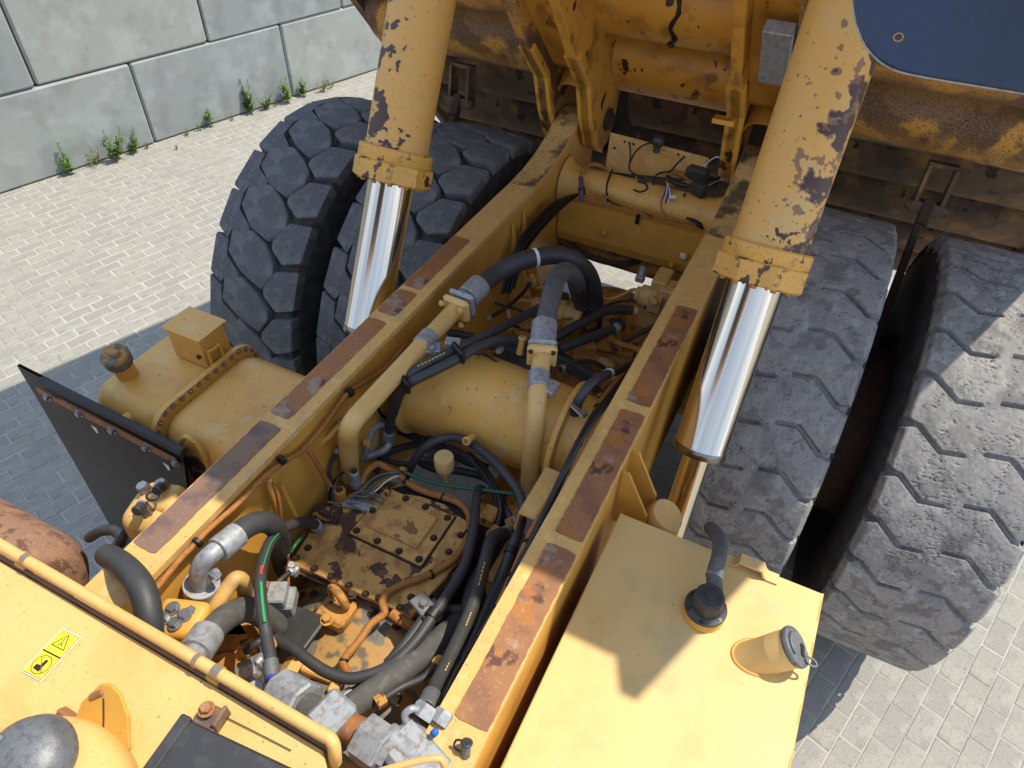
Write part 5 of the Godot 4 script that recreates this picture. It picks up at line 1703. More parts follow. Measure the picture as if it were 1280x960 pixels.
func build_drive() -> void:
	var y := 1.45
	var poly: Array = []
	for q: Vector3 in [Vector3(-1.097, 1.45, -0.794), Vector3(-0.782, 1.45, -0.805), Vector3(-0.673, 1.45, -0.807), Vector3(-0.658, 1.45, -0.921), Vector3(-0.639, 1.45, -1.058), Vector3(-0.661, 1.45, -1.16), Vector3(-0.72, 1.45, -1.229), Vector3(-0.798, 1.45, -1.244), Vector3(-0.972, 1.45, -1.211), Vector3(-1.048, 1.45, -1.18), Vector3(-1.098, 1.45, -1.078), Vector3(-1.129, 1.45, -0.989)]: poly.append(Vector2(q.x, q.z))
	var cv := Geo.new()
	cv.prism(poly, level(y - 0.012), 0.024, 0.003)
	var gear := part("gearbox", cv, "cover_plate", "gearbox under a grimy yellow top cover with an inspection plate")
	var gk := Geo.new()
	var inset := Geometry2D.offset_polygon(PackedVector2Array(poly), 0.008, Geometry2D.JOIN_MITER)[0]
	gk.prism(Array(inset), level(y - 0.032), 0.012, 0.001)
	sub("gasket_flange", gk, "peeled_brown", gear)
	var hs := Geo.new()
	hs.box(Vector3(-0.88, 1.16, -1.03), Vector3(0.36, 0.50, 0.40), 0.03)
	hs.box(Vector3(-0.80, 1.0, -1.1), Vector3(0.5, 0.3, 0.6), 0.03)
	sub("gearbox_case", hs, "dark_oily", gear)
	var ip := Geo.new()
	ip.box(Vector3(-0.865, 1.456, -1.062), Vector3(0.262, 0.012, 0.205), 0.002)
	var ipp := sub("inspection_plate", ip, "cover_panel", gear)
	var ig := Geo.new()
	ig.box(Vector3(-0.865, 1.4515, -1.062), Vector3(0.272, 0.005, 0.216), 0.001)
	sub("plate_gasket", ig, "dark_oily", gear)
	var iq := Geo.new()
	iq.box(Vector3(-0.868, 1.466, -1.067), Vector3(0.188, 0.012, 0.130), 0.003)
	sub("raised_panel", iq, "cover_panel", gear)
	for q: Vector2 in [Vector2(-0.98, -0.975), Vector2(-0.90, -0.972), Vector2(-0.82, -0.972), Vector2(-0.75, -0.975), Vector2(-0.75, -1.062), Vector2(-0.75, -1.148), Vector2(-0.835, -1.152), Vector2(-0.91, -1.152), Vector2(-0.98, -1.15), Vector2(-0.98, -1.062)]:
		bolt(gear, Vector3(q.x, 1.462, q.y), Vector3.UP, 0.0085, "rust_bolt")
	for q: Vector3 in [Vector3(-1.091, 1.45, -0.813), Vector3(-1.019, 1.45, -0.809), Vector3(-0.957, 1.45, -0.81), Vector3(-0.893, 1.45, -0.81), Vector3(-0.832, 1.45, -0.808), Vector3(-0.789, 1.45, -0.816), Vector3(-1.082, 1.45, -0.86), Vector3(-0.707, 1.45, -0.861), Vector3(-0.718, 1.45, -0.817), Vector3(-0.687, 1.45, -1.046), Vector3(-0.684, 1.45, -1.117), Vector3(-0.69, 1.45, -0.95), Vector3(-1.08, 1.45, -1), Vector3(-0.719, 1.45, -1.201)]:
		bolt(gear, q, Vector3.UP, 0.0085, "rust_bolt")
	# torn black gasket film along the far edge
	var film := Geo.new()
	var fp: Array = []
	for q: Vector3 in [Vector3(-0.985, 1.452, -1.168), Vector3(-0.947, 1.452, -1.203), Vector3(-0.853, 1.452, -1.222), Vector3(-0.779, 1.452, -1.226), Vector3(-0.711, 1.452, -1.203), Vector3(-0.688, 1.452, -1.172), Vector3(-0.737, 1.452, -1.179), Vector3(-0.79, 1.452, -1.198), Vector3(-0.879, 1.452, -1.189), Vector3(-0.932, 1.452, -1.173), Vector3(-0.96, 1.452, -1.144)]: fp.append(Vector2(q.x, q.z))
	film.prism(fp, level(1.4515), 0.003)
	sub("gasket_film", film, "cable_black", gear)
	# breather plugs and clips at the corner
	for q: Array in [[Vector3(-1.096, 1.46, -1.055), 0.021, 0.05, "yellow_grimy"], [Vector3(-1.085, 1.46, -1.124), 0.019, 0.075, "galvanised"]]:
		var pg := Geo.new()
		pg.hex(q[0], Vector3(0, 1, 0.05), q[1], (q[2] as float) * 0.4)
		pg.cyl(q[0], (q[0] as Vector3) + Vector3(0, q[2], 0), (q[1] as float) * 0.88, -1, 20)
		sub("plug", pg, q[3], gear)
		bolt(gear, (q[0] as Vector3) + Vector3(0, q[2], 0), Vector3.UP, 0.008, "rust_bolt")
	var lb := Geo.new()
	lb.box(Vector3(-1.105, 1.46, -0.986), Vector3(0.09, 0.02, 0.06), 0.004, Basis(Vector3.UP, 0.3))
	lb.hex(Vector3(-1.099, 1.47, -0.981), Vector3.UP, 0.018, 0.02)
	sub("corner_bracket", lb, "peeled_brown", gear)
	var clip := Geo.new()
	clip.box(Vector3(-0.969, 1.475, -1.134), Vector3(0.018, 0.035, 0.012), 0.002)
	clip.box(Vector3(-0.976, 1.475, -1.241), Vector3(0.025, 0.02, 0.016), 0.002)
	clip.box(Vector3(-0.791, 1.475, -1.256), Vector3(0.022, 0.02, 0.014), 0.002)
	sub("harness_clip", clip, "yellow_grimy", gear)
	# converter housing in front, round, flaking
	var ch := Geo.new()
	ch.lathe(Vector3(-0.80, 1.03, -0.86), Vector3(0, 0, 1), [Vector2(0.36, 0.0), Vector2(0.385, 0.01), Vector2(0.385, 0.05), Vector2(0.37, 0.06), Vector2(0.345, 0.20), Vector2(0.33, 0.36), Vector2(0.36, 0.38), Vector2(0.36, 0.42), Vector2(0.2, 0.43), Vector2(0, 0.43)], 56)
	var con := part("converter_housing", ch, "oily_grey", "round converter housing with oily flaking paint")
	var sad := Geo.new()
	sad.box(Vector3(-0.967, 1.405, -0.653), Vector3(0.15, 0.014, 0.11), 0.004, Basis(Vector3(0, 0, 1), 0.28))
	sub("rubber_pad", sad, "hose_rubber", con)
	var le: Vector3 = Vector3(-0.896, 1.43, -0.762)
	var lr: Array = []
	for i in 15:
		var a := lerpf(-0.4, PI + 0.4, i / 14.0)
		lr.append(le + Vector3(cos(a) * 0.032, sin(a) * 0.04 + 0.02, 0.01 * cos(a)))
	var lg := Geo.new()
	lg.tube(lr, 0.013, 10, 2)
	lg.box(le + Vector3(0.0, -0.03, 0.02), Vector3(0.10, 0.05, 0.09), 0.01)
	sub("lifting_eye", lg, "yellow_grimy", con)
	bolt(con, Vector3(-0.892, 1.43, -0.699), Vector3.UP, 0.014, "yellow_grimy")
	bolt(con, Vector3(-0.866, 1.45, -0.788), Vector3.UP, 0.010, "rust_bolt")
	for k in 9:
		var a := lerpf(-0.9, 0.9, k / 8.0)
		bolt(con, Vector3(-0.80 + sin(a) * 0.372, 1.03 + cos(a) * 0.372, -0.79), Vector3(sin(a), cos(a), 0), 0.010, "rust_bolt")
	var ib := Geo.new()
	ib.box(Vector3(-0.837, 1.28, -0.573), Vector3(0.26, 0.16, 0.12), 0.03, Basis(Vector3.UP, 0.1))
	ib.box(Vector3(-0.842, 1.37, -0.578), Vector3(0.10, 0.04, 0.03), 0.005, Basis(Vector3.UP, 0.1))
	ib.box(Vector3(-0.777, 1.37, -0.585), Vector3(0.03, 0.04, 0.08), 0.005, Basis(Vector3.UP, 0.1))
	part("bell_housing", ib, "yellow_dusty")
	# horizontal drum with flanged ends
	var dr := Geo.new()
	dr.lathe(Vector3(-1.165, 1.546, -1.583), Vector3.RIGHT, [Vector2(0, 0), Vector2(0.115, 0.0), Vector2(0.12, 0.005), Vector2(0.12, 0.05), Vector2(0.17, 0.055), Vector2(0.197, 0.058), Vector2(0.199, 0.062), Vector2(0.199, 0.072), Vector2(0.197, 0.076), Vector2(0.172, 0.079), Vector2(0.1725, 0.15), Vector2(0.174, 0.30), Vector2(0.169, 0.50), Vector2(0.163, 0.60), Vector2(0.160, 0.632), Vector2(0.196, 0.635), Vector2(0.198, 0.639), Vector2(0.198, 0.650), Vector2(0.196, 0.654), Vector2(0.158, 0.657), Vector2(0.157, 0.775), Vector2(0, 0.775)], 72)
	var drum := part("drum", dr, "yellow_drum", "horizontal yellow drum with flanged ends under the steel pipes")
	var ds := Geo.new()
	for q: Array in [[Vector3(-0.786, 1.71, -1.741), Vector3(0.05, 1, -0.3), 0.012, 0.05], [Vector3(-0.788, 1.6, -1.375), Vector3(0, 0.5, 1), 0.012, 0.035], [Vector3(-0.594, 1.6, -1.46), Vector3(0, 0.3, 1), 0.009, 0.03]]:
		ds.cyl((q[0] as Vector3) - (q[1] as Vector3).normalized() * 0.02, (q[0] as Vector3) + (q[1] as Vector3).normalized() * (q[3] as float), q[2])
		ds.cyl((q[0] as Vector3) + (q[1] as Vector3).normalized() * ((q[3] as float) - 0.01), (q[0] as Vector3) + (q[1] as Vector3).normalized() * (q[3] as float), (q[2] as float) * 1.3)
	sub("stub", ds, "yellow_dusty", drum)
	# driveshaft and the axle behind it
	var sh := Geo.new()
	sh.cyl(Vector3(-0.777, 1.02, -1.3), Vector3(-0.777, 0.95, -2.35), 0.075)
	part("drive_shaft", sh, "yellow_grimy")
	var ax := Geo.new()
	ax.cyl(Vector3(-2.45, AXLE_Y, AXLE_Z), Vector3(0.9, AXLE_Y, AXLE_Z), 0.19, -1, 32)
	ax.lathe(Vector3(-0.777, AXLE_Y, -2.30), Vector3(0, 0, -1), [Vector2(0, 0), Vector2(0.10, 0), Vector2(0.14, 0.03), Vector2(0.16, 0.10), Vector2(0.30, 0.18), Vector2(0.33, 0.26), Vector2(0.33, 0.5), Vector2(0.28, 0.65), Vector2(0, 0.72)], 40)
	var axle := part("rear_axle", ax, "yellow_grimy", "rear axle with its round differential case")
	for s: float in [-1.0, 1.0]:
		var hb := Geo.new()
		hb.cyl(Vector3(-0.777 + s * 0.62, AXLE_Y, AXLE_Z), Vector3(-0.777 + s * 1.72, AXLE_Y, AXLE_Z), 0.40, -1, 40)
		sub("hub_drum", hb, "rust_dark", axle)
	# inclined plate of the axle frame
	var af := Geo.new()
	var a0: Vector3 = Vector3(-0.756, 1.2, -2.473)
	var a1: Vector3 = Vector3(-0.649, 1.26, -2.85)
	var a2: Vector3 = Vector3(-0.535, 1.3, -3.366)
	var a3: Vector3 = Vector3(-0.368, 1.28, -2.735)
	var a4: Vector3 = Vector3(-0.476, 1.2, -2.37)
	for t: Array in [[a0, a1, a4], [a1, a3, a4], [a1, a2, a3]]:
		af.tri3(t[0], t[1], t[2], Vector3.UP)
		af.tri3((t[0] as Vector3) - Vector3(0, 0.03, 0), (t[1] as Vector3) - Vector3(0, 0.03, 0), (t[2] as Vector3) - Vector3(0, 0.03, 0), Vector3.DOWN)
	for e: Array in [[a0, a1], [a1, a2], [a2, a3], [a3, a4], [a4, a0]]:
		af.quad(e[0], e[1], (e[1] as Vector3) - Vector3(0, 0.03, 0), (e[0] as Vector3) - Vector3(0, 0.03, 0), Vector3(0, 0, 1))
	part("axle_frame", af, "yellow_grimy")
	# valve block on that plate
	var vb := Geo.new()
	var v0: Vector3 = Vector3(-0.543, 1.46, -2.649)
	vb.box(v0 + Vector3(0.02, 0.03, -0.03), Vector3(0.07, 0.10, 0.13), 0.006)
	vb.box(v0 + Vector3(0.07, 0.015, 0.02), Vector3(0.08, 0.11, 0.10), 0.006)
	vb.box(v0 + Vector3(0.03, 0.0, 0.07), Vector3(0.06, 0.08, 0.07), 0.006)
	vb.cyl(v0 + Vector3(-0.05, 0.0, 0.05), v0 + Vector3(0.03, 0.0, 0.05), 0.05, -1, 24, 0.006)
	vb.cyl(v0 + Vector3(-0.07, 0.0, 0.05), v0 + Vector3(-0.05, 0.0, 0.05), 0.035, -1, 20)
	vb.hex(v0 + Vector3(0.03, 0.03, 0.10), Vector3(0, 0.4, 1), 0.018, 0.025)
	vb.hex(v0 + Vector3(0.08, 0.07, 0.02), Vector3.UP, 0.014, 0.015)
	vb.box(v0 + Vector3(0.03, -0.1, 0.0), Vector3(0.16, 0.12, 0.16), 0.01)
	var valve := part("valve_block", vb, "yellow_dusty", "yellow brake valve block with stacked housings near the cross member")
	var pgl := Geo.new()
	pgl.box(v0 + Vector3(-0.075, 0.05, 0.0), Vector3(0.04, 0.03, 0.035), 0.004)
	pgl.cyl(v0 + Vector3(-0.075, 0.06, 0.0), v0 + Vector3(-0.075, 0.10, -0.02), 0.016)
	sub("plug", pgl, "galvanised", valve)
	# relay cylinder and small pipework further in
	var rc: Vector3 = Vector3(-0.865, 1.4, -2.385)
	var rg := Geo.new()
	rg.cyl(rc + Vector3(-0.09, -0.01, 0.01), rc + Vector3(0.08, -0.01, -0.01), 0.062, -1, 28, 0.006)
	rg.cyl(rc + Vector3(-0.02, -0.01, 0.0), rc + Vector3(0.01, -0.01, 0.0), 0.068, -1, 28, 0.003)
	rg.cyl(rc + Vector3(-0.03, -0.05, 0.05), rc + Vector3(-0.03, -0.05, 0.09), 0.03, -1, 20)
	rg.cyl(rc + Vector3(-0.01, 0.05, 0.0), rc + Vector3(-0.01, 0.085, 0.0), 0.018, -1, 16)
	var relay := part("relay_valve", rg, "yellow_dusty", "yellow relay valve cylinder deep between the rails")
	collar(relay, "cap", rc + Vector3(-0.01, 0.085, 0.0), rc + Vector3(-0.01, 0.10, 0.0), 0.022, "plastic_black")
	hose([Vector3(-1.098, 1.35, -2.294), Vector3(-1.116, 1.38, -2.328), Vector3(-1.1, 1.4, -2.368), Vector3(-1.051, 1.4, -2.394), Vector3(-0.977, 1.4, -2.406)], 0.010, "yellow_dusty", "", "brake_pipe", 5, 8)
	var bl := Geo.new()
	bl.hex(Vector3(-1.033, 1.4, -2.39), Vector3(1, 0, 0), 0.022, 0.03)
	bl.box(Vector3(-0.997, 1.41, -2.38), Vector3(0.045, 0.05, 0.04), 0.004)
	part("pipe_union", bl, "yellow_dusty")
	hose([Vector3(-1.097, 1.32, -2.259), Vector3(-1.003, 1.32, -2.257), Vector3(-0.865, 1.32, -2.255)], 0.016, "yellow_grimy", "", "brake_pipe", 5, 8)
	hose([Vector3(-1.078, 1.33, -2.287), Vector3(-0.957, 1.36, -2.264), Vector3(-0.828, 1.36, -2.252)], 0.013, "yellow_grimy", "", "brake_pipe", 5, 8)
	hose([Vector3(-0.717, 1.25, -2.332), Vector3(-0.639, 1.25, -2.33), Vector3(-0.594, 1.22, -2.332), Vector3(-0.57, 1.15, -2.334)], 0.022, "yellow_dusty", "", "steel_pipe", 6, 12)
	hose([Vector3(-0.78, 1.28, -2.291), Vector3(-0.713, 1.26, -2.321), Vector3(-0.63, 1.24, -2.36), Vector3(-0.508, 1.2, -2.463)], 0.030, "yellow_grimy", "", "steel_pipe", 6, 12)
	hose([Vector3(-0.719, 1.3, -2.73), Vector3(-0.672, 1.28, -2.663), Vector3(-0.617, 1.25, -2.544), Vector3(-0.592, 1.2, -2.494)], 0.006, "loom_orange", "", "thin_pipe", 5, 8)
	var sc := Geo.new()
	sc.box(Vector3(-0.887, 1.34, -2.304), Vector3(0.05, 0.06, 0.05), 0.006)
	sc.hex(Vector3(-0.861, 1.38, -2.307), Vector3.UP, 0.02, 0.03)
	sc.box(Vector3(-0.74, 1.3, -2.329), Vector3(0.12, 0.05, 0.05), 0.006, Basis(Vector3.UP, 0.3))
	sc.cyl(Vector3(-0.698, 1.3, -2.37), Vector3(-0.547, 1.26, -2.44), 0.03)
	part("pipe_clamp_block", sc, "yellow_grimy")
	# bits at the foot of the left pipe
	var fb := Geo.new()
	fb.box(Vector3(-1.209, 1.42, -1.34), Vector3(0.09, 0.09, 0.11), 0.008, Basis(Vector3.UP, 0.2))
	fb.hex(Vector3(-1.207, 1.475, -1.319), Vector3.UP, 0.016, 0.016)
	fb.hex(Vector3(-1.15, 1.475, -1.281), Vector3.UP, 0.016, 0.016)
	part("port_block", fb, "yellow_dusty")
	var fe := Geo.new()
	fe.tube([Vector3(-1.174, 1.4, -1.266), Vector3(-1.162, 1.44, -1.292), Vector3(-1.175, 1.46, -1.33), Vector3(-1.175, 1.47, -1.372), Vector3(-1.161, 1.46, -1.399), Vector3(-1.151, 1.42, -1.415)], 0.014, 10, 6)
	fe.tube([Vector3(-1.176, 1.4, -1.273), Vector3(-1.146, 1.4, -1.306), Vector3(-1.121, 1.41, -1.331), Vector3(-1.114, 1.42, -1.359)], 0.014, 10, 6)
	part("steel_elbow", fe, "galvanised")
	# fittings around the left front corner
	var pb := Geo.new()
	pb.round_box((Vector3(-1.085, 1.73, -0.437) as Vector3) + Vector3(0, -0.055, 0), Vector3(0.125, 0.10, 0.10), 0.02, 8, Basis(Vector3.UP, 0.35))
	var pbp := part("pump_block", pb, "yellow_clean", "yellow pump block with a ring of big bolts beside the left rail")
	for q: Vector3 in [Vector3(-1.108, 1.74, -0.443), Vector3(-1.069, 1.74, -0.443), Vector3(-1.107, 1.74, -0.414), Vector3(-1.073, 1.74, -0.416), Vector3(-1.067, 1.73, -0.46)]: bolt(pbp, q + Vector3(0, -0.012, 0), Vector3(0, 1, 0.1), 0.013)
	var rp := Geo.new()
	rp.lathe(Vector3(-1.227, 1.4, -0.477), Vector3(1, 0.1, -0.4), [Vector2(0, -0.1), Vector2(0.085, -0.1), Vector2(0.09, 0.0), Vector2(0.085, 0.06), Vector2(0, 0.06)], 28)
	part("pump_body", rp, "rust_strip")
	var yp := Geo.new()
	yp.tube([Vector3(-1.108, 1.5, -0.442), Vector3(-1.093, 1.58, -0.48), Vector3(-1.075, 1.64, -0.524), Vector3(-1.067, 1.67, -0.576), Vector3(-1.061, 1.675, -0.598), Vector3(-1.059, 1.64, -0.609), Vector3(-1.087, 1.55, -0.616), Vector3(-1.148, 1.4, -0.629)], 0.0205, 14, 7)
	part("steel_pipe", yp, "yellow_dusty", "short bent yellow pipe looping beside the left rail")
	var ml := Geo.new()
	ml.box(Vector3(-1.143, 1.36, -0.542), Vector3(0.16, 0.10, 0.12), 0.012, Basis(Vector3.UP, -0.4))
	ml.cyl(Vector3(-1.176, 1.34, -0.495), Vector3(-1.061, 1.42, -0.459), 0.045)
	ml.box(Vector3(-1.134, 1.35, -0.58), Vector3(0.10, 0.12, 0.10), 0.012, Basis(Vector3.UP, 0.5))
	part("manifold", ml, "yellow_grimy")
	var hx := Geo.new()
	hx.hex(Vector3(-0.959, 1.5, -0.472), Vector3(0.8, 0.5, -0.7), 0.022, 0.05)
	hx.hex(Vector3(-0.969, 1.5, -0.447), Vector3(0.8, 0.3, -0.7), 0.028, 0.05)
	hx.cyl(Vector3(-0.934, 1.53, -0.478), Vector3(-0.931, 1.53, -0.499), 0.012)
	hx.hex(Vector3(-0.852, 1.6, -0.412), Vector3(0.3, 1, 0.2), 0.022, 0.04)
	part("pipe_fitting", hx, "galvanised")
	var rj := Geo.new()
	rj.cyl(Vector3(-1.156, 1.36, -0.65), Vector3(-1.099, 1.42, -0.685), 0.05)
	part("rusty_stub", rj, "rust_strip")
	var sol := Geo.new()
	sol.box(Vector3(-1.054, 1.46, -0.686), Vector3(0.055, 0.045, 0.07), 0.005, Basis(Vector3.UP, 0.5))
	sol.box(Vector3(-1.048, 1.42, -0.691), Vector3(0.075, 0.05, 0.075), 0.005, Basis(Vector3.UP, 0.5))
	part("solenoid", sol, "galvanised")
	# box-shaped cover on the right rail, and brackets inside it
	var ub := Geo.new()
	ub.prism([Vector2(-0.05, 0), Vector2(0.045, 0), Vector2(0.06, -0.09), Vector2(0.052, -0.092), Vector2(0.039, -0.008), Vector2(-0.05, -0.008)], Transform3D(Basis(Vector3(-1, 0, 0), Vector3.UP, Vector3(0, 0, -1)), Vector3(-0.442, 1.7, -1.207)), 0.19, 0.001)
	part("guard_bracket", ub, "yellow_dusty", "bent sheet guard beside the right rail")
	var lb2 := Geo.new()
	lb2.box(Vector3(-0.834, 1.4, -1.227) + Vector3(0.06, 0, -0.02), Vector3(0.02, 0.02, 0.02), 0.002)
	lb2.box(Vector3(-0.634, 1.46, -1.218), Vector3(0.055, 0.05, 0.06), 0.006)
	lb2.cyl(Vector3(-0.626, 1.485, -1.202), Vector3(-0.625, 1.487, -1.201), 0.012)
	part("lug_bracket", lb2, "yellow_grimy")
	var ib2 := Geo.new()
	ib2.box(Vector3(-0.501, 1.45, -1.091), Vector3(0.06, 0.10, 0.20), 0.006)
	part("inner_bracket", ib2, "yellow_grimy")
	# small canister on a thin stem
	var cc: Vector3 = Vector3(-0.843, 1.5, -1.294)
	var cg := Geo.new()
	cg.lathe(cc, Vector3(0, 1, 0.04), [Vector2(0, 0), Vector2(0.029, 0), Vector2(0.031, 0.003), Vector2(0.031, 0.018), Vector2(0.0335, 0.02), Vector2(0.0335, 0.06), Vector2(0.031, 0.064), Vector2(0, 0.065)], 32)
	cg.cyl(cc - Vector3(0, 0.09, 0), cc, 0.007)
	part("breather_canister", cg, "yellow_tank", "small pale yellow breather canister on a thin stem")

# ---------------------------------------------------------------- pipes, hoses, harnesses
func ties(parent: Node, pts: Array, r: float) -> void:
	for p: Array in pts:
		collar(parent, "cable_tie", p[0], p[1], r, "cable_black", 10)

func build_hoses() -> void:
	# two steel pipes that end in flanges, each going on as a thick hose
	var p1 := hose([Vector3(-1.148, 1.42, -1.167), Vector3(-1.137, 1.5, -1.165), Vector3(-1.108, 1.64, -1.148), Vector3(-1.077, 1.73, -1.129), Vector3(-1.064, 1.765, -1.148), Vector3(-1.063, 1.77, -1.202), Vector3(-1.063, 1.77, -1.451), Vector3(-1.062, 1.77, -1.778)], 0.0315, "yellow_deck", "left yellow steel pipe with a bend, ending in a grey flange", "steel_pipe", 7, 18)
	var a: Vector3 = Vector3(-1.061, 1.77, -1.747)
	var b: Vector3 = Vector3(-1.058, 1.775, -1.8)
	var c: Vector3 = Vector3(-1.052, 1.78, -1.839)
	var e: Vector3 = Vector3(-1.04, 1.79, -1.921)
	var ax := (b - a).normalized()
	var fl := Geo.new()
	fl.box((a + b) * 0.5, Vector3(0.11, 0.10, 0.032), 0.014, Basis.looking_at(-ax, Vector3.UP))
	var fl1 := sub("flange", fl, "yellow_deck", p1)
	var f2 := Geo.new()
	f2.box(b + ax * 0.012, Vector3(0.108, 0.098, 0.024), 0.014, Basis.looking_at(-ax, Vector3.UP))
	f2.cyl(b + ax * 0.02, c, 0.042, 0.040, 24)
	f2.cyl(c, e, 0.045, 0.045, 28)
	sub("hose_fitting", f2, "galvanised", p1)
	for q: Vector2 in [Vector2(0.04, 0.034), Vector2(-0.04, 0.034), Vector2(0.04, -0.034), Vector2(-0.04, -0.034)]:
		bolt(p1, a - ax * 0.008 + ax.cross(Vector3.UP).normalized() * q.x + Vector3.UP * q.y, -ax, 0.009, "yellow_deck")
	var cl := Geo.new()
	cl.cyl(Vector3(-1.064, 1.77, -1.534), Vector3(-1.064, 1.77, -1.597), 0.036, -1, 24)
	cl.box(Vector3(-1.025, 1.765, -1.547), Vector3(0.06, 0.022, 0.05), 0.005, Basis(Vector3.UP, 0.5))
	cl.hex(Vector3(-1.019, 1.775, -1.532), Vector3.UP, 0.012, 0.014)
	sub("pipe_clamp", cl, "galvanised", p1)
	var h1 := hose([Vector3(-1.04, 1.79, -1.898), Vector3(-1.016, 1.8, -2), Vector3(-0.967, 1.82, -2.072), Vector3(-0.91, 1.83, -2.129), Vector3(-0.849, 1.82, -2.198), Vector3(-0.794, 1.77, -2.263), Vector3(-0.762, 1.67, -2.344), Vector3(-0.746, 1.55, -2.4), Vector3(-0.745, 1.4, -2.45), Vector3(-0.764, 1.25, -2.5)], 0.036, "hose_rubber", "thick black hose arching over from the left steel pipe", "hydraulic_hose", 9, 20)
	collar(h1, "white_band", Vector3(-0.917, 1.83, -2.122), Vector3(-0.908, 1.83, -2.132), 0.0372, "tie_white", 24)
	collar(h1, "rubber_sleeve", Vector3(-0.739, 1.48, -2.413), Vector3(-0.76, 1.28, -2.493), 0.040, "hose_rubber", 24)
	var p2 := hose([Vector3(-0.584, 1.34, -1.419), Vector3(-0.581, 1.44, -1.411), Vector3(-0.583, 1.56, -1.415), Vector3(-0.583, 1.67, -1.423), Vector3(-0.595, 1.74, -1.46), Vector3(-0.625, 1.775, -1.539), Vector3(-0.668, 1.79, -1.656)], 0.0315, "yellow_deck", "right yellow steel pipe rising in front of the drum", "steel_pipe", 7, 18)
	a = Vector3(-0.663, 1.79, -1.645)
	b = Vector3(-0.681, 1.795, -1.689)
	ax = (b - a).normalized()
	var g1 := Geo.new()
	g1.box(a + ax * 0.015, Vector3(0.10, 0.10, 0.034), 0.012, Basis.looking_at(-ax, Vector3.UP))
	sub("flange", g1, "yellow_deck", p2)
	for q: Vector2 in [Vector2(0.036, 0.034), Vector2(-0.036, 0.034), Vector2(0.036, -0.034), Vector2(-0.036, -0.034)]:
		bolt(p2, a - ax * 0.003 + ax.cross(Vector3.UP).normalized() * q.x + Vector3.UP * q.y, -ax, 0.007, "rust_bolt")
	var g2 := Geo.new()
	g2.box(a + ax * 0.045, Vector3(0.098, 0.096, 0.022), 0.012, Basis.looking_at(-ax, Vector3.UP))
	g2.cyl(a + ax * 0.05, Vector3(-0.722, 1.81, -1.797), 0.044, 0.045, 28)
	sub("hose_fitting", g2, "galvanised", p2)
	var g3 := Geo.new()
	g3.cyl(Vector3(-0.62, 1.775, -1.525), Vector3(-0.644, 1.782, -1.585), 0.036, -1, 24)
	g3.box(Vector3(-0.587, 1.77, -1.549), Vector3(0.04, 0.03, 0.06), 0.004)
	sub("pipe_clamp", g3, "galvanised", p2)
	var h2 := hose([Vector3(-0.713, 1.81, -1.777), Vector3(-0.729, 1.84, -1.836), Vector3(-0.745, 1.87, -1.903), Vector3(-0.765, 1.87, -1.997), Vector3(-0.774, 1.83, -2.099), Vector3(-0.779, 1.74, -2.207), Vector3(-0.789, 1.63, -2.297), Vector3(-0.799, 1.48, -2.394), Vector3(-0.815, 1.3, -2.503)], 0.035, "hose_dusty", "thick dusty hose bent down from the right steel pipe", "hydraulic_hose", 9, 20)
	collar(h2, "rubber_sleeve", Vector3(-0.786, 1.655, -2.278), Vector3(-0.797, 1.5, -2.384), 0.038, "hose_rubber", 24)
	# two hoses side by side over the drum's left end, printed in yellow
	var h3 := hose([Vector3(-0.876, 1.6, -2.142), Vector3(-0.873, 1.68, -1.956), Vector3(-0.882, 1.75, -1.771), Vector3(-0.908, 1.78, -1.641), Vector3(-0.957, 1.785, -1.533), Vector3(-1.003, 1.775, -1.445), Vector3(-1.027, 1.76, -1.402), Vector3(-1.06, 1.71, -1.388), Vector3(-1.1, 1.6, -1.393), Vector3(-1.118, 1.5, -1.383)], 0.0165, "hose_rubber", "printed black hose running over the drum, upper of two", "hydraulic_hose", 8, 14)
	var h4 := hose([Vector3(-0.718, 1.62, -1.88), Vector3(-0.766, 1.7, -1.799), Vector3(-0.836, 1.76, -1.711), Vector3(-0.878, 1.785, -1.613), Vector3(-0.907, 1.785, -1.537), Vector3(-0.955, 1.775, -1.452), Vector3(-1.007, 1.755, -1.384), Vector3(-1.047, 1.7, -1.372), Vector3(-1.089, 1.6, -1.386), Vector3(-1.12, 1.5, -1.391), Vector3(-1.141, 1.42, -1.389)], 0.017, "hose_rubber", "plain black hose running over the drum, lower of two", "hydraulic_hose", 8, 14)
	collar(h4, "hose_fitting", Vector3(-1.13, 1.45, -1.385), Vector3(-1.143, 1.38, -1.379), 0.021, "galvanised")
	for q: Array in [[Vector3(-0.917, 1.8, -1.535), Vector3(0.02, 0.0, 0.035)], [Vector3(-1.028, 1.755, -1.369), Vector3(0.03, -0.01, 0.03)]]:
		var tg := Geo.new()
		tg.round_box(q[0], Vector3(0.075, 0.05, 0.018), 0.008, 6, Basis(Vector3.UP, -0.55))
		sub("clip", tg, "cable_black", h4)
	var pr := Geo.new()
	for k in 8:
		var t0: Vector3 = (Vector3(-0.956, 1.801, -1.513) as Vector3).lerp(Vector3(-1.01, 1.79, -1.418), (k + 0.0) / 8.0)
		var t1: Vector3 = (Vector3(-0.956, 1.801, -1.513) as Vector3).lerp(Vector3(-1.01, 1.79, -1.418), (k + 0.6) / 8.0)
		pr.tube([t0, t1], 0.0022, 5, 1)
	for k in 8:
		var t0: Vector3 = (Vector3(-0.872, 1.712, -1.904) as Vector3).lerp(Vector3(-0.893, 1.784, -1.688), (k + 0.0) / 8.0)
		var t1: Vector3 = (Vector3(-0.872, 1.712, -1.904) as Vector3).lerp(Vector3(-0.893, 1.784, -1.688), (k + 0.6) / 8.0)
		pr.tube([t0, t1], 0.0020, 5, 1)
	sub("hose_print", pr, "print_yellow", h3)
	var cp := Geo.new()
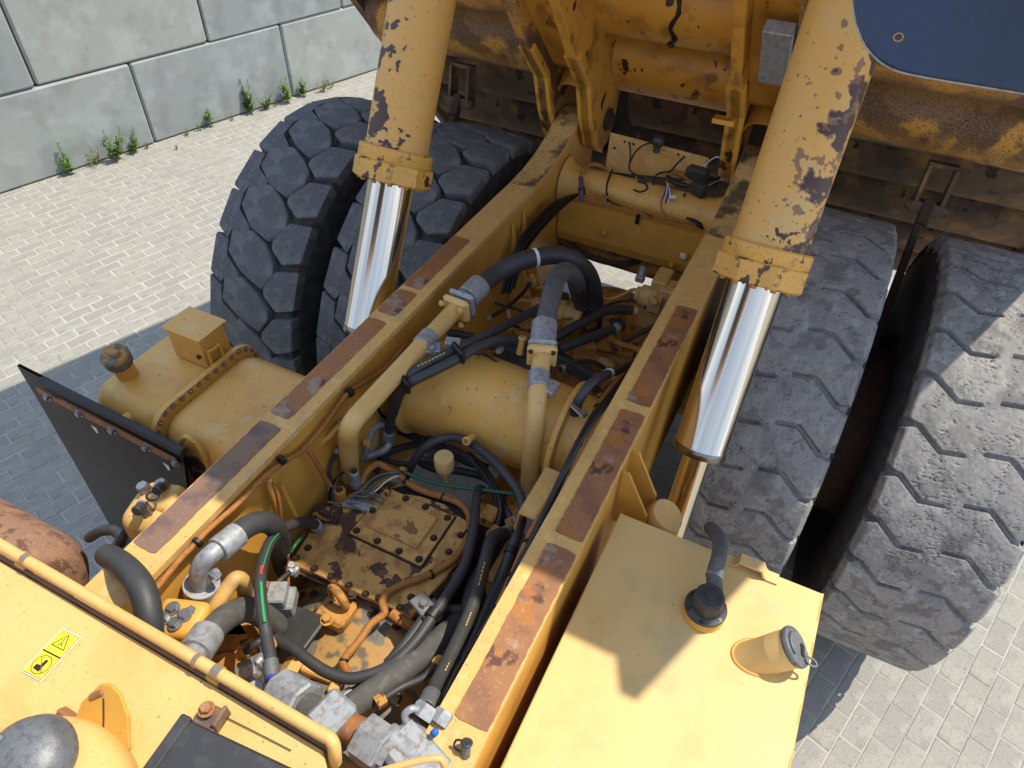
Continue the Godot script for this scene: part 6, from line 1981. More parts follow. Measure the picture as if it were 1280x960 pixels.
	cp.box(Vector3(-0.96, 1.8, -1.573), Vector3(0.05, 0.02, 0.035), 0.003, Basis(Vector3.UP, 0.3))
	cp.hex(Vector3(-0.841, 1.72, -1.704), Vector3(0, 0.3, 1), 0.012, 0.03)
	sub("clamp_plate", cp, "galvanised", h3)
	# dark loops against the left rail
	hose([Vector3(-1.03, 1.6, -1.842), Vector3(-1.124, 1.62, -1.792), Vector3(-1.192, 1.62, -1.729), Vector3(-1.24, 1.6, -1.666), Vector3(-1.257, 1.58, -1.586), Vector3(-1.279, 1.5, -1.557), Vector3(-1.297, 1.36, -1.585)], 0.015, "hose_rubber", "", "hydraulic_hose")
	hose([Vector3(-1.113, 1.58, -1.787), Vector3(-1.168, 1.6, -1.704), Vector3(-1.213, 1.58, -1.649), Vector3(-1.244, 1.54, -1.592), Vector3(-1.272, 1.45, -1.57), Vector3(-1.299, 1.3, -1.601)], 0.014, "hose_rubber", "", "hydraulic_hose")
	hose([Vector3(-1.01, 1.5, -1.937), Vector3(-0.895, 1.46, -1.984), Vector3(-0.789, 1.4, -2.072), Vector3(-0.686, 1.36, -2.093), Vector3(-0.582, 1.28, -2.105)], 0.020, "hose_rubber", "", "hydraulic_hose")
	hose([Vector3(-0.988, 1.4, -2.071), Vector3(-0.884, 1.42, -2.053), Vector3(-0.763, 1.4, -2.097), Vector3(-0.621, 1.35, -2.111)], 0.026, "hose_rubber", "", "hydraulic_hose")
	# hoses from the right: dark pair with bent ends
	var h5 := hose([Vector3(-0.82, 1.45, -2.134), Vector3(-0.773, 1.47, -2.209), Vector3(-0.72, 1.48, -2.308), Vector3(-0.681, 1.48, -2.386), Vector3(-0.633, 1.47, -2.439), Vector3(-0.587, 1.46, -2.471)], 0.021, "hose_rubber", "", "hydraulic_hose")
	collar(h5, "hose_fitting", Vector3(-0.594, 1.46, -2.468), Vector3(-0.564, 1.46, -2.478), 0.018, "yellow_dusty")
	var h6 := hose([Vector3(-0.764, 1.46, -2.087), Vector3(-0.721, 1.47, -2.136), Vector3(-0.661, 1.47, -2.226), Vector3(-0.608, 1.47, -2.302)], 0.021, "hose_rubber", "", "hydraulic_hose")
	collar(h6, "hose_fitting", Vector3(-0.61, 1.47, -2.298), Vector3(-0.597, 1.47, -2.321), 0.022, "galvanised")
	hose([Vector3(-0.654, 1.42, -2.404), Vector3(-0.613, 1.44, -2.397), Vector3(-0.587, 1.46, -2.346), Vector3(-0.596, 1.47, -2.309)], 0.017, "hose_rubber", "", "hydraulic_hose")
	var h7 := hose([Vector3(-0.44, 1.581, -2), Vector3(-0.45, 1.677, -1.836), Vector3(-0.46, 1.738, -1.731), Vector3(-0.47, 1.783, -1.641), Vector3(-0.48, 1.785, -1.583), Vector3(-0.49, 1.745, -1.549), Vector3(-0.5, 1.642, -1.555), Vector3(-0.5, 1.526, -1.552), Vector3(-0.5, 1.41, -1.561)], 0.016, "hose_rubber", "", "hydraulic_hose")
	collar(h7, "white_band", Vector3(-0.459, 1.73, -1.747), Vector3(-0.457, 1.716, -1.769), 0.0168, "tie_white")
	var sp := Geo.new()
	sp.box(Vector3(-0.475, 1.76, -1.509), Vector3(0.07, 0.008, 0.018), 0.002, Basis(Vector3.UP, -0.5))
	sp.hex(Vector3(-0.449, 1.76, -1.499), Vector3.UP, 0.011, 0.014)
	sub("standoff", sp, "steel", h7)
	# loop hose rising behind the canister and going forward along the right
	var h8 := hose([Vector3(-0.991, 1.4, -1.274), Vector3(-0.968, 1.47, -1.289), Vector3(-0.939, 1.53, -1.311), Vector3(-0.903, 1.56, -1.344), Vector3(-0.856, 1.57, -1.375), Vector3(-0.791, 1.58, -1.374), Vector3(-0.713, 1.59, -1.346), Vector3(-0.632, 1.6, -1.302), Vector3(-0.563, 1.6, -1.259), Vector3(-0.519, 1.59, -1.215), Vector3(-0.495, 1.58, -1.149), Vector3(-0.486, 1.57, -1.076), Vector3(-0.48, 1.55, -1.004), Vector3(-0.473, 1.53, -0.915), Vector3(-0.462, 1.52, -0.824), Vector3(-0.457, 1.52, -0.751), Vector3(-0.449, 1.53, -0.677)], 0.0155, "hose_rubber", "long black hose looping behind the canister, then forward along the right rail", "hydraulic_hose", 7, 14)
	collar(h8, "clip", Vector3(-0.487, 1.57, -1.079), Vector3(-0.483, 1.567, -1.056), 0.0185, "cable_black")
	var h9 := hose([Vector3(-0.709, 1.44, -1.314), Vector3(-0.707, 1.48, -1.284), Vector3(-0.686, 1.52, -1.23), Vector3(-0.654, 1.54, -1.16), Vector3(-0.622, 1.55, -1.085), Vector3(-0.592, 1.55, -0.991), Vector3(-0.584, 1.55, -0.907), Vector3(-0.583, 1.56, -0.818), Vector3(-0.585, 1.56, -0.738), Vector3(-0.595, 1.555, -0.681), Vector3(-0.612, 1.55, -0.631), Vector3(-0.644, 1.545, -0.589), Vector3(-0.693, 1.54, -0.553), Vector3(-0.754, 1.54, -0.541), Vector3(-0.816, 1.54, -0.545), Vector3(-0.878, 1.535, -0.555), Vector3(-0.94, 1.52, -0.56)], 0.0155, "hose_rubber", "long black hose curving from the gearbox round to its left side", "hydraulic_hose", 7, 14)
	var h9b := hose([Vector3(-0.609, 1.53, -0.845), Vector3(-0.613, 1.53, -0.789), Vector3(-0.617, 1.53, -0.721), Vector3(-0.622, 1.53, -0.673), Vector3(-0.634, 1.52, -0.636)], 0.0145, "hose_rubber", "", "hydraulic_hose")
	var brk := Geo.new()
	brk.box(Vector3(-0.629, 1.54, -0.815), Vector3(0.075, 0.012, 0.05), 0.003, Basis(Vector3.UP, -0.4))
	brk.hex(Vector3(-0.628, 1.545, -0.815), Vector3.UP, 0.013, 0.014)
	sub("clamp_plate", brk, "steel", h9)
	collar(h9, "clip", Vector3(-0.585, 1.56, -0.809), Vector3(-0.587, 1.56, -0.781), 0.021, "cable_black")
	hose([Vector3(-0.537, 1.46, -0.898), Vector3(-0.586, 1.46, -0.867), Vector3(-0.596, 1.5, -0.821)], 0.017, "hose_rubber", "", "hydraulic_hose")
	# thick dusty suction hose at the front
	hose([Vector3(-0.541, 1.38, -0.928), Vector3(-0.549, 1.44, -0.857), Vector3(-0.557, 1.49, -0.767), Vector3(-0.569, 1.53, -0.676), Vector3(-0.589, 1.56, -0.598), Vector3(-0.613, 1.59, -0.515), Vector3(-0.625, 1.62, -0.457)], 0.0315, "hose_dusty", "thick dusty hose lying across the front of the gearbox", "hydraulic_hose", 8, 20)
	# hose with yellow print
	var h10 := hose([Vector3(-0.564, 1.4, -1.243), Vector3(-0.547, 1.5, -1.159), Vector3(-0.554, 1.54, -1.118), Vector3(-0.552, 1.57, -1.067), Vector3(-0.534, 1.59, -1.007), Vector3(-0.513, 1.6, -0.938), Vector3(-0.493, 1.61, -0.864), Vector3(-0.479, 1.62, -0.795), Vector3(-0.467, 1.64, -0.728), Vector3(-0.456, 1.66, -0.658), Vector3(-0.444, 1.69, -0.583), Vector3(-0.433, 1.72, -0.53)], 0.0185, "hose_rubber", "black hose with yellow lettering running forward to the grey couplings", "hydraulic_hose", 8, 16)
	collar(h10, "hose_fitting", Vector3(-0.438, 1.705, -0.558), Vector3(-0.428, 1.73, -0.516), 0.023, "cast_grey")
	collar(h10, "hose_fitting", Vector3(-0.564, 1.4, -1.243), Vector3(-0.548, 1.505, -1.155), 0.020, "galvanised")
	var pr2 := Geo.new()
	for seg: Array in [[Vector3(-0.52, 1.617, -0.971), Vector3(-0.497, 1.627, -0.891)], [Vector3(-0.475, 1.638, -0.809), Vector3(-0.467, 1.645, -0.766)], [Vector3(-0.453, 1.668, -0.678), Vector3(-0.443, 1.69, -0.622)]]:
		for k in 6:
			pr2.tube([(seg[0] as Vector3).lerp(seg[1], k / 6.0), (seg[0] as Vector3).lerp(seg[1], (k + 0.6) / 6.0)], 0.0024, 5, 1)
	sub("hose_print", pr2, "print_yellow", h10)
	hose([Vector3(-0.559, 1.5, -1.075), Vector3(-0.553, 1.51, -1.003), Vector3(-0.549, 1.51, -0.937), Vector3(-0.534, 1.5, -0.88), Vector3(-0.503, 1.5, -0.815), Vector3(-0.47, 1.53, -0.714), Vector3(-0.443, 1.6, -0.601)], 0.0145, "hose_rubber", "", "hydraulic_hose")
	hose([Vector3(-0.482, 1.5, -1.173), Vector3(-0.474, 1.52, -1.088), Vector3(-0.46, 1.54, -0.963), Vector3(-0.449, 1.56, -0.846), Vector3(-0.437, 1.58, -0.752), Vector3(-0.432, 1.6, -0.651), Vector3(-0.424, 1.64, -0.571)], 0.0145, "hose_rubber", "", "hydraulic_hose")
	# thin wires fanning forward there
	for k in 4:
		hose([Vector3(-0.437, 1.6, -0.841), (Vector3(-0.436, 1.62, -0.743) as Vector3) + Vector3(0.006 * k, 0, 0.004 * k), (Vector3(-0.428, 1.66, -0.649) as Vector3) + Vector3(0.010 * k, 0.004, 0), (Vector3(-0.411, 1.7, -0.558) as Vector3) + Vector3(0.007 * k, 0, 0)], 0.003, "cable_black" if k & 1 else "cast_grey", "", "thin_cable", 5, 6)
	# hoses behind and below the canister
	hose([Vector3(-1.016, 1.36, -1.382), Vector3(-0.95, 1.36, -1.374), Vector3(-0.838, 1.36, -1.411), Vector3(-0.737, 1.38, -1.404), Vector3(-0.645, 1.38, -1.334), Vector3(-0.569, 1.36, -1.208)], 0.014, "hose_rubber", "", "hydraulic_hose")
	hose([Vector3(-0.909, 1.44, -1.424), Vector3(-0.815, 1.46, -1.403), Vector3(-0.73, 1.46, -1.367), Vector3(-0.656, 1.45, -1.306), Vector3(-0.609, 1.4, -1.227)], 0.013, "hose_rubber", "", "hydraulic_hose")
	hose([Vector3(-1.216, 1.3, -1.52), Vector3(-1.108, 1.34, -1.488), Vector3(-0.994, 1.36, -1.477), Vector3(-0.866, 1.36, -1.46), Vector3(-0.778, 1.34, -1.482)], 0.016, "hose_rubber", "", "hydraulic_hose")
	hose([Vector3(-1.152, 1.3, -1.304), Vector3(-1.157, 1.32, -1.369), Vector3(-1.126, 1.32, -1.43), Vector3(-1.081, 1.3, -1.497)], 0.014, "hose_rubber", "", "hydraulic_hose")
	# green printed hose on the left
	var h11 := hose([Vector3(-1.097, 1.44, -0.937), Vector3(-1.093, 1.5, -0.915), Vector3(-1.091, 1.56, -0.875), Vector3(-1.086, 1.61, -0.824), Vector3(-1.075, 1.65, -0.77), Vector3(-1.051, 1.68, -0.71), Vector3(-1.012, 1.7, -0.646), Vector3(-0.967, 1.71, -0.591), Vector3(-0.917, 1.71, -0.541), Vector3(-0.872, 1.7, -0.5), Vector3(-0.823, 1.7, -0.457), Vector3(-0.787, 1.7, -0.421)], 0.0155, "hose_rubber", "black hose with green stripe arching down to the grey coupling", "hydraulic_hose", 8, 16)
	collar(h11, "hose_fitting", Vector3(-0.822, 1.7, -0.455), Vector3(-0.788, 1.7, -0.423), 0.0185, "cast_grey")
	collar(h11, "blue_ring", Vector3(-0.792, 1.7, -0.427), Vector3(-0.785, 1.7, -0.42), 0.019, "sleeve_blue")
	collar(h11, "hose_fitting", Vector3(-1.094, 1.43, -0.939), Vector3(-1.093, 1.49, -0.92), 0.019, "galvanised")
	var gp := Geo.new()
	gp.tube([Vector3(-1.059, 1.668, -0.774), Vector3(-1.044, 1.692, -0.722), Vector3(-1.014, 1.71, -0.667), Vector3(-0.994, 1.716, -0.633)], 0.0018, 5, 5)
	gp.tube([Vector3(-0.966, 1.727, -0.598), Vector3(-0.927, 1.727, -0.558), Vector3(-0.886, 1.724, -0.518)], 0.0045, 6, 5)
	sub("green_print", gp, "print_green", h11)
	var rpn := Geo.new()
	rpn.tube([Vector3(-1.002, 1.716, -0.639), Vector3(-0.985, 1.72, -0.618)], 0.004, 6, 2)
	sub("red_print", rpn, "print_red", h11)
	hose([Vector3(-1.06, 1.55, -0.781), Vector3(-1.059, 1.56, -0.805), Vector3(-1.083, 1.52, -0.861)], 0.005, "wire_green", "", "thin_cable", 5, 8)
	hose([Vector3(-1.177, 1.5, -0.865), Vector3(-1.139, 1.5, -0.841), Vector3(-1.108, 1.48, -0.808), Vector3(-1.079, 1.44, -0.758), Vector3(-1.061, 1.4, -0.727)], 0.005, "loom_orange", "", "thin_cable", 5, 8)
	# elbow fitting with a thick hose beside the left rail
	var el := hose([Vector3(-1.123, 1.66, -0.536), Vector3(-1.115, 1.73, -0.54), Vector3(-1.105, 1.77, -0.556), Vector3(-1.092, 1.79, -0.577), Vector3(-1.087, 1.79, -0.606)], 0.0245, "galvanised", "grey elbow fitting with a thick hose beside the left rail", "elbow_fitting", 8, 20)
	collar(el, "swivel_nut", Vector3(-1.139, 1.6, -0.53), Vector3(-1.122, 1.69, -0.54), 0.046, "galvanised", 28)
	collar(el, "crimp_sleeve", Vector3(-1.086, 1.79, -0.596), Vector3(-1.085, 1.775, -0.665), 0.034, "galvanised", 28)
	var eb := Geo.new()
	eb.hex(Vector3(-1.091, 1.74, -0.561), Vector3(1, 0.3, 0.2), 0.014, 0.03)
	sub("bolt", eb, "galvanised", el)
	hose([Vector3(-1.086, 1.777, -0.658), Vector3(-1.087, 1.765, -0.695), Vector3(-1.084, 1.74, -0.736), Vector3(-1.081, 1.69, -0.766), Vector3(-1.098, 1.6, -0.789), Vector3(-1.139, 1.46, -0.807), Vector3(-1.186, 1.32, -0.818)], 0.030, "hose_rubber", "", "hydraulic_hose", 8, 20)
	# dusty hose with a pale crimped end going under the deck pipe
	var h12 := hose([Vector3(-1.016, 1.42, -0.622), Vector3(-1.023, 1.5, -0.603), Vector3(-1.037, 1.56, -0.581), Vector3(-1.029, 1.62, -0.54), Vector3(-1.02, 1.66, -0.495), Vector3(-1.007, 1.69, -0.448), Vector3(-0.992, 1.71, -0.407)], 0.034, "hose_dusty", "dusty hose with a pale crimped end below the deck pipe", "hydraulic_hose", 8, 20)
	collar(h12, "crimp_sleeve", Vector3(-1.005, 1.695, -0.442), Vector3(-0.982, 1.72, -0.383), 0.041, "galvanised", 24)
	collar(h12, "hose_fitting", Vector3(-0.987, 1.715, -0.394), Vector3(-0.967, 1.735, -0.35), 0.030, "galvanised", 24)
	# orange braided harness over the gearbox cover
	var o1 := hose([Vector3(-1.069, 1.47, -1.135), Vector3(-1.07, 1.49, -1.155), Vector3(-1.065, 1.5, -1.183), Vector3(-1.052, 1.5, -1.21), Vector3(-1.02, 1.485, -1.217), Vector3(-0.974, 1.48, -1.214), Vector3(-0.925, 1.475, -1.201), Vector3(-0.87, 1.47, -1.201), Vector3(-0.806, 1.47, -1.208), Vector3(-0.748, 1.47, -1.212), Vector3(-0.704, 1.47, -1.195), Vector3(-0.671, 1.47, -1.156), Vector3(-0.653, 1.468, -1.103), Vector3(-0.653, 1.466, -1.033), Vector3(-0.676, 1.465, -0.975), Vector3(-0.712, 1.465, -0.919), Vector3(-0.749, 1.465, -0.876), Vector3(-0.769, 1.465, -0.839), Vector3(-0.769, 1.465, -0.805), Vector3(-0.748, 1.46, -0.785), Vector3(-0.749, 1.455, -0.77), Vector3(-0.76, 1.46, -0.734), Vector3(-0.76, 1.46, -0.688), Vector3(-0.764, 1.46, -0.647), Vector3(-0.766, 1.46, -0.61), Vector3(-0.751, 1.45, -0.598), Vector3(-0.734, 1.43, -0.592)], 0.0115, "loom_orange", "orange braided harness snaking round the gearbox cover", "wiring_harness", 6, 12)
	ties(o1, [[Vector3(-0.947, 1.478, -1.206), Vector3(-0.936, 1.477, -1.204)], [Vector3(-0.806, 1.47, -1.208), Vector3(-0.798, 1.47, -1.208)], [Vector3(-0.662, 1.469, -1.131), Vector3(-0.659, 1.469, -1.119)], [Vector3(-0.688, 1.465, -0.953), Vector3(-0.692, 1.465, -0.946)], [Vector3(-0.766, 1.46, -0.613), Vector3(-0.763, 1.46, -0.607)]], 0.0135)
	collar(o1, "end_sleeve", Vector3(-0.728, 1.46, -0.789), Vector3(-0.696, 1.455, -0.784), 0.016, "loom_orange")
	hose([Vector3(-0.696, 1.455, -0.784), Vector3(-0.66, 1.44, -0.789), Vector3(-0.61, 1.42, -0.793)], 0.015, "loom_orange", "", "wiring_harness", 5, 10)
	for k in 5:
		hose([(Vector3(-0.969, 1.485, -1.212) as Vector3) + Vector3(0, 0.004 * k, 0), (Vector3(-0.987, 1.49, -1.168) as Vector3) + Vector3(-0.01 * k, 0.006, 0), (Vector3(-1.009, 1.475, -1.128) as Vector3) + Vector3(-0.012 * k, 0, 0.008 * k), (Vector3(-1.034, 1.462, -1.093) as Vector3) + Vector3(-0.01 * k, 0, 0.01 * k)], 0.0028, ["tie_white", "loom_orange", "wire_green", "cable_black", "cast_grey"][k], "", "thin_cable", 6, 6)
	var sg := Geo.new()
	for k in 7:
		var t := rng.randf()
		var p0: Vector3 = (Vector3(-1.112, 1.46, -1.025) as Vector3).lerp(Vector3(-1.002, 1.47, -1.14), t) + Vector3(rng.randf_range(-0.03, 0.03), 0, rng.randf_range(-0.03, 0.03))
		sg.tube([p0, p0 + Vector3(rng.randf_range(-0.05, 0.05), 0.015, rng.randf_range(-0.03, 0.03)), p0 + Vector3(rng.randf_range(-0.09, 0.09), 0.0, rng.randf_range(-0.05, 0.05))], 0.003, 6, 4)
	var sgp := part("wire_scrap", sg, "cast_grey")
	var foil := Geo.new()
	foil.round_box(Vector3(-1.036, 1.462, -1.059), Vector3(0.10, 0.012, 0.035), 0.005, 6, Basis(Vector3.UP, 0.25))
	sub("foil_wrap", foil, "galvanised", sgp)
	# green cable along the back of the gearbox
	var gc := hose([Vector3(-0.957, 1.5, -1.22), Vector3(-0.885, 1.49, -1.228), Vector3(-0.829, 1.49, -1.238), Vector3(-0.771, 1.49, -1.253), Vector3(-0.697, 1.5, -1.271), Vector3(-0.59, 1.52, -1.29), Vector3(-0.542, 1.54, -1.284)], 0.006, "wire_green", "", "thin_cable", 5, 8)
	collar(gc, "plug", Vector3(-0.548, 1.54, -1.284), Vector3(-0.52, 1.545, -1.284), 0.010, "steel")
	# harness and black cable bundle clipped along the right rail
	var o2 := hose([Vector3(-0.42, 1.668, -1.838), Vector3(-0.43, 1.702, -1.733), Vector3(-0.435, 1.715, -1.6), Vector3(-0.435, 1.699, -1.44), Vector3(-0.43, 1.699, -1.308), Vector3(-0.425, 1.701, -1.208), Vector3(-0.42, 1.719, -1.096), Vector3(-0.42, 1.71, -1.029), Vector3(-0.42, 1.666, -0.943), Vector3(-0.42, 1.635, -0.854), Vector3(-0.42, 1.622, -0.786), Vector3(-0.42, 1.603, -0.713)], 0.011, "loom_orange", "orange harness along the inside of the right rail", "wiring_harness", 6, 10)
	ties(o2, [[Vector3(-0.435, 1.715, -1.6), Vector3(-0.435, 1.717, -1.585)], [Vector3(-0.435, 1.699, -1.44), Vector3(-0.435, 1.701, -1.426)], [Vector3(-0.42, 1.71, -1.029), Vector3(-0.42, 1.712, -1.019)], [Vector3(-0.42, 1.666, -0.943), Vector3(-0.42, 1.668, -0.933)], [Vector3(-0.42, 1.635, -0.854), Vector3(-0.42, 1.638, -0.845)]], 0.0135)
	hose([Vector3(-0.405, 1.512, -2.78), Vector3(-0.405, 1.624, -2.424), Vector3(-0.405, 1.633, -2.106), Vector3(-0.405, 1.682, -1.857), Vector3(-0.405, 1.765, -1.592), Vector3(-0.405, 1.816, -1.383), Vector3(-0.405, 1.802, -1.265), Vector3(-0.405, 1.765, -1.17), Vector3(-0.405, 1.742, -1.076), Vector3(-0.41, 1.707, -1.013), Vector3(-0.415, 1.668, -0.928), Vector3(-0.42, 1.602, -0.836), Vector3(-0.42, 1.579, -0.738), Vector3(-0.42, 1.57, -0.649)], 0.011, "cable_black", "black cable bundle along the inside of the right rail", "cable_bundle", 6, 10)
	hose([Vector3(-0.41, 1.549, -2.668), Vector3(-0.41, 1.627, -2.297), Vector3(-0.412, 1.654, -1.977), Vector3(-0.412, 1.723, -1.7), Vector3(-0.412, 1.801, -1.462), Vector3(-0.412, 1.792, -1.325), Vector3(-0.412, 1.763, -1.225), Vector3(-0.412, 1.719, -1.121)], 0.009, "cable_black", "", "cable_bundle", 6, 8)
	# harness clipped along the left rail
	var o3 := hose([Vector3(-1.155, 1.77, -0.455), Vector3(-1.155, 1.782, -0.527), Vector3(-1.155, 1.783, -0.59), Vector3(-1.155, 1.784, -0.639), Vector3(-1.155, 1.772, -0.736), Vector3(-1.155, 1.769, -0.845), Vector3(-1.155, 1.759, -0.9), Vector3(-1.155, 1.741, -0.955), Vector3(-1.155, 1.724, -1.017), Vector3(-1.155, 1.735, -1.122), Vector3(-1.155, 1.761, -1.24), Vector3(-1.155, 1.737, -1.323), Vector3(-1.155, 1.708, -1.435), Vector3(-1.155, 1.712, -1.577)], 0.008, "loom_orange", "orange harness clipped inside the left rail", "wiring_harness", 6, 10)
	ties(o3, [[Vector3(-1.15, 1.787, -0.587), Vector3(-1.15, 1.787, -0.598)], [Vector3(-1.15, 1.774, -0.909), Vector3(-1.15, 1.773, -0.923)], [Vector3(-1.15, 1.765, -1.234), Vector3(-1.15, 1.761, -1.251)]], 0.016)
	hose([Vector3(-1.15, 1.731, -1.013), Vector3(-1.14, 1.678, -1.024), Vector3(-1.13, 1.606, -1.031), Vector3(-1.12, 1.53, -1.044)], 0.008, "loom_orange", "", "wiring_harness", 5, 8)
	hose([Vector3(-1.187, 1.5, -1.062), Vector3(-1.19, 1.6, -1.08), Vector3(-1.183, 1.64, -1.102), Vector3(-1.163, 1.66, -1.13), Vector3(-1.15, 1.68, -1.167)], 0.010, "yellow_clean", "", "thin_pipe", 6, 10)
	hose([Vector3(-1.135, 1.4, -1.027), Vector3(-1.147, 1.46, -1.062), Vector3(-1.128, 1.52, -1.082), Vector3(-1.121, 1.52, -1.116)], 0.004, "cable_black", "", "thin_cable", 5, 6)
	hose([Vector3(-1.15, 1.729, -0.86), Vector3(-1.14, 1.685, -0.859), Vector3(-1.14, 1.578, -0.844), Vector3(-1.14, 1.522, -0.831)], 0.006, "loom_orange", "", "thin_cable", 5, 8)
	var pv := Geo.new()
	pv.hex(Vector3(-1.166, 1.66, -1.184), Vector3(1, 0.2, -0.8), 0.016, 0.04)
	part("pipe_fitting", pv, "galvanised")
	# cables dropping down inside the left rail at the rear
	for k in 7:
		hose([(Vector3(-1.1, 1.645, -2.945) as Vector3) + Vector3(0.004 * k, 0.0, -0.006 * k), (Vector3(-1.11, 1.681, -2.77) as Vector3) + Vector3(0.006 * (k % 3), 0.012 - 0.010 * k, 0.0), (Vector3(-1.12, 1.68, -2.597) as Vector3) + Vector3(0.008 * (k % 3), 0.012 - 0.012 * k, 0.012 * k), (Vector3(-1.12, 1.679, -2.432) as Vector3) + Vector3(0.01 * (k % 3), 0.0 - 0.014 * k, 0.012 * k), (Vector3(-1.12, 1.608, -2.341) as Vector3) + Vector3(0.012 * (k % 3), 0.0, -0.012 * k), (Vector3(-1.12, 1.546, -2.266) as Vector3) + Vector3(0.012 * (k % 3), -0.05, -0.012 * k)], 0.0075, "cable_black", "", "cable", 6, 8)

# small pipework, couplings and cables that fill the bay behind and beside the drum
func build_small_pipes() -> void:
	var runs := [
		[[Vector3(-1.14, 1.42, -2.171), Vector3(-1.088, 1.46, -2.205), Vector3(-1.054, 1.48, -2.31), Vector3(-1.068, 1.46, -2.458)], 0.008, "cable_black", "cable"],
		[[Vector3(-1.256, 1.4, -2.312), Vector3(-1.163, 1.4, -2.307), Vector3(-1.063, 1.38, -2.336), Vector3(-0.96, 1.36, -2.34)], 0.007, "hose_rubber", "thin_hose"],
		[[Vector3(-0.907, 1.46, -2.045), Vector3(-0.874, 1.48, -2.106), Vector3(-0.861, 1.46, -2.225), Vector3(-0.812, 1.42, -2.346), Vector3(-0.746, 1.38, -2.4)], 0.006, "loom_orange", "thin_cable"],
		[[Vector3(-0.811, 1.36, -2.639), Vector3(-0.732, 1.4, -2.578), Vector3(-0.685, 1.42, -2.6), Vector3(-0.639, 1.44, -2.649), Vector3(-0.573, 1.46, -2.626)], 0.008, "yellow_clean", "brake_pipe"],
		[[Vector3(-0.759, 1.34, -2.584), Vector3(-0.698, 1.38, -2.599), Vector3(-0.624, 1.42, -2.592), Vector3(-0.551, 1.44, -2.547)], 0.006, "hose_rubber", "thin_hose"],
		[[Vector3(-0.445, 1.44, -2.551), Vector3(-0.461, 1.42, -2.507), Vector3(-0.509, 1.38, -2.474), Vector3(-0.561, 1.34, -2.426), Vector3(-0.611, 1.3, -2.391)], 0.009, "hose_rubber", "thin_hose"],
		[[Vector3(-0.443, 1.46, -2.614), Vector3(-0.404, 1.44, -2.572), Vector3(-0.417, 1.4, -2.52), Vector3(-0.468, 1.36, -2.448)], 0.005, "tie_white", "thin_cable"],
		[[Vector3(-0.647, 1.36, -2.366), Vector3(-0.582, 1.34, -2.378), Vector3(-0.52, 1.32, -2.401), Vector3(-0.457, 1.3, -2.399)], 0.012, "yellow_clean", "brake_pipe"],
		[[Vector3(-0.653, 1.62, -1.804), Vector3(-0.63, 1.6, -1.89), Vector3(-0.585, 1.56, -1.965), Vector3(-0.532, 1.5, -2.016)], 0.009, "hose_rubber", "thin_hose"],
		[[Vector3(-0.472, 1.62, -1.722), Vector3(-0.462, 1.62, -1.791), Vector3(-0.452, 1.58, -1.91), Vector3(-0.434, 1.52, -2.064)], 0.010, "cable_black", "cable"],
		[[Vector3(-1.182, 1.36, -1.361), Vector3(-1.086, 1.4, -1.307), Vector3(-1.015, 1.42, -1.304), Vector3(-0.967, 1.42, -1.354), Vector3(-0.91, 1.4, -1.378)], 0.010, "hose_rubber", "thin_hose"],
		[[Vector3(-0.849, 1.44, -1.434), Vector3(-0.757, 1.48, -1.382), Vector3(-0.666, 1.5, -1.313), Vector3(-0.602, 1.5, -1.234), Vector3(-0.588, 1.46, -1.163)], 0.010, "cable_black", "cable"],
		[[Vector3(-0.683, 1.42, -1.244), Vector3(-0.639, 1.46, -1.262), Vector3(-0.584, 1.48, -1.245), Vector3(-0.549, 1.46, -1.21)], 0.012, "hose_rubber", "thin_hose"],
		[[Vector3(-1.18, 1.56, -1.396), Vector3(-1.165, 1.5, -1.403), Vector3(-1.16, 1.44, -1.448), Vector3(-1.156, 1.4, -1.517)], 0.006, "cable_black", "cable"],
		[[Vector3(-1.145, 1.6, -1.142), Vector3(-1.159, 1.56, -1.116), Vector3(-1.159, 1.52, -1.089), Vector3(-1.146, 1.46, -1.074)], 0.007, "hose_rubber", "thin_hose"],
		[[Vector3(-1.147, 1.52, -2.042), Vector3(-1.152, 1.54, -1.956), Vector3(-1.203, 1.54, -1.941), Vector3(-1.238, 1.5, -1.92)], 0.008, "loom_orange", "thin_cable"],
		[[Vector3(-1.156, 1.36, -2.572), Vector3(-1.078, 1.38, -2.523), Vector3(-1, 1.4, -2.548), Vector3(-0.943, 1.38, -2.552)], 0.009, "yellow_clean", "brake_pipe"],
		[[Vector3(-0.822, 1.7, -1.648), Vector3(-0.858, 1.72, -1.646), Vector3(-0.901, 1.71, -1.656), Vector3(-0.924, 1.7, -1.627)], 0.004, "cable_black", "thin_cable"],
		[[Vector3(-1.127, 1.4, -0.693), Vector3(-1.082, 1.46, -0.712), Vector3(-1.076, 1.46, -0.745), Vector3(-1.08, 1.44, -0.782)], 0.008, "hose_rubber", "thin_hose"],
		[[Vector3(-1.002, 1.5, -0.484), Vector3(-0.968, 1.54, -0.514), Vector3(-0.955, 1.54, -0.536), Vector3(-0.928, 1.52, -0.546)], 0.010, "hose_rubber", "thin_hose"],
		[[Vector3(-0.575, 1.6, -0.513), Vector3(-0.544, 1.6, -0.572), Vector3(-0.512, 1.58, -0.629), Vector3(-0.501, 1.56, -0.695)], 0.010, "hose_rubber", "thin_hose"],
		[[Vector3(-0.692, 1.5, -0.522), Vector3(-0.667, 1.5, -0.563), Vector3(-0.618, 1.5, -0.578), Vector3(-0.558, 1.5, -0.577)], 0.009, "rust_dark", "brake_pipe"]]
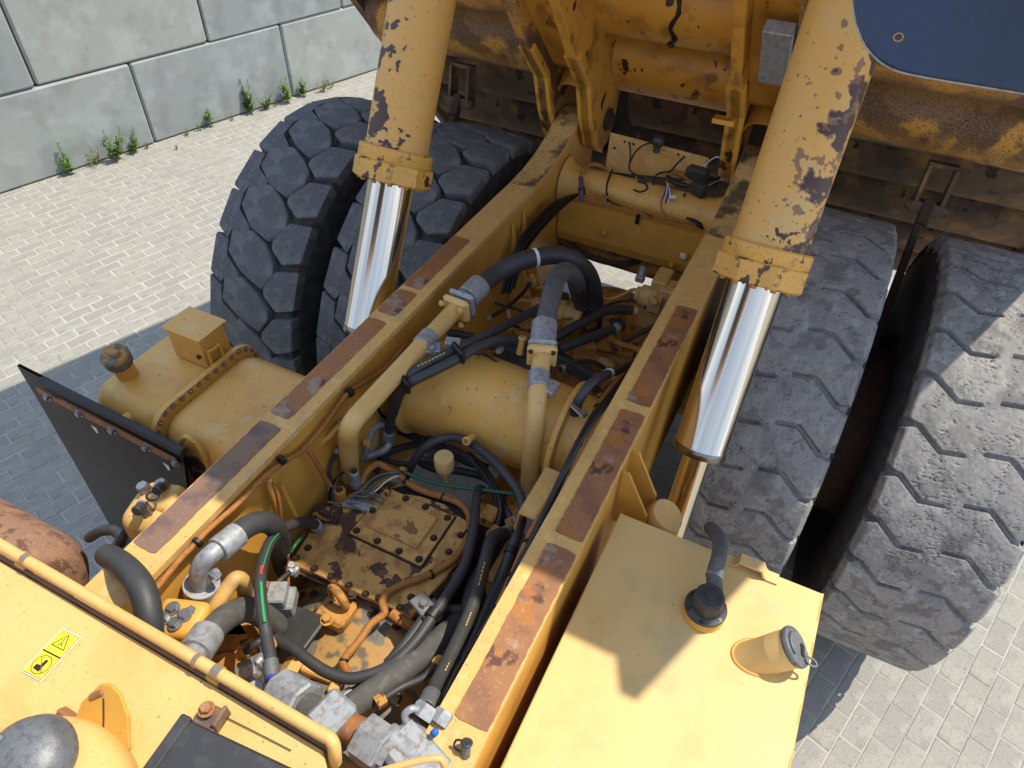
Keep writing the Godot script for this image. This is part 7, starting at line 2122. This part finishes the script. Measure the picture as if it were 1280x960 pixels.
	for r: Array in runs:
		var h := hose(r[0], r[1], r[2], "", r[3], 6, 8)
		var p: Array = r[0]
		var e0 := ((p[1] as Vector3) - (p[0] as Vector3)).normalized()
		var m: int = p.size()
		var e1 := ((p[m - 2] as Vector3) - (p[m - 1] as Vector3)).normalized()
		if float(r[1]) > 0.0055:
			var g := Geo.new()
			g.hex(p[0], e0, float(r[1]) * 1.7, float(r[1]) * 2.6)
			g.hex(p[m - 1], e1, float(r[1]) * 1.7, float(r[1]) * 2.6)
			var f := sub("end_nut", g, "galvanised" if float(r[1]) < 0.0095 else "yellow_grimy", h)
			f.set_meta("kind", "stuff")
	# tees and unions on the frame plates
	for q: Array in [[Vector3(-1.074, 1.45, -2.471), 0.022, "yellow_dusty"], [Vector3(-0.75, 1.37, -2.412), 0.024, "yellow_grimy"], [Vector3(-0.965, 1.35, -2.352), 0.02, "galvanised"], [Vector3(-0.614, 1.29, -2.403), 0.026, "yellow_grimy"], [Vector3(-1.245, 1.49, -1.93), 0.02, "galvanised"], [Vector3(-0.591, 1.45, -1.169), 0.024, "yellow_grimy"], [Vector3(-0.559, 1.45, -1.23), 0.02, "galvanised"], [Vector3(-0.687, 1.41, -1.25), 0.022, "yellow_grimy"], [Vector3(-0.915, 1.39, -1.385), 0.022, "yellow_grimy"], [Vector3(-1.152, 1.45, -1.08), 0.018, "galvanised"], [Vector3(-1.086, 1.43, -0.786), 0.02, "galvanised"], [Vector3(-0.472, 1.29, -2.404), 0.03, "yellow_grimy"]]:
		var g := Geo.new()
		var c: Vector3 = q[0]
		var r: float = q[1]
		g.round_box(c, Vector3(r * 2.2, r * 1.8, r * 1.6), r * 0.35, 5, Basis(Vector3.UP, c.x * 3.0))
		g.hex(c + Vector3(0, r * 0.8, 0), Vector3(0.2, 1, 0.1), r * 0.6, r * 0.9)
		part("pipe_tee", g, q[2])

# ---------------------------------------------------------------- wiring on the cross tube
func build_rear_wiring() -> void:
	var w1 := hose([Vector3(-1.073, 1.74, -3.01), Vector3(-1.071, 1.76, -3.021), Vector3(-1.056, 1.765, -3.075), Vector3(-1.015, 1.76, -3.099), Vector3(-0.992, 1.73, -3.124)], 0.010, "loom_orange", "", "wiring_harness", 6, 10)
	hose([Vector3(-1.067, 1.735, -2.987), Vector3(-1.025, 1.72, -2.899), Vector3(-1.016, 1.67, -2.887)], 0.012, "wire_violet", "", "wire_bundle", 5, 8)
	hose([Vector3(-1.031, 1.73, -2.91), Vector3(-1.017, 1.7, -2.893)], 0.017, "cable_black", "", "splice", 3, 10)
	hose([Vector3(-1.018, 1.675, -2.893), Vector3(-0.992, 1.68, -2.906), Vector3(-0.93, 1.69, -2.953), Vector3(-0.842, 1.68, -2.936), Vector3(-0.723, 1.675, -2.936), Vector3(-0.624, 1.67, -2.934), Vector3(-0.494, 1.66, -2.96), Vector3(-0.437, 1.62, -3.003)], 0.007, "loom_orange", "orange harness looped along the cross tube", "wiring_harness", 5, 8)
	hose([Vector3(-0.916, 1.68, -2.973), Vector3(-0.897, 1.66, -2.973), Vector3(-0.798, 1.63, -3.001), Vector3(-0.714, 1.65, -2.982)], 0.005, "cable_black", "", "cable", 5, 8)
	hose([Vector3(-0.958, 1.74, -3.12), Vector3(-0.935, 1.745, -3.001), Vector3(-0.922, 1.72, -2.956), Vector3(-0.911, 1.66, -2.965)], 0.005, "cable_black", "", "cable", 5, 8)
	hose([Vector3(-0.724, 1.66, -2.957), Vector3(-0.671, 1.6, -3.02), Vector3(-0.619, 1.58, -3.07), Vector3(-0.525, 1.62, -3.019)], 0.006, "loom_orange", "", "wiring_harness", 5, 8)
	# round sensor on the bracket plate with its cable
	var sp: Vector3 = Vector3(-0.768, 1.908, -3.17)
	var sg := Geo.new()
	sg.round_box(sp, Vector3(0.055, 0.06, 0.055), 0.026, 10)
	var sen := part("sensor", sg, "plastic_black", "round black sensor on the bracket plate")
	var sc := Geo.new()
	sc.cyl(sp + Vector3(0, -0.05, 0.01), sp + Vector3(0, -0.02, 0.005), 0.016)
	sub("sensor_foot", sc, "plastic_black", sen)
	hose([Vector3(-0.773, 1.904, -3.15), Vector3(-0.812, 1.903, -3.13), Vector3(-0.851, 1.867, -3.12), Vector3(-0.868, 1.819, -3.11), Vector3(-0.866, 1.775, -3.1), Vector3(-0.809, 1.75, -3.096), Vector3(-0.778, 1.74, -3.081), Vector3(-0.748, 1.74, -3.026), Vector3(-0.768, 1.74, -2.981), Vector3(-0.802, 1.74, -2.988)], 0.0045, "cable_black", "", "cable", 6, 8)
	hose([Vector3(-0.908, 1.869, -3.18), Vector3(-0.893, 1.82, -3.17), Vector3(-0.881, 1.779, -3.14)], 0.004, "cable_black", "", "cable", 4, 6)
	hose([Vector3(-0.638, 1.859, -3.18), Vector3(-0.659, 1.832, -3.15), Vector3(-0.676, 1.805, -3.12), Vector3(-0.736, 1.75, -3.192), Vector3(-0.75, 1.745, -3.14), Vector3(-0.731, 1.74, -3.071)], 0.0045, "cable_black", "", "cable", 5, 8)
	var cn := Geo.new()
	cn.box(Vector3(-0.788, 1.745, -3.073), Vector3(0.04, 0.02, 0.022), 0.004)
	part("connector", cn, "plastic_black")
	# ring of coiled harness, relays
	var rc: Vector3 = Vector3(-0.625, 1.77, -3.127)
	var ring: Array = []
	for i in 21:
		var a := TAU * i / 18.0
		ring.append(rc + Vector3(cos(a) * 0.062, 0.012 * sin(a * 2.0), sin(a) * 0.045))
	hose(ring, 0.010, "loom_orange", "coiled orange harness on the cross tube", "harness_coil", 3, 10)
	hose([Vector3(-0.676, 1.77, -3.09), Vector3(-0.662, 1.74, -3.039), Vector3(-0.658, 1.71, -2.968), Vector3(-0.619, 1.67, -2.953), Vector3(-0.556, 1.64, -2.98)], 0.004, "loom_orange", "", "cable", 5, 6)
	for k in 4:
		hose([Vector3(-0.673, 1.765, -3.084), (Vector3(-0.663, 1.745, -3.028) as Vector3) + Vector3(0.008 * k, 0, 0), (Vector3(-0.653, 1.72, -2.983) as Vector3) + Vector3(0.012 * k - 0.01, 0, 0.004 * k)], 0.003, "tie_white" if k & 1 else "wire_violet", "", "thin_cable", 5, 6)
	hose([Vector3(-0.686, 1.775, -3.109), Vector3(-0.627, 1.775, -3.079), Vector3(-0.581, 1.775, -3.078)], 0.014, "cable_black", "", "splice", 4, 10)
	var r1 := Geo.new()
	r1.box(Vector3(-0.56, 1.8, -3.177), Vector3(0.105, 0.05, 0.06), 0.01, Basis(Vector3.UP, -0.15))
	part("relay_box", r1, "plastic_black", "black relay box at the right end of the cross tube")
	var r2 := Geo.new()
	r2.box(Vector3(-0.519, 1.77, -3.079), Vector3(0.07, 0.06, 0.045), 0.008, Basis(Vector3.UP, -0.5))
	part("relay_box", r2, "plastic_black", "grey-black relay with a clip below the larger box")
	var r3 := Geo.new()
	r3.box(Vector3(-0.617, 1.745, -3.002), Vector3(0.03, 0.006, 0.025), 0.001, Basis(Vector3.UP, 0.3))
	part("cable_tag", r3, "print_white")
	hose([Vector3(-0.575, 1.75, -3.049), Vector3(-0.569, 1.7, -3.036), Vector3(-0.523, 1.66, -3.009), Vector3(-0.481, 1.62, -3.027), Vector3(-0.483, 1.56, -2.993)], 0.005, "cable_black", "", "cable", 5, 8)
	hose([Vector3(-0.483, 1.56, -2.993), Vector3(-0.458, 1.5, -3.035), Vector3(-0.497, 1.45, -3.038)], 0.004, "cable_black", "", "cable", 5, 8)
	for k in 6:
		hose([(Vector3(-0.515, 1.66, -2.981) as Vector3) + Vector3(rng.randf_range(-0.02, 0.02), 0.01, 0), (Vector3(-0.465, 1.64, -2.982) as Vector3) + Vector3(rng.randf_range(-0.03, 0.03), 0.012, rng.randf_range(-0.02, 0.02)), (Vector3(-0.434, 1.6, -3.01) as Vector3) + Vector3(rng.randf_range(-0.03, 0.02), 0, rng.randf_range(-0.02, 0.02))], 0.006, "cable_black", "", "cable", 4, 6)
	var r4 := Geo.new()
	r4.box(Vector3(-0.506, 1.477, -2.97), Vector3(0.03, 0.025, 0.015), 0.002)
	part("cable_tag", r4, "print_white")
	var r5 := Geo.new()
	r5.box(Vector3(-0.757, 1.603, -2.975), Vector3(0.018, 0.05, 0.015), 0.003)
	part("cable_clip", r5, "cable_black")
	hose([Vector3(-1.268, 1.26, -3.15), Vector3(-1.014, 1.27, -3.125), Vector3(-0.741, 1.27, -3.117), Vector3(-0.524, 1.27, -3.111), Vector3(-0.313, 1.26, -3.106)], 0.055, "yellow_grimy", "", "brace_tube", 4, 14)
	# loose cables under the cross member
	hose([Vector3(-1.075, 1.42, -2.996), Vector3(-0.965, 1.4, -3.023), Vector3(-0.851, 1.36, -3.021), Vector3(-0.738, 1.36, -3.065), Vector3(-0.614, 1.38, -3.064), Vector3(-0.521, 1.4, -3.016)], 0.007, "cable_black", "", "cable", 5, 8)
	hose([Vector3(-0.959, 1.38, -3.045), Vector3(-0.904, 1.34, -3.052), Vector3(-0.836, 1.34, -3.047), Vector3(-0.808, 1.37, -3.077), Vector3(-0.758, 1.34, -3.072)], 0.006, "cable_black", "", "cable", 6, 8)
	hose([Vector3(-1.151, 1.36, -2.995), Vector3(-0.971, 1.3, -3.009), Vector3(-0.804, 1.3, -3.033), Vector3(-0.704, 1.34, -3.101)], 0.016, "rust_dark", "", "brake_pipe", 5, 8)
	# fine wires at the right end
	for k in 4:
		hose([(Vector3(-0.537, 1.85, -3.221) as Vector3) + Vector3(0.0, 0.0, 0.02 * k), (Vector3(-0.479, 1.88, -3.147) as Vector3) + Vector3(0.0, 0.01 * k, 0.0), (Vector3(-0.471, 1.8, -3.244) as Vector3) + Vector3(0.01 * k, 0, 0.02), (Vector3(-0.472, 1.72, -3.257) as Vector3) + Vector3(-0.012 * k, 0, 0.02)], 0.0025, "cable_black" if k < 3 else "tie_white", "", "thin_cable", 5, 6)
